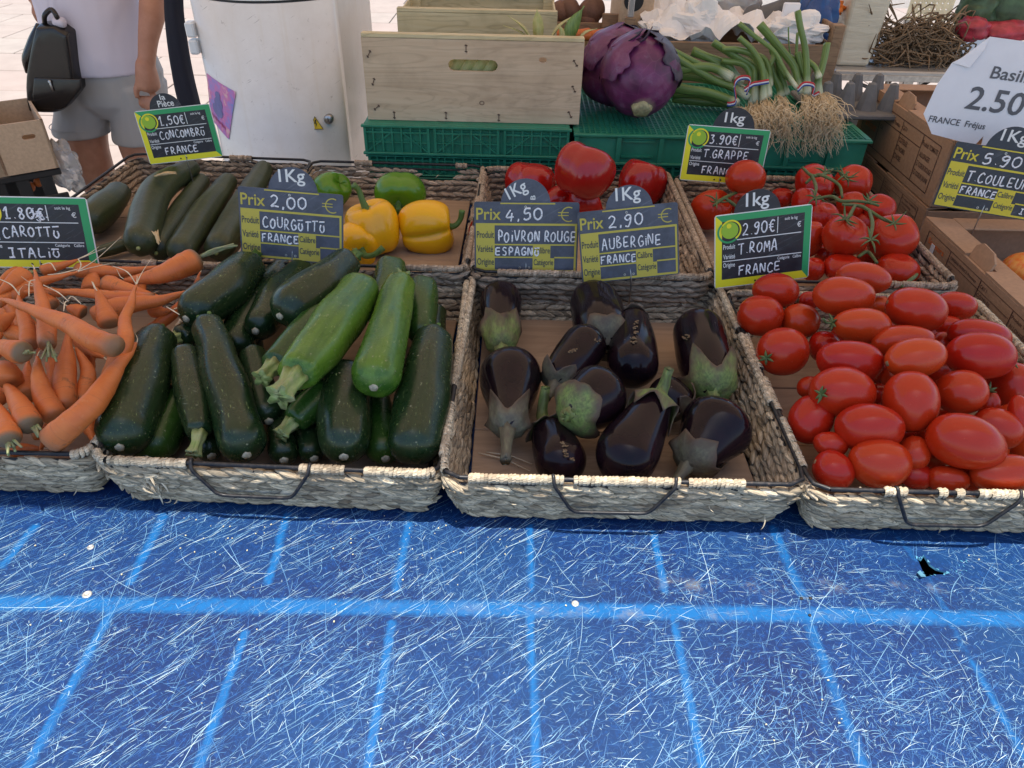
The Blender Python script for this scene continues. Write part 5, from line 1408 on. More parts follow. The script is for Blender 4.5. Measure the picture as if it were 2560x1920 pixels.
# ---------------------------------------------------------------- lettering
_tc = {}
def text2d(s, cond=True):
    if s in _tc: return _tc[s]
    cu = bpy.data.curves.new('lettering', 'FONT'); cu.body = s; cu.size = 1; cu.resolution_u = 3; cu.offset = .012 if cond else .0
    o = bpy.data.objects.new('lettering', cu); COL.objects.link(o)
    bpy.context.view_layer.update()
    dg = bpy.context.evaluated_depsgraph_get(); me = o.evaluated_get(dg).to_mesh()
    V = np.array([v.co[:2] for v in me.vertices]); F = [tuple(p.vertices) for p in me.polygons]
    o.evaluated_get(dg).to_mesh_clear(); bpy.data.objects.remove(o); bpy.data.curves.remove(cu)
    V[:, 0] -= V[:, 0].min()
    _tc[s] = (V, F); return V, F
GL = {  # handwriting strokes in a unit cell, y up
 '0': [[(.5, 1), (.12, .75), (.12, .25), (.5, 0), (.88, .3), (.85, .8), (.5, 1)]],
 '1': [[(.15, .65), (.55, 1), (.48, .5), (.45, 0)], [(.15, 0), (.8, .02)]],
 '2': [[(.1, .8), (.45, 1), (.8, .8), (.6, .4), (.1, .02), (.5, .05), (.95, 0)]],
 '3': [[(.15, .95), (.7, .95), (.45, .6), (.8, .4), (.6, .05), (.1, .05)]],
 '4': [[(.55, 1), (.1, .35), (.9, .4)], [(.65, .7), (.55, -.05)]],
 '5': [[(.85, 1), (.3, .95), (.22, .55), (.7, .6), (.8, .2), (.4, 0), (.1, .1)]],
 '8': [[(.75, .85), (.45, 1), (.2, .8), (.5, .55), (.8, .25), (.5, 0), (.2, .2), (.5, .55), (.75, .85)]],
 '9': [[(.8, .75), (.45, .55), (.15, .75), (.45, 1), (.8, .9), (.75, .4), (.5, 0), (.15, .05)]],
 ',': [[(.5, .12), (.35, -.15)]], '.': [[(.45, .02), (.55, .06)]],
 '€': [[(.95, .9), (.6, 1), (.3, .75), (.3, .25), (.6, 0), (.95, .1)], [(.05, .6), (.8, .62)], [(.05, .4), (.75, .42)]],
 'A': [[(.05, 0), (.4, 1), (.6, .95), (.9, 0)], [(.2, .42), (.8, .42)]],
 'B': [[(.15, 0), (.2, 1), (.7, .85), (.3, .55), (.85, .3), (.6, 0), (.15, 0)]],
 'C': [[(.9, .85), (.5, 1), (.1, .6), (.2, .1), (.6, 0), (.95, .15)]],
 'E': [[(.9, .95), (.2, .92), (.15, .5), (.15, .05), (.9, .08)], [(.15, .5), (.75, .52)]],
 'e': [[(.0, .98), (.95, 1.02)], [(.25, .75), (.1, .3), (.45, 0), (.8, .25), (.7, .7)]],
 'F': [[(.2, 1), (.15, 0)], [(.2, .95), (.95, 1)], [(.2, .55), (.7, .58)]],
 'G': [[(.85, .85), (.5, 1), (.1, .55), (.35, .02), (.85, .15), (.85, .45), (.5, .45)]],
 'I': [[(.2, 1), (.85, 1)], [(.55, 1), (.45, 0)], [(.1, 0), (.8, .02)]],
 'i': [[(.5, .7), (.45, 0)], [(.5, .95), (.55, .98)]],
 'K': [[(.2, 1), (.2, 0)], [(.85, 1), (.2, .5), (.9, 0)]], 'L': [[(.2, 1), (.15, .05), (.85, .05)]],
 'M': [[(.05, 0), (.15, 1), (.5, .4), (.85, 1), (.95, 0)]], 'N': [[(.1, 0), (.15, 1), (.8, .05), (.9, 1)]],
 'O': [[(.5, .9), (.12, .6), (.15, .15), (.5, 0), (.85, .3), (.8, .75), (.45, .9)]],
 'P': [[(.2, 0), (.2, 1), (.75, .9), (.7, .5), (.2, .45)]], 'R': [[(.12, 0), (.25, 1), (.75, .85), (.6, .5), (.3, .45), (.9, 0)]],
 'S': [[(.85, .9), (.4, 1), (.2, .7), (.75, .4), (.65, .02), (.1, .05)]], 'T': [[(.0, .95), (1, 1)], [(.5, .97), (.45, 0)]],
 'U': [[(.1, 1), (.12, .2), (.5, 0), (.85, .2), (.9, 1)]], 'V': [[(.05, 1), (.45, 0), (.95, 1)]],
}
class Plate:
    """a flat board in the place, drawn on in its own plane: x right 0..1, y down 0..1"""
    def __init__(s, name, corners, Y, label, cat='sign', tilt=14, yaw=0, group=None, w=None):
        TL, TR, BR, BL = corners
        cx = sum(c[0] for c in corners) / 4; cy = sum(c[1] for c in corners) / 4
        C_ = PY(cx, cy, Y)
        n = Vector((math.sin(R(yaw)) * math.cos(R(tilt)), -math.cos(R(yaw)) * math.cos(R(tilt)), math.sin(R(tilt))))
        def hit(p):
            d = ray(*p); return np.array(CAM + d * ((C_ - CAM).dot(n) / d.dot(n)))
        a, b, c, d = map(hit, (TL, TR, BR, BL))
        u = (b - a) + (c - d); s.W = np.linalg.norm(u) / 2; u /= np.linalg.norm(u)
        n = np.array(n); v = -np.cross(n, u); v /= np.linalg.norm(v)       # downwards
        if v[2] > 0: v = -v
        s.H = (np.dot(d - a, v) + np.dot(c - b, v)) / 2
        ctr = (a + b + c + d) / 4
        s.O = ctr - u * s.W / 2 - v * s.H / 2; s.u, s.v, s.n = u, v, n
        s.root = thing(name, tuple(ctr + v * s.H / 2), label, cat, group)
    def w(s, P2, off=0.0):
        P2 = np.asarray(P2, dtype=float)
        return s.O + P2[:, :1] * s.W * s.u + P2[:, 1:2] * s.H * s.v + s.n * off
    def slab(s, name, P2, mat, off, th):
        """P2 outline as polygon, clockwise in x right / y down"""
        k = len(P2); V = np.vstack([s.w(P2, off), s.w(P2, off - th)])
        F = [list(range(k))[::-1], list(range(k, 2 * k))] + [(i, (i + 1) % k, k + (i + 1) % k, k + i) for i in range(k)]
        return mk(name, V, F, mat, s.root, False)
    def rr(s, x0, y0, x1, y1, r=.02, k=4):
        a = s.W / s.H; P2 = []
        for cx, cy, t0 in ((x0 + r, y0 + r * a, 180), (x1 - r, y0 + r * a, 270), (x1 - r, y1 - r * a, 0), (x0 + r, y1 - r * a, 90)):
            for t in np.linspace(t0, t0 + 90, k): P2.append((cx + r * math.cos(R(t)), cy + r * a * math.sin(R(t))))
        return P2
    def flat(s, mb, P2, off):
        V = s.w(P2, off); mb.add(V, [list(range(len(P2)))[::-1]])
    def rect(s, mb, x0, y0, x1, y1, off): s.flat(mb, [(x0, y0), (x1, y0), (x1, y1), (x0, y1)], off)
    def text(s, mb, t, x, y, h, w=None, off=.0008, rot=0):
        """cap height h (of H), baseline y, left x, total width w (of W)"""
        V, F = text2d(t)
        sy = h * s.H / .73; sx = (w * s.W / V[:, 0].max()) if w else sy
        X = V[:, 0] * sx; Yv = V[:, 1] * sy
        c, sn = math.cos(R(rot)), math.sin(R(rot))
        V3 = s.O + s.u * (x * s.W) + s.v * (y * s.H) + np.outer(X * c - Yv * sn, s.u) - np.outer(X * sn + Yv * c, s.v) + s.n * off
        mb.add(V3, F)
    def hand(s, mb, t, x0, y0, x1, y1, r=.0008, off=.0006, slope=0.0):
        n = sum(.5 if c in ',.i ' else 1 for c in t); cw = (x1 - x0) / n; x = x0
        for ch in t:
            wd = cw * (.5 if ch in ',.i ' else 1)
            for st_ in GL.get(ch, []):
                jx, jy = random.gauss(0, .04), random.gauss(0, .04)
                q = [(x + (px + jx) * wd * .82, y1 - (py * .92 + jy) * (y1 - y0) + slope * (x - x0)) for px, py in st_]
                pts = s.w(q, off)
                path = spline(pts, max(4, 4 * len(q)))
                V, F, l3 = loft(path, r * random.uniform(.9, 1.15), 6); V = V - np.outer((V - s.O) @ s.n - off, s.n) * .55
                mb.add(V, F)
            x += wd
    def disc(s, mb, cx, cy, r, off, a0=0, a1=360, k=28, r2=None):
        a = s.W / s.H; th = [R(t) for t in np.linspace(a0, a1, k, endpoint=(a1 - a0) < 360)]
        if r2 is None: s.flat(mb, [(cx + r * math.cos(t), cy + r * a * math.sin(t)) for t in th], off)
        else:
            th = [R(t) for t in np.linspace(a0, a1, k)]
            for p, q in zip(th[:-1], th[1:]):
                w0 = 1.0
                s.flat(mb, [(cx + r * math.cos(p), cy + r * a * math.sin(p)), (cx + r * math.cos(q), cy + r * a * math.sin(q)), (cx + r2 * math.cos(q), cy + r2 * a * math.sin(q)), (cx + r2 * math.cos(p), cy + r2 * a * math.sin(p))], off)
    def pin(s, x, drop=.07):
        p = s.w([(x, 1)], -.0015)[0]; mb = MB(); tube(mb, [p - s.v * .02, p + s.v * .01, p + s.v * .02 + np.array([0, .004, -drop])], .0013, 6, 8); mb.build('pin', M['steel'], s.root)
SG = 'price signs on the trays'
def topper(pl, cx, r, mat, lines, base=0.0, rot=0):
    a = pl.W / pl.H
    P2 = [(cx + r * math.cos(R(t)), base + .03 + r * a * math.sin(R(t))) for t in np.linspace(180, 360, 26)]
    pl.slab('unit_disc', P2, mat, -.0022, .0012)
    mb = MB()
    for (t, x, y, h, w) in lines: pl.text(mb, t, cx + x * r, base + y * r * a, h, w, -.0019, rot)
    mb.build('unit_lettering', M['p_white'], pl.root, False)
def slate_sign(corners, Y, price, prod, orig, label, dark=False, top='1Kg', toprot=0, cx=.51, tr=.235, extra=None, **kw):
    pl = Plate('price_sign', corners, Y, label, group=SG, **kw)
    bm = M['slate_k2'] if dark else M['slate_b']
    ym = M['p_yellow_b'] if dark else M['p_yellow']
    pl.slab('board', pl.rr(0, 0, 1, 1, .025), bm, 0, .0016)
    y = MB(); o1 = .0004
    pl.rect(y, .25, .012, .77, .030, o1)
    pl.text(y, 'Prix', .02, .245, .17, .235, o1)
    pl.disc(y, .90, .165, .062, o1, 60, 300, 20, .072); pl.rect(y, .80, .135, .90, .147, o1 * 1.3); pl.rect(y, .80, .175, .90, .187, o1 * 1.3)
    pl.rect(y, .015, .295, .985, .325, o1)
    pl.rect(y, .015, .325, .195, .985, o1)              # left yellow column
    pl.rect(y, .965, .325, .985, .985, o1); pl.rect(y, .195, .955, .965, .985, o1)
    pl.rect(y, .195, .585, .965, .605, o1); pl.rect(y, .195, .765, .565, .785, o1); pl.rect(y, .775, .765, .965, .785, o1)
    pl.rect(y, .565, .605, .735, .955, o1); pl.rect(y, .735, .785, .775, .955, o1)
    y.build('printed_panel', ym, pl.root, False)
    d = MB(); o2 = .0008
    for t, yy, w in (('Produit', .50, .165), ('Variété', .70, .155), ('Origine', .885, .165)): pl.text(d, t, .024, yy, .10, w, o2)
    pl.text(d, 'Calibre', .575, .715, .09, .155, o2); pl.text(d, 'Catégorie', .575, .885, .09, .19, o2)
    d.build('printed_lettering', M['p_dark'], pl.root, False)
    w_ = MB(); r = .0074 * pl.W
    pl.hand(w_, price, .30, .08, .30 + .085 * len(price) + .03, .25, r * 1.15)
    w_.build('price_writing', M['chalk'], pl.root, True); w_ = MB()
    pl.hand(w_, prod, .225, .39, min(.99, .225 + .068 * len(prod)), .55, r)
    w_.build('product_writing', M['chalk'], pl.root, True); w_ = MB()
    pl.hand(w_, orig, .205, .63, .205 + .062 * len(orig), .75, r)
    w_.build('origin_writing', M['chalk'], pl.root, True); w_ = MB()
    if extra: pl.hand(w_, extra, .84, .83, .90, .92, r * .8)
    if w_.n: w_.build('class_writing', M['chalk'], pl.root, True)
    h = MB()
    for hx_ in (.44, .53): pl.disc(h, hx_, .925, .012, o2, 0, 360, 14, .006)
    pl.disc(h, .49, .065, .012, o2, 0, 360, 14, .006)
    h.build('eyelets', M['steel'], pl.root, False)['kind'] = 'stuff'
    if top == 'B': topper(pl, cx, tr, M['slate_b'], [('1Kg', -.66, -.08, .17, .20)], rot=28); bq = MB(); pl.text(bq, 'B', cx + .09, -.03, .07, .04, -.0019, 90); bq.build('unit_lettering', M['p_white'], pl.root, False)
    else: topper(pl, cx, tr, bm, [(top, -.55, -.30, .18, .25)], rot=toprot)
    pl.pin(.5)
    return pl
M['p_yellow_b'] = m_print('sign_yellow_clean', (.64, .52, .03), .2)
def green_sign(corners, Y, price, prod, orig, label, top=(('1kg', -.50, -.22, .18, .24),), smudge=False, cx=.42, tr=.21, **kw):
    pl = Plate('price_sign', corners, Y, label, group=SG, **kw)
    pl.slab('board', pl.rr(0, 0, 1, 1, .03), M['p_white'], 0, .0018)
    o0 = .0003; g = MB(); e = .008; a = pl.W / pl.H
    pl.flat(g, [(e, e * a), (1 - e, e * a), (.925, .095), (.075, .095)], o0); pl.flat(g, [(1 - e, e * a), (1 - e, 1 - e * a), (.925, .885), (.925, .095)], o0)
    g.build('green_border', M['p_green'], pl.root, False)
    y = MB(); pl.flat(y, [(e, e * a), (.075, .095), (.075, .885), (e, 1 - e * a)], o0); pl.flat(y, [(e, 1 - e * a), (.075, .885), (.925, .885), (1 - e, 1 - e * a)], o0)
    pl.disc(y, .165, .215, .110, .0009, -150, 60, 22, .093)
    y.build('yellow_border', M['p_yellow2'], pl.root, False)
    s_ = MB(); pl.rect(s_, .075, .095, .925, .885, .00031); s_.build('slate_panel', M['slate_k'], pl.root, False)
    l = MB(); pl.disc(l, .155, .215, .088, .0011)
    l.build('emblem', M['p_lime'], pl.root, False)
    l = MB(); pl.disc(l, .145, .235, .120, .0007, 20, 230, 22, .100); l.build('emblem_arc', M['p_green'], pl.root, False)
    l = MB(); pl.disc(l, .145, .155, .025, .0013); l.build('emblem_glint', M['p_yellow2'], pl.root, False)
    w_ = MB(); o2 = .0007
    pl.rect(w_, .645, .11, .653, .325, o2); pl.rect(w_, .23, .345, .895, .357, o2); pl.rect(w_, .085, .625, .91, .637, o2)
    for t, x, yy, h, wd in (('Produit', .088, .465, .065, .125), ('Variété', .088, .600, .065, .125), ('Origine', .088, .715, .065, .125), ('Catégorie', .66, .690, .042, .125), ('Calibre', .82, .690, .042, .085), ('soit le kg', .72, .165, .042, .13), ('€', .85, .275, .07, .04)):
        pl.text(w_, t, x, yy, h, wd, o2)
    w_.build('printed_lettering', M['p_white'], pl.root, False)
    w_ = MB(); r = .0048 * pl.W
    pl.hand(w_, price, .285, .135, .635, .30, r * 1.5)
    w2_ = MB(); pl.hand(w2_, prod, .245, .40, min(.86, .245 + .070 * len(prod)), .555, r * 1.45); w2_.build('product_writing', M['chalk'], pl.root, True); w3_ = MB(); pl.hand(w3_, orig, .25, .71, .25 + .076 * len(orig), .85, r * 1.6)
    w3_.build('origin_writing', M['chalk'], pl.root, True)
    if smudge:
        for k in range(30):
            x, yy = .56 + random.gauss(0, .035), .25 + random.gauss(0, .04)
            q = pl.w([(x, yy), (x + .02, yy + random.gauss(0, .02))], .0006); V, F, l3 = loft(q, r * 1.1, 6); V = V - np.outer((V - pl.O) @ pl.n - .0006, pl.n) * .75; w_.add(V, F)
    w_.build('price_writing', M['chalk'], pl.root, True)
    h = MB()
    for hx_ in (.43, .51): pl.disc(h, hx_, .945, .010, .0009)
    h.build('eyelets', M['wire'], pl.root, False)['kind'] = 'stuff'
    if top: topper(pl, cx, tr, M['slate_k'], list(top))
    pl.pin(.5, .09)
    return pl
green_sign([(340, 277), (526, 260), (555, 390), (370, 414)], 1.50, '1,50€', 'CONCOMBRe', 'FRANCE', 'green and yellow framed sign reading 1,50€ CONCOMBRE with a black disc la Pièce', top=(('la', -.18, -.52, .10, .07), ('Pièce', -.42, -.10, .12, .21)), tilt=8, yaw=8)
green_sign([(-72, 483), (222, 501), (243, 665), (-62, 674)], 1.10, '1.80€', 'CAROTTe', 'ITALie', 'green and yellow framed sign reading CAROTTE ITALIE at the left edge', top=None, smudge=True, tilt=12, yaw=6)
slate_sign([(600, 463), (861, 490), (855, 660), (598, 643)], 1.115, '2,00', 'COURGeTTe', 'FRANCE', 'blue grey slate sign reading COURGETTE FRANCE 2,00 behind the courgettes', cx=.52, tilt=14, toprot=4)
slate_sign([(1185, 505), (1447, 505), (1444, 684), (1187, 680)], 1.135, '4,50', 'POiVRON ROUGE', 'ESPAGNe', 'blue grey slate sign reading POIVRON ROUGE ESPAGNE 4,50', top='B', cx=.49, tilt=14)
slate_sign([(1447, 530), (1694, 506), (1699, 684), (1452, 712)], 1.105, '2,90', 'AUBERGiNE', 'FRANCE', 'blue grey slate sign reading AUBERGINE FRANCE 2,90, overlapping its left neighbour', tilt=14, cx=.52)
green_sign([(1718, 311), (1923, 325), (1903, 466), (1701, 449)], 1.50, '3.90€', 'T.GRAPPE', 'FRANCE', 'green and yellow framed sign reading T. GRAPPE 3.90€ in front of the onion roots', tilt=8, yaw=-4, cx=.55, tr=.25)
green_sign([(1780, 540), (2021, 512), (2031, 692), (1793, 722)], 1.09, '2.90€', 'T.ROMA', 'FRANCE', 'green and yellow framed sign reading T. ROMA 2.90€ above the roma tomatoes', tilt=10, yaw=2, cx=.44, tr=.24)
slate_sign([(2393, 353), (2640, 392), (2590, 556), (2330, 512)], 1.36, '5.90.', 'T.COULEUR', 'FRANCE', 'yellow and black slate sign reading T. COULEUR 5.90 on the cardboard boxes', dark=True, tilt=10, yaw=-8, cx=.52, extra='I')

# white paper sheet with folded corners
pl = Plate('paper_sign', [(2358, 78), (2760, 128), (2700, 395), (2318, 335)], 1.475, 'white folded paper sheet reading Basilic 2.50€ FRANCE Fréjus', tilt=6, yaw=-8)
outl = [(.22, .0), (1, 0), (1, 1), (.44, 1.02), (.43, .93), (.40, 1.035), (.10, .985), (.055, .90), (-.0, .80), (.015, .5), (.055, .28), (.10, .225)]
pl.slab('sheet', outl, M['paper'], 0, .0012)
fold = MB(); V = pl.w([(.22, .0), (.21, .12), (.165, .30), (.10, .225), (.055, .28)], .0)
V[1] += pl.n * .004; V[2] += pl.n * .005; V[0] += pl.n * .0006; V[3] += pl.n * .0006; V[4] += pl.n * .0006
fold.add(V, [(4, 3, 2), (3, 0, 1), (3, 1, 2)]); fold.build('folded_corner', M['paper'], pl.root, False)
w_ = MB()
pl.text(w_, 'Basilic', .315, .37, .12, .285, .0009); pl.text(w_, '2.50€', .235, .685, .23, .50, .0009); pl.text(w_, 'FRANCE  Fréjus', .045, .865, .065, .37, .0009)
w_.build('printed_lettering', M['p_grey'], pl.root, False)
# ---------------------------------------------------------------- helpers for boards with openings
def holed_panel(O, u, v, W, H, T, holes, outline=None):
    """panel in plane u,v from corner O (v up), thickness T along -u x v ... returns V,F"""
    u = np.array(u, dtype=float); v = np.array(v, dtype=float); n = np.cross(u, v); O = np.array(O, dtype=float)
    outl = outline or [(0, 0), (W, 0), (W, H), (0, H)]
    pts = [Vector(p) for p in outl]; ed = [(i, (i + 1) % len(outl)) for i in range(len(outl))]
    loops = [list(range(len(outl)))]
    for h in holes:
        b = len(pts); pts += [Vector(p) for p in h]; ed += [(b + i, b + (i + 1) % len(h)) for i in range(len(h))]; loops.append(list(range(b, b + len(h))))
    ov, oe, of, orv, _, _ = delaunay_2d_cdt(pts, ed, [], 0, 1e-6)
    mp = {}
    for i, o_ in enumerate(orv):
        for q in o_: mp[q] = i
    P2 = np.array([(p.x, p.y) for p in ov]); ox = np.array([p[0] for p in outl]); oy = np.array([p[1] for p in outl])
    F = []
    for f in of:
        c = P2[list(f)].mean(0)
        if not in_poly(c[0], c[1], ox, oy): continue
        if any(in_poly(c[0], c[1], np.array([p[0] for p in h]), np.array([p[1] for p in h])) for h in holes): continue
        F.append(list(f))
    n0 = len(P2)
    V = np.vstack([O + P2[:, :1] * u + P2[:, 1:2] * v, O + P2[:, :1] * u + P2[:, 1:2] * v - n * T])
    FF = [f for f in F] + [[i + n0 for i in f[::-1]] for f in F]
    for lp in loops:
        for i in range(len(lp)):
            a, b = mp[lp[i]], mp[lp[(i + 1) % len(lp)]]; FF.append([a, a + n0, b + n0, b])
    return V, FF
def slot(cx, cy, w, h, k=6):
    r = h / 2; out = []
    for x, t0 in ((cx + w / 2 - r, -90), (cx - w / 2 + r, 90)):
        for t in np.linspace(t0, t0 + 180, k): out.append((x + r * math.cos(R(t)), cy + r * math.sin(R(t))))
    return out
def bx(name, x0, x1, y0, y1, z0, z1, mat, parent, bev=.002):
    V, F = box((x0 + x1) / 2, (y0 + y1) / 2, (z0 + z1) / 2, x1 - x0, y1 - y0, z1 - z0, bev=bev); return mk(name, V, F, mat, parent, False)
def mbx(mb, x0, x1, y0, y1, z0, z1, bev=0, rot=None, c=1):
    V, F = box((x0 + x1) / 2, (y0 + y1) / 2, (z0 + z1) / 2, x1 - x0, y1 - y0, z1 - z0, bev=bev, rot=rot); mb.add(V, F, c)

# ---------------------------------------------------------------- second table and green crates
YC = 1.665
xa0, xa1 = PY(903, 330, YC).x, PY(1429, 345, YC).x
xb0, xb1 = PY(1434, 345, YC).x, PY(2172, 375, YC).x
t2 = thing('back_table', ((xa0 + xb1) / 2, 2.0, GZ), 'plain steel legged table carrying the green crates behind the trays', 'table')
bx('table_top', xa0 - .02, xb1 + .35, YC + .01, 2.45, -.03, -.001, M['plastic_k'], t2)
for x in (xa0 + .03, xb1 + .3):
    for y in (YC + .05, 2.4): bx('leg', x - .018, x + .018, y - .018, y + .018, GZ, -.031, M['steel'], t2)
def green_crate(x0, x1, y0, y1, z0, z1, label, grid=False, style=0):
    root = thing('folded_crate', ((x0 + x1) / 2, y0, z0), label, 'crate', 'folded green plastic crates')
    W = x1 - x0; h = z1 - z0; p = .006
    bx('body', x0 + p, x1 - p, y0 + p + .003, y1 - p, z0 + .002, z1 - .009, M['plastic'], root)
    mb = MB()
    for (a, b) in ((0, .10), (.90, 1)): mbx(mb, x0, x1, y0, y0 + p + .004, z0 + h * a + .0005, z0 + h * b - .0005, .0012)
    mb.build('rim', M['plastic'], root, False)
    if style == 0:
        n = 3
        for i in range(n):
            a = x0 + W * (i + .03) / n; b = x0 + W * (i + .97) / n
            mb = MB()
            mbx(mb, a, a + .006, y0 + .0015, y0 + p + .003, z0 + h * .10, z0 + h * .90); mbx(mb, b - .006, b, y0 + .0015, y0 + p + .003, z0 + h * .10, z0 + h * .90)
            mbx(mb, a + .006, b - .006, y0 + .0025, y0 + p + .003, z0 + h * .72, z0 + h * .78)
            m_ = max(3, int((b - a) / .020))
            for k in range(1, m_):
                x = a + (b - a) * k / m_; mbx(mb, x - .0018, x + .0018, y0 + .0022, y0 + p + .003, z0 + h * .10, z0 + h * .90)
            mbx(mb, a + .006, b - .006, y0 + .0036, y0 + p + .003, z0 + h * .40, z0 + h * .44)
            for s in (1, -1):
                L = math.hypot((b - a) * .36, h * .6); an = math.atan2(h * .6, (b - a) * .36) * s
                cx = a + (b - a) * (.22 if s > 0 else .78)
                V, F = box(0, 0, 0, L, .005, .0032, Matrix.Rotation(-an, 3, 'Y')); mb.add(V + [cx, y0 + .0058, z0 + h * .42], F)
            mb.build('ribbed_panel', M['plastic'], root, False)
    else:
        n = 7
        for i in range(n):
            a = x0 + W * (i + .02) / n; mb = MB()
            mbx(mb, a, a + .010, y0 + .001, y0 + p + .003, z0 + h * .10, z0 + h * .90)
            if i % 2: mbx(mb, a + .012, a + W / n * .9, y0 + .003, y0 + p + .003, z0 + h * .25, z0 + h * .30); mbx(mb, a + .012, a + W / n * .9, y0 + .003, y0 + p + .003, z0 + h * .75, z0 + h * .80)
            mb.build('ribbed_panel', M['plastic'], root, False)
    if grid:
        mb = MB(); s = .0125
        for x in np.arange(x0 + .012, x1 - .008, s): mbx(mb, x - .0016, x + .0016, y0 + .012, y1 - .012, z1 - .009, z1 - .0012)
        for y in np.arange(y0 + .014, y1 - .01, s): mbx(mb, x0 + .012, x1 - .012, y - .0016, y + .0016, z1 - .009, z1 - .0016)
        o = mb.build('grid', M['plastic'], root, False); o['kind'] = 'stuff'
        mb = MB(); mbx(mb, x0, x0 + .012, y0 + .0105, y1, z1 - .009, z1); mbx(mb, x1 - .012, x1, y0 + .0105, y1, z1 - .009, z1); mbx(mb, x0 + .0125, x1 - .0125, y1 - .012, y1, z1 - .009, z1)
        mb.build('edge_frame', M['plastic'], root, False)
    else: bx('cover', x0 + .004, x1 - .004, y0 + .012, y1, z1 - .0085, z1, M['plastic'], root)
    return root
ZT = .170
green_crate(xa0, xa1, YC, 2.30, .102, ZT, 'upper folded green crate under the grey wooden box')
green_crate(xa0 + .004, xa1 - .002, YC + .004, 2.29, .052, .1005, 'middle folded green crate under the wooden box stack')
green_crate(xa0 + .004, xa1 - .002, YC + .004, 2.29, 0.001, .0505, 'lowest folded green crate under the wooden box stack')
green_crate(xb0, xb1, YC - .01, 2.12, .095, ZT - .006, 'upper folded green crate with lattice top carrying cabbages and onions', True, 1)
green_crate(xb0 + .003, xb1 - .003, YC - .004, 2.11, .048, .0935, 'middle folded green crate below the cabbages')
green_crate(xb0 + .003, xb1 - .003, YC - .004, 2.11, .001, .0465, 'lowest folded green crate below the cabbages')

# ---------------------------------------------------------------- wooden boxes
def wood_box(x0, x1, y0, y1, z0, z1, mat, label, hole=True, group='wooden produce boxes', knots=(), frame=False, name='wooden_box'):
    root = thing(name, ((x0 + x1) / 2, (y0 + y1) / 2, z0), label, 'box', group)
    W = x1 - x0; H = z1 - z0; T = .008
    hl = [slot(W * .5, H * .70, .108, .024)] if hole is True else ([slot(*hole)] if hole else [])
    V, F = holed_panel((x0, y0, z0), (1, 0, 0), (0, 0, 1), W, H, T, hl + list(knots)); mk('front_board', V, F, M[mat], root, False)
    V, F = holed_panel((x1, y1, z0), (-1, 0, 0), (0, 0, 1), W, H * (1 if frame else .62), T, hl if frame else []); mk('back_board', V, F, M[mat], root, False)
    for x in (x0 + .001, x1 - .006):
        n = 3
        for k in range(n if frame else 2): bx('side_board', x, x + .005, y0 + T + .0005, y1 - T - .0005, z0 + H * k / n + .003, z0 + H * (k + 1) / n - .004, M[mat], root, .001)
    bx('bottom', x0 + .007, x1 - .007, y0 + T + .001, y1 - T - .001, z0 + .001, z0 + .006, M[mat], root, .001)
    bx('top_rail', x0 + .0005, x1 - .0005, y0 - .001, y0 + T + .012, z1 + .0005, z1 + .009, M['crate_pale' if mat != 'crate_brown' else mat], root, .001)
    if frame: bx('top_rail', x0 + .0005, x1 - .0005, y1 - T - .012, y1 + .001, z1 + .0005, z1 + .009, M['crate_pale' if mat != 'crate_brown' else mat], root, .001)
    if frame:
        for x in (x0, x1 - .03): bx('corner_post', x, x + .03, y1 - T - .022, y1 - T - .001, z0 + .008, z1, M[mat], root, .001)
    return root
YB = 1.70
bx0, bx1 = PY(921, 300, YB).x, PY(1447, 310, YB).x
zb1 = PY(1185, 100, YB).z
fb = wood_box(bx0, bx1, YB, YB + .25, ZT + .001, zb1, 'crate_wood', 'grey weathered wooden box with oval hand hole and rusty staples', knots=[[(.392 * (bx1 - bx0) / .48 + .009 * math.cos(t), (zb1 - ZT) * .78 + .006 * math.sin(t)) for t in np.linspace(0, 6.28, 12, endpoint=False)]])
mb = MB(); Wb = bx1 - bx0; Hb = zb1 - ZT
for (fx, fz, an) in ((.03, .81, 60), (.04, .48, 70), (.045, .16, 40), (.47, .90, 90), (.965, .76, -55), (.965, .45, -60), (.955, .13, -60), (.125, .07, 90), (.37, .08, 90), (.62, .07, 90)):
    V, F = box(0, 0, 0, .017, .0016, .0014, Matrix.Rotation(-R(an), 3, 'Y')); mb.add(V + [bx0 + fx * Wb, YB - .0006, ZT + fz * Hb], F)
    for s in (-1, 1):
        V, F = box(0, 0, 0, .006, .0010, .002, Matrix.Rotation(-R(an + 80), 3, 'Y')); mb.add(V + [bx0 + fx * Wb + s * .006 * math.cos(R(an)), YB - .0004, ZT + fz * Hb + s * .006 * math.sin(R(an))], F)
mb.build('staples', plain('rust', (.08, .045, .03), .8), fb, False)['kind'] = 'stuff'
mb = MB()
V = [(bx0 + Wb * .54 + .006 * math.cos(t) * r, YB - .0006, ZT + Hb * .25 + .005 * math.sin(t) * r) for r in (1, .6) for t in np.linspace(0, 6.28, 12, endpoint=False)]
mb.add(V, [(i, (i + 1) % 12, 12 + (i + 1) % 12, 12 + i) for i in range(12)]); mb.build('knot', plain('wood_knot', (.20, .13, .08), .8), fb, False)
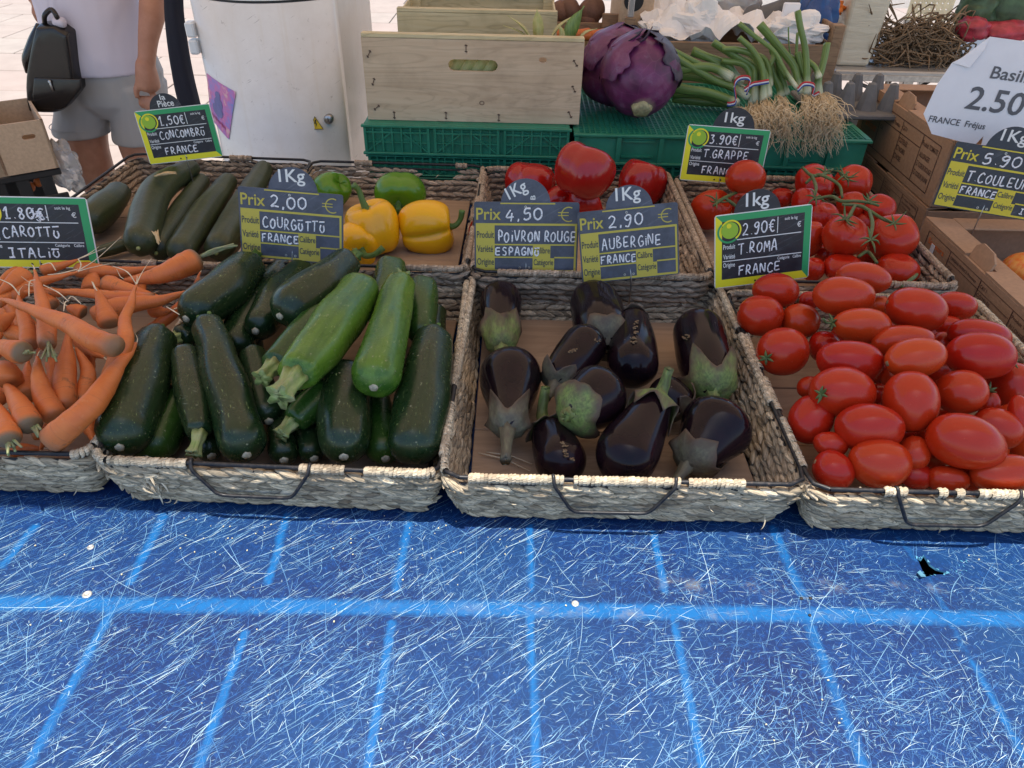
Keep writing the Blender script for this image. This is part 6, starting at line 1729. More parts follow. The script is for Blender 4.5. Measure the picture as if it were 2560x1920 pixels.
# corn leaves and ears in the box
def leaf(mb, pts, w, c=1.0, fold=.3):
    path = spline(pts, 10); T, N, B = frames(path); V = []
    for i, p in enumerate(path):
        f = math.sin(min(1, (i + 1) / 9 * 1.0) * math.pi * .9 + .25); ww = w * max(.08, f)
        V += [p - B[i] * ww + N[i] * ww * fold, p, p + B[i] * ww + N[i] * ww * fold]
    F = []
    for i in range(9):
        a = i * 3; F += [(a, a + 1, a + 4, a + 3), (a + 1, a + 2, a + 5, a + 4)]
    mb.add(V, F, c)
M['husk'] = m_stem('corn_husk', (.42, .36, .13), (.55, .50, .22), (.30, .36, .09))
for i in range(6):
    x = bx0 + Wb * (.36 + i * .055); y = YB + .035
    V, F, l3, *_ = body([(x, y, ZT + Hb * .40), (x + .055, y + .012, ZT + Hb * .95)], [.016, .020], 12, 12, lambda th, t, k: 1 + .06 * np.cos(6 * th))
    ct_ = thing('corn_cob', (x, y, ZT + Hb * .4), ['leftmost', 'second', 'third', 'fourth', 'fifth', 'rightmost'][i] + ' pale green corn cob seen through the hand hole of the grey box', 'corn', 'corn cobs in the wooden box')
    mk('husk', V, F, M['husk'], ct_, True, 1, l3)
def bq(cx, cy, y): return np.array(PY(900 + cx * .36166, cy * .36166, y))
for k, (pts, w, y, lb) in enumerate((([(1190, 300), (1120, 190), (1020, 105)], .010, YB + .07, 'yellow'), ([(1200, 300), (1100, 220), (990, 175)], .005, YB + .06, 'thin'), ([(1235, 300), (1230, 150), (1222, 60)], .008, YB + .08, 'brown dry'), ([(1310, 300), (1380, 190), (1500, 90)], .011, YB + .09, 'yellow green'), ([(1420, 300), (1480, 160), (1550, 40)], .010, YB + .07, 'green'), ([(1500, 300), (1560, 230), (1640, 195)], .008, YB + .06, 'low olive'), ([(1400, 300), (1395, 220), (1370, 165)], .004, YB + .06, 'short green'))):
    mb = MB(); P3 = [bq(a, b, y) for a, b in pts]; leaf(mb, P3, w * 1.5)
    o = mb.build('corn_leaf', M['husk'] if k != 4 else M['onion'], None, org=tuple(P3[0]))
    sol = o.modifiers.new('thickness', 'SOLIDIFY'); sol.thickness = .0008
    tag(o, lb + ' leaf sticking up from the grey wooden box', 'leaf', 'leaves sticking out of the wooden box')
YB2 = 2.02
px0, px1 = PY(995, 60, YB2).x, PY(1392, 70, YB2).x
zb2 = PY(1190, 32, YB2).z
wood_box(px0, px1, YB2 - .01, YB2 + .26, ZT + .001, zb2, 'crate_pale', 'pale new wooden box with hand hole, standing behind the grey one', hole=((px1 - px0) * .51, (zb2 - ZT) * .62, .085, .020), frame=True)

# ---------------------------------------------------------------- red cabbages
def cabbage(px, py, z, r, label, core=None, tilt=0):
    c = np.array(P(px, py, z)); r = r * dep(c); d = np.array(core, dtype=float); d /= np.linalg.norm(d)
    root = thing('red_cabbage', (c[0], c[1], c[2] - r), label, 'cabbage', 'red cabbages')
    n, s = 34, 64; V = []; C_ = []
    t1 = np.cross(d, [0, .2, 1.]); t1 /= np.linalg.norm(t1); t2 = np.cross(d, t1); sd = px * .01
    for i in range(n):
        u = math.pi * i / (n - 1); x = math.cos(u); q = math.sin(u)
        th = np.arange(s) * 2 * math.pi / s
        rib = 1 + (.030 * np.abs(np.sin(4.5 * th + sd + .6 * u)) + .018 * np.sin(11 * th + sd)) * max(0, x) ** .6 + .02 * np.sin(2 * th + sd + 2 * u)
        rr = r * q * (1 - .10 * max(0, x)) * rib
        V.append(c + d * x * r * 1.04 + np.cos(th)[:, None] * rr[:, None] * t1 + np.sin(th)[:, None] * rr[:, None] * t2)
        C_.append(np.full(s, max(0, (x - .93) / .07) * .7))
    V = jitter(np.concatenate(V), .007, 9, sd); V = jitter(V, .0016, 55, sd)
    F = [(i * s + j, i * s + (j + 1) % s, (i + 1) * s + (j + 1) % s, (i + 1) * s + j) for i in range(n - 1) for j in range(s)]
    mk('head', V, F, M['cabbage'], root, True, np.concatenate(C_))
    # outer leaves: shells over part of the head with ragged edges
    for (ax, spread, mt, off) in (((.85, .1, .55), .85, 'cabbage_dark', .0010), ((-.75, -.05, .6), .8, 'cabbage', .0012), ((.1, .85, .5), .75, 'cabbage_dark', .0015)):
        a = np.array(ax, dtype=float); a /= np.linalg.norm(a); b1 = np.cross(a, [.1, 1., .2]); b1 /= np.linalg.norm(b1); b2 = np.cross(a, b1)
        Vl = []; nr, ns = 14, 44
        for i in range(nr):
            for j in range(ns):
                th = 2 * math.pi * j / ns; e = spread * (1 + .10 * math.sin(3 * th + sd) + .08 * math.sin(9 * th + sd) + .05 * math.sin(17 * th) + .06 * random.random())
                ph = e * i / (nr - 1); k = i / (nr - 1)
                rr = r * (1.035 + .012 * math.sin(4 * th + 6 * k)) + off + .0035 * k ** 6 * (.5 + .7 * math.sin(5 * th + sd))
                Vl.append(c + rr * (a * math.cos(ph) + (b1 * math.cos(th) + b2 * math.sin(th)) * math.sin(ph)))
        Fl = [(i * ns + j, i * ns + (j + 1) % ns, (i + 1) * ns + (j + 1) % ns, (i + 1) * ns + j) for i in range(nr - 1) for j in range(ns)]
        o = mk('outer_leaf', jitter(jitter(np.array(Vl), .006, 12, sd), .002, 50, sd), Fl, M[mt], root)
        sol = o.modifiers.new('thickness', 'SOLIDIFY'); sol.thickness = .0009
    V, F, l3 = loft([c + d * r * .94, c + d * r * 1.06, c + d * r * 1.10, c + d * r * 1.105], [r * .27, r * .24, r * .20, r * .02], 18, lambda th, t, i: 1 + .08 * np.cos(5 * th) + .05 * np.sin(9 * th))
    mk('core', V, F, M['core'], root, True, 1, l3)
    return c, r, root
c1, r1, rc1 = cabbage(1600, 190, ZT + .092, 96, 'red cabbage with its pale cut core facing the buyer', core=(.02, -.78, -.60))
mb = MB()
for k, (a, b, h) in enumerate(((1590, 95, .02), (1612, 100, .028), (1640, 118, .02))):
    p = np.array(PY(a, b, c1[1] - .02)); leaf(mb, [p - [.02, 0, .012], p, p + [.012, -.005, h]], .014, 1, .6)
o = mb.build('torn_leaf', M['cabbage_dark'], rc1); sol = o.modifiers.new('thickness', 'SOLIDIFY'); sol.thickness = .0015
cabbage(1545, 168, ZT + .086, 92, 'red cabbage with pale purple leaves half behind the other one', core=(-.8, .3, -.5))

# ---------------------------------------------------------------- spring onions
def co_(cx, cy, y): return np.array(PY(1560 + cx * .27125, cy * .27125, y))
YO = 1.80
bunches = [
 ('bunch of spring onions lying to the left with its tricolour ribbon hanging loose', [
  ([(1150, 900), (1000, 800), (830, 735), (500, 545), (330, 395)], 32), ([(1110, 740), (960, 700), (700, 590), (400, 440), (60, 300)], 22),
  ([(1050, 960), (950, 910), (760, 850), (600, 830), (440, 800)], 40), ([(1060, 980), (960, 960), (780, 890), (600, 860), (450, 870)], 34),
  ([(1050, 760), (930, 640), (790, 540), (640, 470)], 26), ([(1000, 720), (800, 620), (500, 640), (420, 650)], 40), ([(1080, 780), (950, 600), (750, 520), (630, 470)], 34), ([(1120, 850), (900, 760), (640, 700), (450, 690)], 42),
  ([(1000, 980), (850, 960), (650, 940), (450, 900)], 36)], [(1060, 1000)]),
 ('bunch of spring onions in the middle with white bulbs and a red white blue ribbon', [
  ([(1330, 900), (1300, 700), (1200, 520), (1050, 460), (910, 455)], 36), ([(1215, 960), (1205, 720), (1190, 620), (1010, 510), (820, 390)], 36),
  ([(1290, 960), (1280, 650), (1190, 470), (1060, 345)], 32), ([(1250, 980), (1240, 800), (1240, 640), (1130, 560), (1000, 540)], 34), ([(1340, 800), (1340, 650), (1290, 540), (1180, 500)], 30),
  ([(1180, 980), (1180, 760), (1110, 600), (900, 560)], 36), ([(1290, 860), (1330, 650), (1380, 520), (1360, 450)], 30)], [(1180, 960), (1240, 960), (1320, 930)]),
 ('bunch of spring onions at the right with tall green stalks standing up', [
  ([(1685, 880), (1685, 680), (1670, 450), (1625, 250), (1600, 100)], 34), ([(1640, 860), (1600, 720), (1560, 600), (1400, 400), (1250, 225)], 34),
  ([(1600, 820), (1480, 640), (1380, 470), (1200, 330), (1060, 215)], 18), ([(1790, 900), (1790, 740), (1820, 640), (1850, 520), (1870, 400)], 38),
  ([(1640, 760), (1700, 640), (1560, 540), (1440, 470)], 28), ([(1800, 720), (1760, 620), (1690, 560), (1640, 490)], 26), ([(1610, 800), (1480, 680), (1420, 560), (1370, 400)], 24),
  ([(1450, 900), (1430, 800), (1380, 700), (1340, 560)], 34), ([(1500, 880), (1470, 760), (1430, 620), (1420, 500)], 30), ([(1600, 780), (1600, 640), (1590, 480), (1600, 300)], 16), ([(1560, 760), (1540, 560), (1520, 400), (1515, 250)], 8), ([(1700, 800), (1640, 640), (1600, 480)], 24)], [(1440, 900), (1680, 880), (1780, 900), (1840, 870)])]
M['ribbon'] = None
rb = [plain('ribbon_red', (.5, .02, .03), .5), plain('ribbon_white', (.75, .75, .75), .5), plain('ribbon_blue', (.02, .07, .32), .5)]
for bi, (lab, st_, bulbs) in enumerate(bunches):
    root = thing('spring_onion_bunch', tuple(co_(bulbs[0][0], 950, YO)), lab, 'onions', 'bunches of spring onions')
    for k, (pts, w) in enumerate(st_):
        yy = YO + [0, .01, -.01, .02, .03, .015, .035, .045, .05, .03, .04, .02][k % 12] + (.015 if bi == 0 else 0)
        P3 = [co_(a, b, yy + i * .012) for i, (a, b) in enumerate(pts)]
        P3 = [p if p[2] > ZT + .006 else np.array([p[0], p[1], ZT + .008]) for p in P3]
        r0 = w * .27125 * dep(P3[0]) * 1.15
        flat = lambda th, t, i: 1 + .28 * t * np.cos(2 * th)
        V, F, l3 = loft(spline(P3, 22), np.interp(np.linspace(0, 1, 22), [0, .06, .2, .6, 1], [.85, 1.05, .8, .8, .85]) * r0, 10, flat)
        t = np.concatenate([np.repeat(np.linspace(0, 1, 22), 10), [0, 1]])
        mk('stalk', V, F, M['onion'], root, True, np.clip(t * 6 - .35, 0, 1), l3)
    # roots
    mb = MB(); nroot = (90, 260, 430)[bi]
    for k in range(nroot):
        b = random.choice(bulbs); o = co_(b[0] + random.gauss(0, 24), b[1] + random.gauss(10, 16), YO - .015)
        sx = random.gauss(60 if bi == 2 else 0, 105); ln = random.uniform(140, 560 if bi == 2 else 430)
        e = co_(b[0] + sx, b[1] + ln, YC - .03 - random.random() * .02)
        if bi == 0: e = co_(b[0] - 30 + sx * .5, b[1] + random.uniform(30, 160), YO - .05)
        m1 = (o * .6 + e * .4) + np.array([random.gauss(0, .008), -.012, random.uniform(-.004, .010)]); m2 = (o * .25 + e * .75) + np.array([random.gauss(0, .009), -.005, random.gauss(0, .006)])
        tube(mb, [o, m1, m2, e + np.array([random.gauss(0, .006), 0, 0])], [.0010, .0008, .0007, .0003], 3, 9, random.uniform(.7, 1.1))
    ro = mb.build('roots', M['roots'], root); ro['kind'] = 'stuff'
    rl = [[(950, 960), (985, 960), (1030, 930), (1020, 780), (1070, 720), (1160, 730), (1130, 860)], [(1110, 830), (1180, 780), (1250, 765), (1335, 750)], [(1600, 830), (1660, 775), (1750, 790), (1740, 880), (1800, 860)]][bi]
    for q, mt in enumerate(rb):
        mb = MB(); tube(mb, [co_(a, b + q * 14 - 14, YO - .014 - .002 * (bi == 2)) for a, b in rl], .0021, 5, 30); mb.build('ribbon', mt, root)

# grey egg tray at the right end of the crate
et = thing('egg_tray', tuple(PY(2130, 270, 1.86)), 'grey pulp egg tray with pointed posts behind the onion roots', 'tray')
mb = MB(); ep = np.array(PY(2130, 272, 1.86)); ep[2] = ZT
mbx(mb, ep[0] - .11, ep[0] + .10, ep[1] - .07, ep[1] + .14, ZT, ZT + .012, .003)
for i in range(4):
    for j in range(2):
        q = ep + [-.080 + i * .052, -.02 + j * .09, .010]; V, F, l3 = loft([q, q + [0, 0, .03], q + [0, 0, .060], q + [0, 0, .064]], [.026, .018, .010, .002], 8); mb.add(V, F)
mb.build('pulp', plain('grey_pulp', (.16, .155, .15), .9, 0, .1, 60, .6), et, False)

# ---------------------------------------------------------------- cardboard boxes at the right
def card_print(x, y0, y1, z0, z1, root, words, orange):
    """lines and words on a face looking to -x; y1 is its far end"""
    L = y1 - y0; H = z1 - z0; e = .0012
    class Q(Plate):
        def __init__(s): s.O = np.array([x - e * .3, y1, z1]); s.u = np.array([0, -1., 0]); s.v = np.array([0, 0, -1.]); s.n = np.array([-1., 0, 0]); s.W = L; s.H = H; s.root = root
    q = Q(); l = MB(); o = .0003
    t = .006
    for a, b, c, d in ((.05, .12, .95, .12 + t * 2.5), (.05, .88, .95, .88 + t * 2.5)): q.rect(l, a, b, c, d, o)
    for x_ in (.05, .26, .52, .76, .945): q.rect(l, x_, .12 + t * 3 if x_ not in (.05, .945) else .12 + t * 3, x_ + t, .88, o)
    q.rect(l, .27, .34, .755, .34 + t * 2.5, o)
    for (w, xx, yy, h, wd) in words: q.text(l, w, xx, yy, h, wd, o)
    l.build('printed_lettering', M['p_brown'], root, False)
    l = MB()
    for (w, xx, yy, h, wd) in orange: q.text(l, w, xx, yy, h, wd, o)
    l.build('orange_lettering', M['p_orange'], root, False)
words = [('ORIGINE FRANCE Provence', .275, .28, .07, .22), ('CAT I', .53, .28, .08, .05), ('Cal.', .28, .50, .07, .04), ('CÔTELÉE', .53, .48, .08, .10), ('□ NOIRE', .53, .62, .08, .10), ('□ ROSE', .53, .76, .08, .08), ('Produit TOMATE', .77, .28, .08, .165), ('ALLONGÉE', .775, .46, .08, .11), ('□ COEUR ROUGE', .775, .61, .08, .16), ('□ COEUR JAUNE', .775, .76, .08, .155)]
orange = [('Saveurs', .07, .38, .14, .15), ('antiques', .09, .62, .14, .15)]
bxp = P(2292, 590, 0); X0 = bxp.x; Y0 = bxp.y
def card_box(x0, x1, y0, y1, z0, z1, label, rimw=.05, tabs=True, solid=False):
    root = thing('cardboard_tray', ((x0 + x1) / 2, (y0 + y1) / 2, z0), label, 'box', 'cardboard tomato trays')
    T = .005
    bx('side_wall', x0, x0 + T, y0, y1, z0, z1, M['card'], root, .001); bx('side_wall', x1 - T, x1, y0, y1, z0, z1, M['card'], root, .001)
    bx('end_wall', x0 + T + .0004, x1 - T - .0004, y0 + .0005, y0 + T, z0, z1 - .002, M['card'], root, .001); bx('end_wall', x0 + T + .0004, x1 - T - .0004, y1 - T, y1 - .0005, z0, z1 - .002, M['card'], root, .001)
    bx('bottom', x0 + T + .0004, x1 - T - .0004, y0 + T + .0004, y1 - T - .0004, z0 + .001, z0 + .005, M['card'], root, .001)
    Lh = (y1 - y0)
    nt = [(0, rimw * .0), (Lh * .30, 0), (Lh * .30, rimw * .72), (Lh * .48, rimw * .72), (Lh * .48, 0)]
    V, F = holed_panel((x0 + .0002, y1 - .001, z1 + .0045), (0, -1, 0), (1, 0, 0), Lh - .002, rimw, .004, [], [(0, 0), (Lh * .36, 0), (Lh * .36, .020), (Lh * .52, .020), (Lh * .52, 0), (Lh - .002, 0), (Lh - .012, rimw), (.012, rimw)])
    mk('top_flap', V, F, M['card_light'] if False else M['card'], root, False)
    bx('end_flap', x0 + rimw + .004, x1 - rimw - .004, y1 - .055, y1 - .003, z1 - .0005, z1 + .0030, M['card'], root, .001)
    bx('inner_flap', x1 - rimw, x1 - .001, y0 + .01, y1 - .01, z1 + .0005, z1 + .0042, M['card'], root, .001)
    if tabs:
        yc = y1 - Lh * .44; tabw = Lh * .075
        V, F = holed_panel((x0 + .007, yc + tabw, z1 - .004), (0, -1, 0), (.25, 0, .97), tabw * 2, .036, .0045, [], [(0, 0), (tabw * 2, 0), (tabw * 2, .022), (tabw * 1.5, .034), (tabw * .4, .036), (0, .026)])
        mk('tab', V, F, M['card'], root, False)
    card_print(x0, y0 + .01, y1 - .01, z0 + .003, z1 - .002, root, words, orange)
    return root
HB = .060
card_box(X0, X0 + .42, Y0, Y0 + .46, 0.001, HB, 'lower cardboard tray with TOMATE print in the stack behind the boxes', tabs=False)
card_box(X0 + .003, X0 + .42, Y0, Y0 + .46, HB + .007, .205, 'upper cardboard tray of the stack with a raised side tab', tabs=True)
b2 = P(2315, 548, .085); X2 = P(2396, 640, .085).x + .004
y2b = P(2312, 545, .088).y; 
X2 = P(2312, 545, .088).x
card_box(X2, X2 + .42, y2b - .46, y2b, .001, .088, 'open cardboard tray at the right holding a striped orange tomato')
p = P(2546, 645, .075)
tm = thing('heirloom_tomato', tuple(p), 'orange and yellow striped tomato in the open cardboard tray', 'tomato')
V = []; n_, s_ = 16, 30
for i in range(n_):
    u = math.pi * i / (n_ - 1)
    for j in range(s_):
        th = 2 * math.pi * j / s_; rr = .048 * math.sin(u) * (1 + .06 * abs(math.sin(3.5 * th)))
        V.append((p.x + .02 + rr * math.cos(th), p.y - .02 + rr * math.sin(th), .055 + .036 * math.cos(u) * (1 - .2 * math.exp(-(math.sin(u) / .3) ** 2))))
F = [(i * s_ + j, i * s_ + (j + 1) % s_, (i + 1) * s_ + (j + 1) % s_, (i + 1) * s_ + j) for i in range(n_ - 1) for j in range(s_)]
q = MT('striped_tomato'); o_ = q.obj(); wv = q.noise(q.sv(o_, (90, 90, 8)), 1, 3)
q.set('Base Color', q.ramp(wv, [(.4, (.72, .30, .06)), (.6, (.70, .14, .02))])); q.set('Roughness', .3)
mk('flesh', V, [f[::-1] for f in F], q.m, tm)
pl2 = P(2395, 665, .045)
tagp = MB(); V, F = box(0, 0, 0, .0008, .013, .020); tagp.add(V + [X2 - .0012, pl2.y + .06, .050], F)
tag(tagp.build('price_tag', M['paper'], None, False, org=(X2, pl2.y + .06, .05)), 'small white tag stuck on the printed side of the right cardboard tray', 'tag')
# ---------------------------------------------------------------- white cabinet
YK = 1.92
kx0 = PY(545, 330, YK + .10).x; kx1 = PY(868, 340, YK + .10).x
kc = (kx0 + kx1) / 2; kw = (kx1 - kx0)
cab = thing('white_cabinet', (kc, YK + .3, GZ), 'white enamelled cabinet with bowed door, small lock and warning triangle', 'cabinet')
ztop = PY(660, 8, YK).z
def bow(x): return YK + .10 * (2 * (x - kc) / kw) ** 2
def curved(name, z0, z1, off, mat, x0=kx0, x1=kx1, depth=.05, n=26):
    V = []; F = []
    for i in range(n + 1):
        x = x0 + (x1 - x0) * i / n; y = bow(x) - off
        V += [(x, y, z0), (x, y, z1), (x, y + depth, z1), (x, y + depth, z0)]
    for i in range(n):
        a = i * 4; b = a + 4
        F += [(a, b, b + 1, a + 1), (a + 1, b + 1, b + 2, a + 2), (a + 2, b + 2, b + 3, a + 3), (a + 3, b + 3, b, a)]
    F += [(0, 1, 2, 3), (n * 4 + 3, n * 4 + 2, n * 4 + 1, n * 4)]
    return mk(name, V, F, mat, cab, False)
o = curved('door', GZ + .05, ztop - .002, 0, M['white'])
for p_ in o.data.polygons: p_.use_smooth = abs(p_.normal.z) < .5
curved('top_panel', ztop + .004, ztop + .32, 0, M['white'])
bx('cabinet_body', kx0 + .002, kx1 - .002, YK + .151, YK + .62, GZ + .02, ztop + .32, M['white'], cab, .008)
curved('seam', ztop - .0018, ztop + .0038, -.006, M['plastic_k'])
for (a, b) in ((50, 92), (94, 134)):
    p0 = PY(459, a, YK + .10); p1 = PY(466, b, YK + .10)
    mb = MB(); V, F = box(kx0 - .010, YK + .095, (p0.z + p1.z) / 2, .022, .03, abs(p0.z - p1.z) - .003, bev=.004); mb.add(V, F); mb.build('hinge', M['white_plain'], cab, False)
lp = PY(820, 300, YK + .05); lp.y = bow(lp.x)
mb = MB(); V, F, l3 = loft([(lp.x, lp.y + .002, lp.z), (lp.x, lp.y - .010, lp.z), (lp.x, lp.y - .013, lp.z), (lp.x, lp.y - .0135, lp.z)], [.0125, .0125, .0105, .001], 20); mb.add(V, F); lk = mb.build('lock', M['steel'], cab)
V, F = box(lp.x, lp.y - .0142, lp.z, .002, .0012, .008); mk('keyhole', V, F, M['plastic_k'], lk, False)
tp = PY(790, 309, YK + .04); tp.y = bow(tp.x) - .004
V = [(tp.x - .019, tp.y, tp.z - .014), (tp.x + .019, tp.y + .002, tp.z - .014), (tp.x, tp.y + .001, tp.z + .020)]
ws = mk('warning_sticker', V, [(0, 1, 2)], plain('warning_yellow', (.75, .50, .02), .5), cab, False)
V2 = []; F2 = []
b_ = [(-.0005, .0125), (-.004, .002), (.0005, .002), (-.001, -.009), (.004, .003), (.0005, .003), (.003, .0125)]
V2 = [(tp.x + x, tp.y - .0004, tp.z + z - .001) for x, z in b_]; mk('lightning_sign', V2, [(0, 1, 2, 6), (2, 5, 6), (2, 3, 4, 5)], M['plastic_k'], ws, False)
mb = MB()
for a, b in ((0, 1), (1, 2), (2, 0)):
    A, B = np.array(V[a]), np.array(V[b]); c = np.array([tp.x, tp.y + .001, tp.z - .003])
    A = A if True else A; mb.add([A - [0, .0005, 0], B - [0, .0005, 0], B * .88 + c * .12 - [0, .0005, 0], A * .88 + c * .12 - [0, .0005, 0]], [(0, 1, 2, 3)])
mb.build('sticker_edge', M['plastic_k'], ws, False)
# small poster: plain violet picture with a seated figure
pc = [(516, 182), (594, 226), (575, 346), (520, 300)]
pp = []
for a, b in pc:
    v = PY(a, b, YK + .085); v.y = bow(max(kx0, v.x)); v = PY(a, b, v.y); pp.append(np.array([v.x, bow(v.x) - .0035, v.z]))
n_ = 8; V = []; F = []
for j in range(n_ + 1):
    for i in range(n_ + 1):
        u, t = i / n_, j / n_; q_ = (pp[0] * (1 - u) + pp[1] * u) * (1 - t) + (pp[3] * (1 - u) + pp[2] * u) * t
        q_[1] = bow(q_[0]) - .0025; V.append(q_)
F = [(j * (n_ + 1) + i, (j + 1) * (n_ + 1) + i, (j + 1) * (n_ + 1) + i + 1, j * (n_ + 1) + i + 1) for j in range(n_) for i in range(n_)]
q = MT('violet_poster'); o_ = q.obj(); f = q.noise(o_, 34, 4, .6)
q.set('Base Color', q.ramp(f, [(.32, (.16, .26, .62)), (.45, (.42, .20, .55)), (.55, (.60, .16, .42)), (.68, (.72, .52, .50))])); q.set('Roughness', .35)
po = mk('poster', V, F, q.m, None, True, org=tuple(pp[0])); tag(po, 'small violet and pink poster of a seated figure stuck on the white cabinet', 'poster')
mb = MB()
def pq(u, t, off=.004):
    q_ = (pp[0] * (1 - u) + pp[1] * u) * (1 - t) + (pp[3] * (1 - u) + pp[2] * u) * t; q_[1] = bow(q_[0]) - off; return q_
for (cx, cy, rx, ry, c) in ((.42, .30, .10, .09, 0), (.45, .46, .17, .13, 1), (.42, .62, .24, .13, 1)):
    mb.add([pq(cx + rx * math.cos(t), cy + ry * math.sin(t), .0036 + c * .0003 * cy) for t in np.linspace(0, 6.28, 16, endpoint=False)], [list(range(16))[::-1]])
mb.build('printed_figure', plain('poster_blue', (.14, .15, .38), .4), po, False)
mb = MB(); 
for k in range(14):
    u = .12 + .05 * k; mb.add([pq(u, .80 + .02 * math.sin(k)), pq(u + .03, .81), pq(u + .03, .87 + .03 * math.sin(k * 2)), pq(u, .86)], [(0, 3, 2, 1)])
mb.build('printed_lines', plain('poster_red', (.40, .06, .22), .4), po, False)
# white post
wp = thing('white_post', tuple(PY(905, 330, 1.83)), 'slim white square post between the cabinet and the grey wooden box', 'post')
a, b = PY(893, 330, 1.83).x, PY(926, 335, 1.83).x
bx('post', a, b - .008, 1.83, 1.87, GZ, .75, M['white_plain'], wp, .003); bx('rail', b - .0075, b, 1.825, 1.86, GZ, .75, M['steel'], wp, .002)
wp.location.z = GZ
for ch in wp.children: ch.location.z = 0
for ch in wp.children:
    pass
# unidentified dark strip between person and cabinet, built as hanging navy fabric
YN = 2.55
mb = MB(); P3 = [np.array(PY(x_, y_, YN)) for x_, y_ in ((432, -60), (436, 40), (446, 130), (458, 200), (478, 280))]
V, F, l3 = loft(spline(P3, 20), np.interp(np.linspace(0, 1, 20), [0, .5, 1], [.026, .030, .034]), 16, lambda th, t, i: 1 + .12 * np.sin(5 * th + 3 * t)); mb.add(V, F, 1, l3)
tag(mb.build('navy_strip', M['navy'], None, org=tuple(P3[-1])), 'dark navy coat hanging down beside the left edge of the white cabinet', 'fabric')

# ---------------------------------------------------------------- shopper behind the stall
YP = 2.85
def pz(px, py, y=YP): return np.array(PY(px, py, y))
hx_ = pz(262, 150)[0]
def union(name, parts, mat, parent, vox, smooth=6):
    mb = MB()
    for V, F in parts: mb.add(V, F)
    o = mb.build(name, mat, parent)
    r_ = o.modifiers.new('union', 'REMESH'); r_.mode = 'VOXEL'; r_.voxel_size = vox; r_.use_smooth_shade = True
    s = o.modifiers.new('soft', 'SMOOTH'); s.factor = .5; s.iterations = smooth
    return o
def lf(pts, rads, n=16, s=16, fx=1.0, fy=1.0, cap=.8):
    V, F, l3, *_ = body([np.array(p) for p in pts], rads, n, s, None, cap, cap)
    return V, F
per = thing('person', (hx_, YP, GZ), 'person in lilac grey T-shirt and grey shorts holding a black handbag, behind the stall', 'person')
G0 = GZ
kl = pz(212, 330)[0]; kr = pz(350, 330)[0]
def ell(cx, cy, z, rx, ry, n=24): return [(cx + rx * math.cos(t), cy + ry * math.sin(t), z) for t in np.linspace(0, 2 * math.pi, n, endpoint=False)]
def stack(rings):
    V = [p for r_ in rings for p in r_]; n = len(rings[0]); k = len(rings); F = [(i * n + j, i * n + (j + 1) % n, (i + 1) * n + (j + 1) % n, (i + 1) * n + j) for i in range(k - 1) for j in range(n)]
    F += [list(range(n))[::-1], [(k - 1) * n + j for j in range(n)]]
    return V, F
hz = G0 + .76
wr = pz(366, 168, YP - .17); el = pz(382, 20, YP - .10); hd = pz(372, 262, YP - .17)
wl = pz(88, -8); 
parts = []
for x, kx in ((hx_ - .095, kl), (hx_ + .095, kr)):
    parts.append(lf([(x, YP, hz + .08), (kx, YP - .01, G0 + .60), (kx, YP - .015, G0 + .46), (kx, YP + .01, G0 + .30), (kx, YP + .01, G0 + .06)], [.095, .090, .072, .062, .04], 24, 16))
    parts.append(lf([(kx, YP + .03, G0 + .05), (kx, YP - .06, G0 + .045), (kx + .01, YP - .17, G0 + .025)], [.045, .042, .028], 12, 12))
parts.append(stack([ell(hx_, YP, hz - .03, .15, .10), ell(hx_, YP, hz + .10, .175, .12), ell(hx_, YP, hz + .24, .155, .11), ell(hx_, YP, hz + .42, .165, .115), ell(hx_, YP, hz + .56, .185, .10), ell(hx_, YP, hz + .62, .10, .07)]))
parts.append(lf([(hx_, YP, hz + .58), (hx_, YP - .01, hz + .70)], [.055, .055], 8, 12)); 
parts.append(lf([(hx_, YP - .01, hz + .68), (hx_, YP - .015, hz + .78), (hx_, YP - .01, hz + .88)], [.066, .078, .075], 14, 18, cap=.9))
parts.append(lf([(hx_, YP - .085, hz + .79), (hx_, YP - .105, hz + .765)], [.010, .014], 6, 8))
for s in (-1, 1): parts.append(lf([(hx_ + s * .078, YP, hz + .80), (hx_ + s * .084, YP, hz + .765)], [.012, .009], 6, 8))
sh_r = np.array([hx_ + .20, YP, hz + .56]); sh_l = np.array([hx_ - .20, YP, hz + .56])
parts.append(lf([sh_r, (el[0] + .0, YP + .01, (sh_r[2] + el[2]) / 2), el, (wr * .5 + el * .5) + [0, -.01, 0], wr, wr + (wr - el) * .22], [.055, .048, .047, .043, .031, .027], 24, 16))
elb = np.array([pz(40, -150)[0], YP + .02, pz(40, -150)[2]])
parts.append(lf([sh_l, (elb + sh_l) / 2, elb, (elb + wl) / 2, wl, wl + (wl - elb) * .15], [.055, .048, .042, .036, .028, .026], 24, 16))
# hanging hand (back of the hand to the viewer)
palm = (wr * .45 + hd * .55)
parts.append(lf([wr + [0, 0, .03], wr * .6 + palm * .4, palm + [.002, 0, -.012]], [.028, .038, .042], 14, 14, cap=.5))
fx_ = [(-.033, .055, .0085), (-.012, .072, .009), (.010, .078, .0092), (.030, .070, .009)]
for dx, L, r in fx_:
    b = palm + [dx * .85, -.002, -.022]; parts.append(lf([b, b + [dx * .12, -.012, -L * .5], b + [dx * .1, .004, -L * .9]], [r * 1.2, r, r * .85], 10, 8))
parts.append(lf([wr + [-.024, -.01, -.035], wr + [-.046, -.022, -.070], wr + [-.044, -.028, -.10]], [.013, .011, .009], 10, 8))
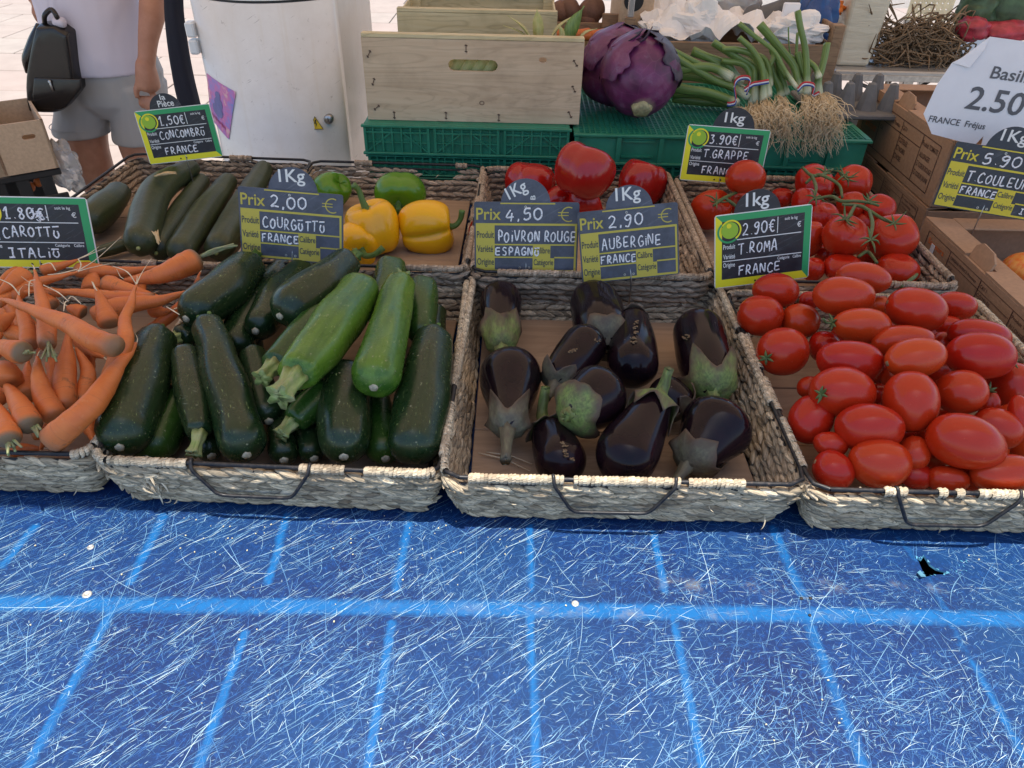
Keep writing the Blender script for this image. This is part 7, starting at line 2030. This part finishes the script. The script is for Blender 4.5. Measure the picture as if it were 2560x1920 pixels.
# hand gripping the bag
hb = pz(120, 22)
parts.append(lf([wl, (wl + hb) / 2 + [0, -.005, .0], hb], [.027, .034, .036], 12, 14))
for k in range(4):
    b = hb + [-.035 + k * .022, -.030, -.005 - .004 * k]; parts.append(lf([b + [0, .02, .018], b + [.004, -.008, -.004], b + [.006, .002, -.030], b + [.004, .022, -.036]], [.010, .0095, .0092, .008], 12, 8))
parts.append(lf([hb + [.03, -.01, .0], hb + [.052, -.028, -.012], hb + [.05, -.03, -.036]], [.012, .011, .009], 10, 8))
union('body', parts, M['skin'], per, .0065, 3)
# hair
union('hair', [lf([(hx_, YP + .02, hz + .72), (hx_, YP + .02, hz + .82), (hx_, YP + .005, hz + .90)], [.06, .088, .084], 14, 18)], plain('hair', (.09, .05, .03), .6, 0, .3, 90, .5), per, .008)
# shorts
hem = pz(215, 332)[2]; hem2 = pz(350, 348)[2]
sp = [stack([ell(hx_, YP, hz - .10, .10, .07), ell(hx_, YP, hz - .04, .182, .118), ell(hx_ + .005, YP, hz + .06, .192, .132), ell(hx_, YP, hz + .16, .176, .125), ell(hx_, YP, hz + .22, .165, .118)])]
for x, kx, he in ((hx_ - .094, kl - .004, hem), (hx_ + .100, kr + .004, hem2)):
    sp.append(stack([ell(kx, YP - .008, he, .104, .100), ell(kx, YP - .008, he + .02, .105, .101), ell(kx * .6 + x * .4, YP, (he + hz) / 2, .103, .106), ell(x, YP, hz + .02, .098, .115)]))
union('shorts', sp, M['shorts'], per, .007, 3)
mb = MB(); V, F, l3 = loft(np.array(ell(kl - .004, YP - .008, hem + .035, .1063, .1025) + ell(kl - .004, YP - .008, hem + .035, .1063, .1025)[:1]), .0016, 5); mb.add(V, F); mb.build('hem_seam', M['shorts'], per)
# shirt
sz = pz(250, 168)[2]
sp = [stack([ell(hx_ - .01, YP - .012, sz - .004, .188, .142), ell(hx_ - .01, YP - .012, sz + .05, .190, .146), ell(hx_, YP - .01, hz + .24, .176, .138), ell(hx_, YP, hz + .42, .18, .132), ell(hx_, YP, hz + .56, .198, .116), ell(hx_, YP, hz + .63, .085, .075)])]
for s, e in ((1, (el[0], YP + .01, (sh_r[2] + el[2]) / 2)), (-1, tuple((elb + sh_l) / 2))):
    a = np.array([hx_ + s * .17, YP, hz + .56]); sp.append(lf([a, (a + np.array(e)) / 2, np.array(e) * .9 + a * .1], [.075, .068, .066], 12, 16, cap=.3))
union('shirt', sp, M['shirt'], per, .008, 4)
for x in (kl, kr): V, F = box(x, YP - .05, G0 + .012, .10, .27, .03, bev=.010); mk('shoe', V, F, M['leather'], per)
rg = palm + [.010 * .85 + .001, -.012, -.018 - .040]
mb = MB(); V, F, l3 = loft(np.array([rg + [.0112 * math.cos(t), .0112 * math.sin(t), .0] for t in np.linspace(0, 2 * math.pi, 20)]), .0026, 6); mb.add(V, F); mb.build('ring', M['gold'], per)
# handbag
YH = YP - .16
def hb_(px, py, dy=0): return np.array(PY(px, py, YH + dy))
bag = thing('handbag', tuple(hb_(130, 275)), 'glossy black leather handbag with a small silver clasp held in the hand', 'bag')
ol = [(105, 55), (150, 52), (185, 75), (193, 130), (203, 200), (204, 222), (166, 272), (150, 280), (85, 276), (78, 240), (76, 190), (90, 110)]
front = np.array([hb_(a, b, -.0) for a, b in ol]); ctr = front.mean(0)
rings = []
for sc_, dy in ((.80, -.050), (.93, -.044), (1.0, -.02), (1.0, .03), (.95, .055)): rings.append(ctr + (front - ctr) * [sc_, 1, sc_] + [0, dy, 0])
V = np.concatenate(rings); k = len(ol); F = [(i * k + j, i * k + (j + 1) % k, (i + 1) * k + (j + 1) % k, (i + 1) * k + j) for i in range(4) for j in range(k)] + [list(range(k))[::-1], [4 * k + j for j in range(k)]]
ob = mk('bag_body', V, F, M['leather'], bag); bv = ob.modifiers.new('soft', 'BEVEL'); bv.width = .012; bv.segments = 3; sb_ = ob.modifiers.new('sub', 'SUBSURF'); sb_.levels = 1; sb_.render_levels = 1
fp = np.array([hb_(a, b, -.056) for a, b in ((84, 195), (200, 198), (202, 222), (165, 268), (150, 275), (88, 271), (80, 238))]); V = np.vstack([fp, fp + [0, .012, 0]]); k = len(fp)
fo = mk('flap', V, [list(range(k)), list(range(k, 2 * k))[::-1]] + [(i, i + k, (i + 1) % k + k, (i + 1) % k) for i in range(k)], M['leather'], bag); bv = fo.modifiers.new('soft', 'BEVEL'); bv.width = .004; bv.segments = 2
mb = MB(); c_ = hb_(128, 215, -.060); V, F = box(*c_, .007, .006, .034, bev=.002); mb.add(V, F); V, F, l3, *_ = body([c_ + [0, 0, .014], c_ + [0, -.004, .016]], [.007, .006], 6, 10); mb.add(V, F); mb.build('clasp', M['steel'], bag)
mb = MB(); tube(mb, [hb_(100, 62, 0), hb_(88, 100, -.01), hb_(70, 150, -.02), hb_(66, 182, -.02)], [.012, .020, .020, .004], 8, 12); mb.build('strap', M['leather'], bag)
mb = MB(); tube(mb, [hb_(112, 60, -.02), hb_(112, 38, -.03), hb_(128, 24, -.02), hb_(140, 38, -.03), hb_(148, 56, -.02)], .008, 8, 16); mb.build('handle', M['leather'], bag)
V, F, l3, *_ = body([hb_(132, 52, -.02), hb_(165, 58, -.02)], [.018, .016], 8, 10); mk('tissue', V, F, M['shirt'], bag)

# ---------------------------------------------------------------- things at the far left
def rotbox(name, c, s, rz, mat, parent, bev=.003):
    V, F = box(0, 0, 0, *s, bev=bev); V = (np.array(Matrix.Rotation(rz, 3, 'Z')) @ V.T).T + np.array(c); return mk(name, V, F, mat, parent, False)
YL = 2.35
lc = PY(95, 345, YL); rz = R(36)
lb = thing('cardboard_box', (lc.x, YL, lc.z - .11), 'open wooden sided box with an orange hand slot behind the stall at the left', 'box')
cz, sz_ = math.cos(rz), math.sin(rz)
W_ = .22; u_ = np.array([cz, sz_, 0])
O_ = np.array(PY(22, 440, YL)); 
V, F = holed_panel(O_, u_, (0, 0, 1), .150, .160, .008, [slot(.095, .112, .040, .016)]); mk('front_board', V, F, M['card_light'], lb, False)
V, F = holed_panel(O_ + np.array([-sz_, cz, 0]) * .30 + u_ * .150, -u_, (0, 0, 1), .150, .160, .008, []); mk('back_board', V, F, M['card_light'], lb, False)
lf_ = -u_ * .5 + np.array([-.0, .30, 0])
V, F = holed_panel(O_ - u_ * .009 + np.array([-sz_, cz, 0]) * .30, np.array([sz_, -cz, 0]), (0, 0, 1), .29, .165, .008, []); mk('side_board', V, F, M['crate_brown'], lb, False)
V, F = holed_panel(O_ + u_ * .150, np.array([-sz_, cz, 0]), (0, 0, 1), .29, .160, .008, []); mk('side_board', V, F, M['card_light'], lb, False)
rotbox('bottom', O_ + u_ * .074 + np.array([-sz_, cz, 0]) * .15 + [0, 0, .004], (.136, .28, .006), rz, M['card_light'], lb)
pk = thing('wooden_crate', tuple(O_ + [-.2, -.05, -.1]), 'pale plank crate with two wide boards at the left picture edge', 'crate')
for k in range(2): rotbox('plank', O_ + [-.135, -.055, -.01 + k * .10], (.20, .012, .088), R(-8), M['crate_pale' if k == 0 else 'crate_wood'], pk)
rotbox('end_panel', O_ + [-.135, .12, .035], (.19, .012, .18), R(-8), M['crate_wood'], pk)
bk = thing('black_crate', tuple(O_ + [0, 0, -.4]), 'black slotted plastic crate under the boxes at the left', 'crate')
for k in range(8):
    rotbox('slat', O_ + u_ * (-.40 + k * .070) + [0, .02, -.15], (.040, .012, .26), rz, M['plastic_k'], bk)
for z_ in (-.015, -.10, -.19, -.28): rotbox('rail', O_ + u_ * -.155 + [0, .012, z_], (.60, .010, .022), rz, M['plastic_k'], bk)
rotbox('back_panel', O_ + u_ * -.27 + [0, .34, -.15], (.36, .012, .27), rz, M['plastic_k'], bk)
rotbox('stand', O_ + u_ * -.25 + [0, .15, -.46], (.40, .22, .30), rz, M['plastic_k'], bk)
for k in range(5):
    p_ = O_ + u_ * random.uniform(-.35, .08) + [0, .09 + random.uniform(0, .05), -.08 + random.uniform(-.12, .02)]
    V, F, l3, *_ = body([p_ - [.012, 0, 0], p_ + [.012, 0, .0]], [.026, .026], 8, 12, cap0=1, cap1=1)
    o = mk('orange_fruit', V, F, plain('orange_peel', (.60, .16, .03), .5) if k == 0 else bpy.data.materials['orange_peel'], None, org=tuple(p_)); tag(o, ['leftmost', 'second', 'middle', 'fourth', 'last'][k] + ' built orange fruit glimpsed through the slots of the black crate'.replace(' built', ''), 'fruit', 'orange fruits in the black crate')
# crumpled clear bag
def crumple(c, sx, sy, sz, seed, n=26, amp=.3):
    V = []; F = []
    for i in range(n):
        u = math.pi * i / (n - 1)
        for j in range(n):
            t = 2 * math.pi * j / n; d = np.array([math.sin(u) * math.cos(t), math.sin(u) * math.sin(t), math.cos(u)])
            k = 1 + amp * .7 * (abs(nz(d, 1.6, seed)) * 1.7 + .22 * abs(nz(d, 5, seed)) - .4); V.append(np.array(c) + d * k * [sx, sy, sz])
    F = [(i * n + j, (i + 1) * n + j, (i + 1) * n + (j + 1) % n, i * n + (j + 1) % n) for i in range(n - 1) for j in range(n)]
    return V, F
q = MT('clear_film'); q.set('Base Color', (.62, .60, .58)); q.set('Roughness', .18); q.set('Transmission Weight', .55); M['film'] = q.m
V, F = crumple(PY(158, 415, 2.5), .055, .05, .085, 3, amp=.5); tag(mk('plastic_bag', V, F, M['film'], None, False, org=tuple(PY(158, 415, 2.5))), 'crumpled clear plastic bag beside the bare leg', 'bag')

# ---------------------------------------------------------------- rear stall at the top of the picture
YR = 2.14
rx0, rx1 = PY(1600, 110, YR).x, PY(2098, 130, YR).x; rzt = PY(1850, 108, YR).z
rc = thing('wooden_crate', ((rx0 + rx1) / 2, YR + .15, ZT), 'brown wooden crate lined with white paper behind the spring onions', 'crate')
bx('front_board', rx0, rx1 - .030, YR, YR + .010, rzt - .11, rzt, M['crate_brown'], rc); bx('front_board', rx0, rx1 - .030, YR, YR + .010, rzt - .19, rzt - .118, M['crate_brown'], rc)
bx('corner_post', rx1 - .029, rx1, YR - .003, YR + .03, rzt - .30, PY(2070, 62, YR).z, M['crate_brown'], rc)
bx('side_board', rx1 - .024, rx1 - .014, YR + .031, YR + .40, rzt + .02, PY(2070, 66, YR).z, M['crate_brown'], rc)
bx('side_board', rx1 - .024, rx1 - .014, YR + .031, YR + .40, rzt - .12, rzt + .0, M['crate_brown'], rc)
bx('back_board', rx0, rx1 - .03, YR + .40, YR + .41, rzt - .18, rzt - .01, M['crate_brown'], rc); bx('bottom', rx0, rx1 - .03, YR + .011, YR + .399, rzt - .20, rzt - .191, M['crate_brown'], rc)
for k in range(3): bx('foot', rx0 + .1 + k * .18, rx0 + .14 + k * .18, YR + .1, YR + .3, 0, rzt - .201, M['crate_brown'], rc)
def sheet(name, x0, x1, y0, y1, z, amp, seed, mat, label, cat='paper', n=30):
    V = []; F = []
    for j in range(n + 1):
        for i in range(n + 1):
            x = x0 + (x1 - x0) * i / n; y = y0 + (y1 - y0) * j / n; q_ = (x * 9, y * 9, seed)
            h = abs(mnoise.noise(Vector(q_))) * 1.7 + abs(mnoise.noise(Vector((x * 22, y * 22, seed)))) * .25
            V.append((x + .01 * mnoise.noise(Vector((x * 30, y * 30, seed + 3))), y + .01 * mnoise.noise(Vector((x * 30, y * 30, seed + 5))), z + amp * (h - .3)))
    F = [(j * (n + 1) + i, j * (n + 1) + i + 1, (j + 1) * (n + 1) + i + 1, (j + 1) * (n + 1) + i) for j in range(n) for i in range(n)]
    o = mk(name, V, F, mat, None, False, org=((x0 + x1) / 2, (y0 + y1) / 2, z)); s = o.modifiers.new('thickness', 'SOLIDIFY'); s.thickness = .0012
    return tag(o, label, cat)
sheet('tissue_paper', rx0 + .02, rx1 - .10, YR + .015, YR + .38, rzt + .018, .085, 1.3, M['paper2'], 'crumpled white tissue paper filling the brown wooden crate')
V, F = crumple(PY(1745, 62, YR + .1), .07, .05, .06, 11, amp=.7); tag(mk('paper_ball', V, F, M['paper2'], None, False, org=tuple(PY(1745, 62, YR + .1))), 'standing crumple of white paper left of the upright onion stalks', 'paper')
V, F = crumple(PY(1650, 80, YR + .1), .05, .05, .035, 14, amp=.7); tag(mk('paper_ball', V, F, M['paper2'], None, False, org=tuple(PY(1650, 80, YR + .1))), 'low crumple of white paper just right of the red cabbages', 'paper')
V, F = crumple(PY(1985, 80, YR + .06), .085, .05, .045, 17, amp=.7); tag(mk('paper_ball', V, F, M['paper2'], None, False, org=tuple(PY(1985, 80, YR + .06))), 'white paper crumple next to the blue bag', 'paper')
V, F = crumple(PY(2040, 62, YR + .16), .055, .05, .08, 23, amp=.6); tag(mk('blue_bag', V, F, plain('blue_film', (.012, .06, .20), .3), None, True, org=tuple(PY(2040, 62, YR + .16))), 'crumpled deep blue plastic bag in the corner of the brown crate', 'bag')
V, F = crumple(PY(1835, 8, YR + .4), .07, .05, .05, 29, amp=.6); tag(mk('plastic_bag', V, F, M['film'], None, True, org=tuple(PY(1835, 8, YR + .4))), 'crumpled clear plastic bag at the top edge above the white paper', 'bag')
V, F = crumple(PY(2035, 18, YR + .45), .09, .04, .03, 31, amp=.5); tag(mk('orange_bag', V, F, plain('orange_net', (.70, .17, .02), .5), None, True, org=tuple(PY(2035, 18, YR + .45))), 'bright orange net bag at the top edge behind the blue bag', 'bag')
p_ = PY(1975, 36, YR + .1); V, F = box(*p_, .045, .012, .058, bev=.003); tag(mk('white_card', V, F, M['paper'], None, False, org=tuple(p_)), 'small upright white card above the tall onion stalk', 'card')
mb = MB(); P3 = [np.array(PY(a, b, YR + .30)) for a, b in ((1870, 20), (1890, 42), (1935, 32), (2000, 6), (2060, -14))]; V, F, l3 = loft(spline(P3, 16), [.010] + [.030] * 14 + [.02], 12); mb.add(V, F)
tag(mb.build('grey_tube', plain('grey_foam', (.12, .115, .11), .7), None, org=tuple(P3[0])), 'thick grey padded tube curving along the top edge', 'tube')
# green crate, stacked wood, brown cartons further back
gc = thing('green_crate', tuple(PY(1760, 50, 2.75)), 'open dark green plastic crate at the top edge behind the white paper', 'crate')
gx0, gx1 = PY(1625, 40, 2.75).x, PY(1925, 50, 2.75).x; gz = PY(1760, 24, 2.75).z
bx('rail', gx0, gx1, 2.75, 2.765, gz - .02, gz, M['plastic'], gc); bx('rail', gx0, gx1, 2.75, 2.765, gz - .13, gz - .08, M['plastic'], gc); bx('back_panel', gx0, gx1, 3.05, 3.06, gz - .2, gz - .04, M['plastic_k'], gc)
for k in range(6): x = gx0 + (gx1 - gx0) * k / 5.2; bx('slat', x, x + .016, 2.751, 2.763, gz - .0795, gz - .0205, M['plastic'], gc)
bx('stand', gx0, gx1, 2.78, 3.04, GZ, gz - .14, M['plastic_k'], gc)
rk = thing('wooden_crate', tuple(PY(1720, 10, 3.3)), 'reddish wooden crate of horizontal boards at the top edge', 'crate')
kx_0, kx_1 = PY(1645, 10, 3.3).x, PY(1785, 10, 3.3).x; kz = PY(1720, 45, 3.3).z
for k in range(7): bx('board', kx_0, kx_1, 3.3, 3.315, kz - .3 + k * .085, kz - .3 + k * .085 + .075, plain('red_wood', (.50, .22, .13), .7) if k == 0 else bpy.data.materials['red_wood'], rk)
bx('corner_post', kx_0 - .03, kx_0 - .001, 3.29, 3.32, GZ, kz + .32, M['crate_brown'], rk)
cbx = thing('carton', tuple(PY(1595, 40, 2.35)), 'upright tan carton with a round hole painted black behind the cabbages', 'carton')
a_, b_2 = PY(1548, 40, 2.35), PY(1632, 40, 2.35); bx('carton_side', a_.x, b_2.x, 2.35, 2.36, PY(1595, 78, 2.35).z - .1, .62, M['card_light'], cbx)
p_ = PY(1585, 2, 2.348); V = [(p_.x + .028 * math.cos(t), 2.3485, p_.z + .028 * math.sin(t)) for t in np.linspace(0, 6.28, 24, endpoint=False)]; mk('black_disc', V, [list(range(24))], M['plastic_k'], cbx, False)  # flat black disc painted in place of the carton's dark hole
bx('carton_end', a_.x, a_.x + .006, 2.3605, 2.60, PY(1595, 78, 2.35).z - .1, .62, M['card_light'], cbx)
wpst = thing('clear_post', tuple(PY(1570, 90, 2.25)), 'wooden stake with a pale plastic sleeve rising behind the cabbages', 'stake')
a_ = PY(1572, 90, 2.25); bx('stake', a_.x - .014, a_.x + .014, 2.25, 2.275, ZT, PY(1572, 44, 2.25).z, M['crate_brown'], wpst); bx('sleeve', a_.x - .008, a_.x + .008, 2.252, 2.268, PY(1572, 44, 2.25).z + .0005, .62, M['film'], wpst)
# long pale carton behind the new wooden box
lc_ = thing('carton', tuple(PY(1190, 10, 2.75)), 'wide beige carton along the top edge behind the pale wooden box', 'carton')
a_, b_2 = PY(1062, 20, 2.75).x, PY(1335, 20, 2.75).x; bx('carton_side', a_, b_2, 2.75, 2.758, -.05, .62, M['card_light'], lc_); bx('carton_top', a_, b_2, 2.759, 3.0, .61, .618, M['card_light'], lc_)
mb = MB(); p_ = PY(1222, 66, 2.745); mb.add([(p_.x + .036 * math.cos(t), 2.7475, p_.z + .036 * math.sin(t)) for t in np.linspace(0, 6.28, 24, endpoint=False)], [list(range(24))]); mb.build('black_disc', M['plastic_k'], lc_, False)
for i, px in enumerate((1140, 1150, 1172, 1182)):
    mb = MB(); p_ = np.array(PY(px, 70, 2.6)); leaf(mb, [p_ - [0, 0, .05], p_ + [.003 * (i - 2), 0, .06], p_ + [.01 * (i - 1.5), 0, .16]], .006)
    tag(mb.build('leek_leaf', M['green_stem'], None, org=tuple(p_)), ['leftmost', 'second', 'third', 'rightmost'][i] + ' dark green leek leaf before the beige carton', 'leaf', 'leek leaves before the carton')
for i, (x_, y_, l_, an) in enumerate(((1400, 32, .055, 50), (1425, 25, .050, 100), (1478, 30, .065, 20), (1470, 52, .05, 0))):
    p_ = np.array(PY(x_, y_, 2.45)); d_ = np.array([math.cos(R(an)), 0, math.sin(R(an))]) * l_
    V, F, l3, *_ = body([p_ - d_ * .6, p_ + [0, -.01, .004], p_ + d_ * .6], [.018, .034, .020], 16, 14); V = jitter(V, .006, 14, i)
    tag(mk('sweet_potato', V, F, plain('sweet_potato_skin', (.16, .075, .045), .7, 0, .25, 60, .5) if i == 0 else bpy.data.materials['sweet_potato_skin'], None, True, org=tuple(p_)), ['upright brown sweet potato at the left of its heap', 'brown sweet potato leaning on the left one', 'large brown sweet potato lying at the right of its heap', 'small sweet potato below the large one'][i], 'potato', 'sweet potatoes behind the boxes')
sp_ = thing('wooden_crate', tuple(PY(1450, 80, 2.4)), 'low brown crate holding sweet potatoes behind the corn leaves', 'crate')
a_, b_2 = PY(1392, 60, 2.4), PY(1545, 62, 2.4)
bx('front_board', a_.x, b_2.x, 2.40, 2.408, PY(1450, 70, 2.4).z - .06, PY(1450, 56, 2.4).z, M['crate_brown'], sp_); bx('front_board', a_.x, b_2.x, 2.39, 2.398, PY(1450, 110, 2.4).z - .12, PY(1450, 74, 2.4).z - .02, M['card_light'], sp_)
bx('corner_post', b_2.x - .05, b_2.x, 2.37, 2.388, PY(1450, 110, 2.4).z - .1, PY(1510, 30, 2.4).z, M['crate_brown'], sp_); bx('bottom', a_.x, b_2.x, 2.41, 2.6, ZT, ZT + .01, M['crate_brown'], sp_)
for i in range(5):
    p_ = np.array(PY(1405 + i * 24, 88 + (i % 2) * 4, 2.33)); V, F, l3, *_ = body([p_ - [.03, 0, 0], p_ + [.03, .01, .004]], [.012, .016], 10, 10)
    tag(mk('far_carrot', V, F, M['carrot'], None, True, 0, l3, org=tuple(p_)), ['leftmost', 'second', 'middle', 'fourth', 'rightmost'][i] + ' orange carrot end glimpsed between corn leaves and cabbages', 'carrot', 'far carrots behind the cabbages')
# aluminium shelf at the right
YS = 2.50
sx0, sx1 = PY(2085, 190, YS).x, PY(2500, 200, YS).x + .35; sz0 = PY(2220, 200, YS).z; sz1 = PY(2220, 178, YS).z
sf = thing('metal_shelf', ((sx0 + sx1) / 2, YS + .2, GZ), 'grey aluminium folding table behind the cardboard boxes', 'table')
al = plain('aluminium', (.45, .43, .40), .45, .5, .15, 14)
bx('shelf_top', sx0, sx1, YS, YS + .55, sz0, sz1, al, sf, .004); bx('front_rail', sx0 + .001, sx1, YS - .004, YS - .0005, sz0 - .004, sz1 - .012, M['steel'], sf, .001)
for px in (2080, 2260): p_ = PY(px, 200, YS + .1); bx('leg', p_.x, p_.x + .035, YS + .1, YS + .13, GZ, sz0 - .001, M['steel'], sf)
for a, b in (((2085, 205), (2125, 255)), ((2325, 203), (2255, 240)), ((2125, 200), (2250, 250))):
    mb = MB(); tube(mb, [np.array(PY(*a, YS + .15)), np.array(PY(*b, YS + .15))], .006, 6); mb.build('brace', M['wire'] if a[0] != 2125 else M['steel'], sf)
fr = thing('film_roll', tuple(PY(2150, 155, YS + .05)), 'tall block wrapped in shiny cream film standing on the aluminium table', 'block')
q = MT('cream_film'); o_ = q.obj(); q.set('Base Color', (.60, .56, .44)); q.set('Roughness', .22); q.bump(q.noise(q.sv(o_, (6, 6, 40)), 1, 5, .6), .5, .01)
mb = MB(); a_ = PY(2092, 155, YS + .05); b_2 = PY(2172, 158, YS + .05)
for i in range(1):
    rings = []
    for z_, e in ((sz1, 0), (sz1 + .05, .006), (sz1 + .2, .016), (sz1 + .45, .03)):
        rings.append([(a_.x - e * .2, YS + .05, z_), (b_2.x + e, YS + .05, z_), (b_2.x + e + .01, YS + .09, z_), (b_2.x + e, YS + .30, z_), (a_.x, YS + .30, z_)])
    V, F = stack(rings); mb.add(V, F)
ob = mb.build('wrapping', q.m, fr, False); bv = ob.modifiers.new('soft', 'BEVEL'); bv.width = .012; bv.segments = 3
mb = MB()
for i in range(520):
    x_ = random.uniform(2185, 2400); y_ = random.uniform(60 if x_ > 2220 else 20, 165); p_ = np.array(PY(x_, y_, YS + .05 + random.random() * .12)); 
    if p_[2] < sz1 + .004: p_[2] = sz1 + .006
    d_ = np.array([random.gauss(0, 1), random.gauss(0, .5), random.gauss(0, .45)]); d_ /= np.linalg.norm(d_); L_ = random.uniform(.04, .13); e_ = np.array([random.gauss(0, .03), 0, random.gauss(0, .03)])
    tube(mb, [p_ - d_ * L_ * .5, p_ + e_, p_ + d_ * L_ * .5], [.0012, .0035, .0008], 4, 6, random.uniform(.6, 1.2))
q = MT('dry_herb'); cc_ = q.attr('Col', 'Color'); q.set('Base Color', q.mix(1.0, (.25, .17, .10), cc_, 'MULTIPLY')); q.set('Roughness', .8)
tag(mb.build('dried_roots', q.m, None), 'tangled heap of dry brown roots on the aluminium table', 'roots', None, 'stuff')
# cream perforated chair back and a bag of radishes
pch = thing('chair_back', tuple(PY(2310, 30, 3.3)), 'cream perforated chair back at the top edge', 'chair')
a_ = PY(2262, 50, 3.3); W3_ = PY(2372, 50, 3.3).x - a_.x; holes_ = [[(x + .005 * c, z + .005 * s) for c, s in ((1, 0), (0, 1), (-1, 0), (0, -1))] for x in np.arange(.02, W3_ - .02, .022) for z in np.arange(.02, .24, .022)]
V, F = holed_panel((a_.x, 3.3, a_.z), (1, 0, 0), (.12, .2, .97), W3_, .26, .006, holes_); mk('perforated_back', V, F, plain('cream_plastic', (.72, .66, .45), .4), pch, False)
bx('leg', a_.x + .01, a_.x + .03, 3.31, 3.33, GZ, a_.z, M['steel'], pch); bx('leg', a_.x + W3_ - .03, a_.x + W3_ - .01, 3.31, 3.33, GZ, a_.z, M['steel'], pch)
rad = thing('radish_bag', tuple(PY(2480, 80, YS + .1)), 'clear bags of red radishes with green leaves at the top right', 'bag')
V, F = crumple(PY(2440, 25, YS + .15), .06, .05, .08, 41, amp=.5); mk('leaves', V, F, plain('radish_leaf', (.05, .10, .045), .5, 0, .5, 30, .5), rad)
V, F = crumple(PY(2520, 25, YS + .15), .08, .05, .09, 43, amp=.5); mk('leaves', V, F, bpy.data.materials['radish_leaf'], rad)
V, F = crumple(PY(2430, 72, YS + .08), .05, .05, .035, 45, amp=.3); mk('radishes', V, F, plain('radish_skin', (.36, .03, .05), .4, 0, .4, 40), rad)
V, F = crumple(PY(2520, 78, YS + .08), .10, .05, .03, 47, amp=.3); mk('radishes', V, F, bpy.data.materials['radish_skin'], rad)
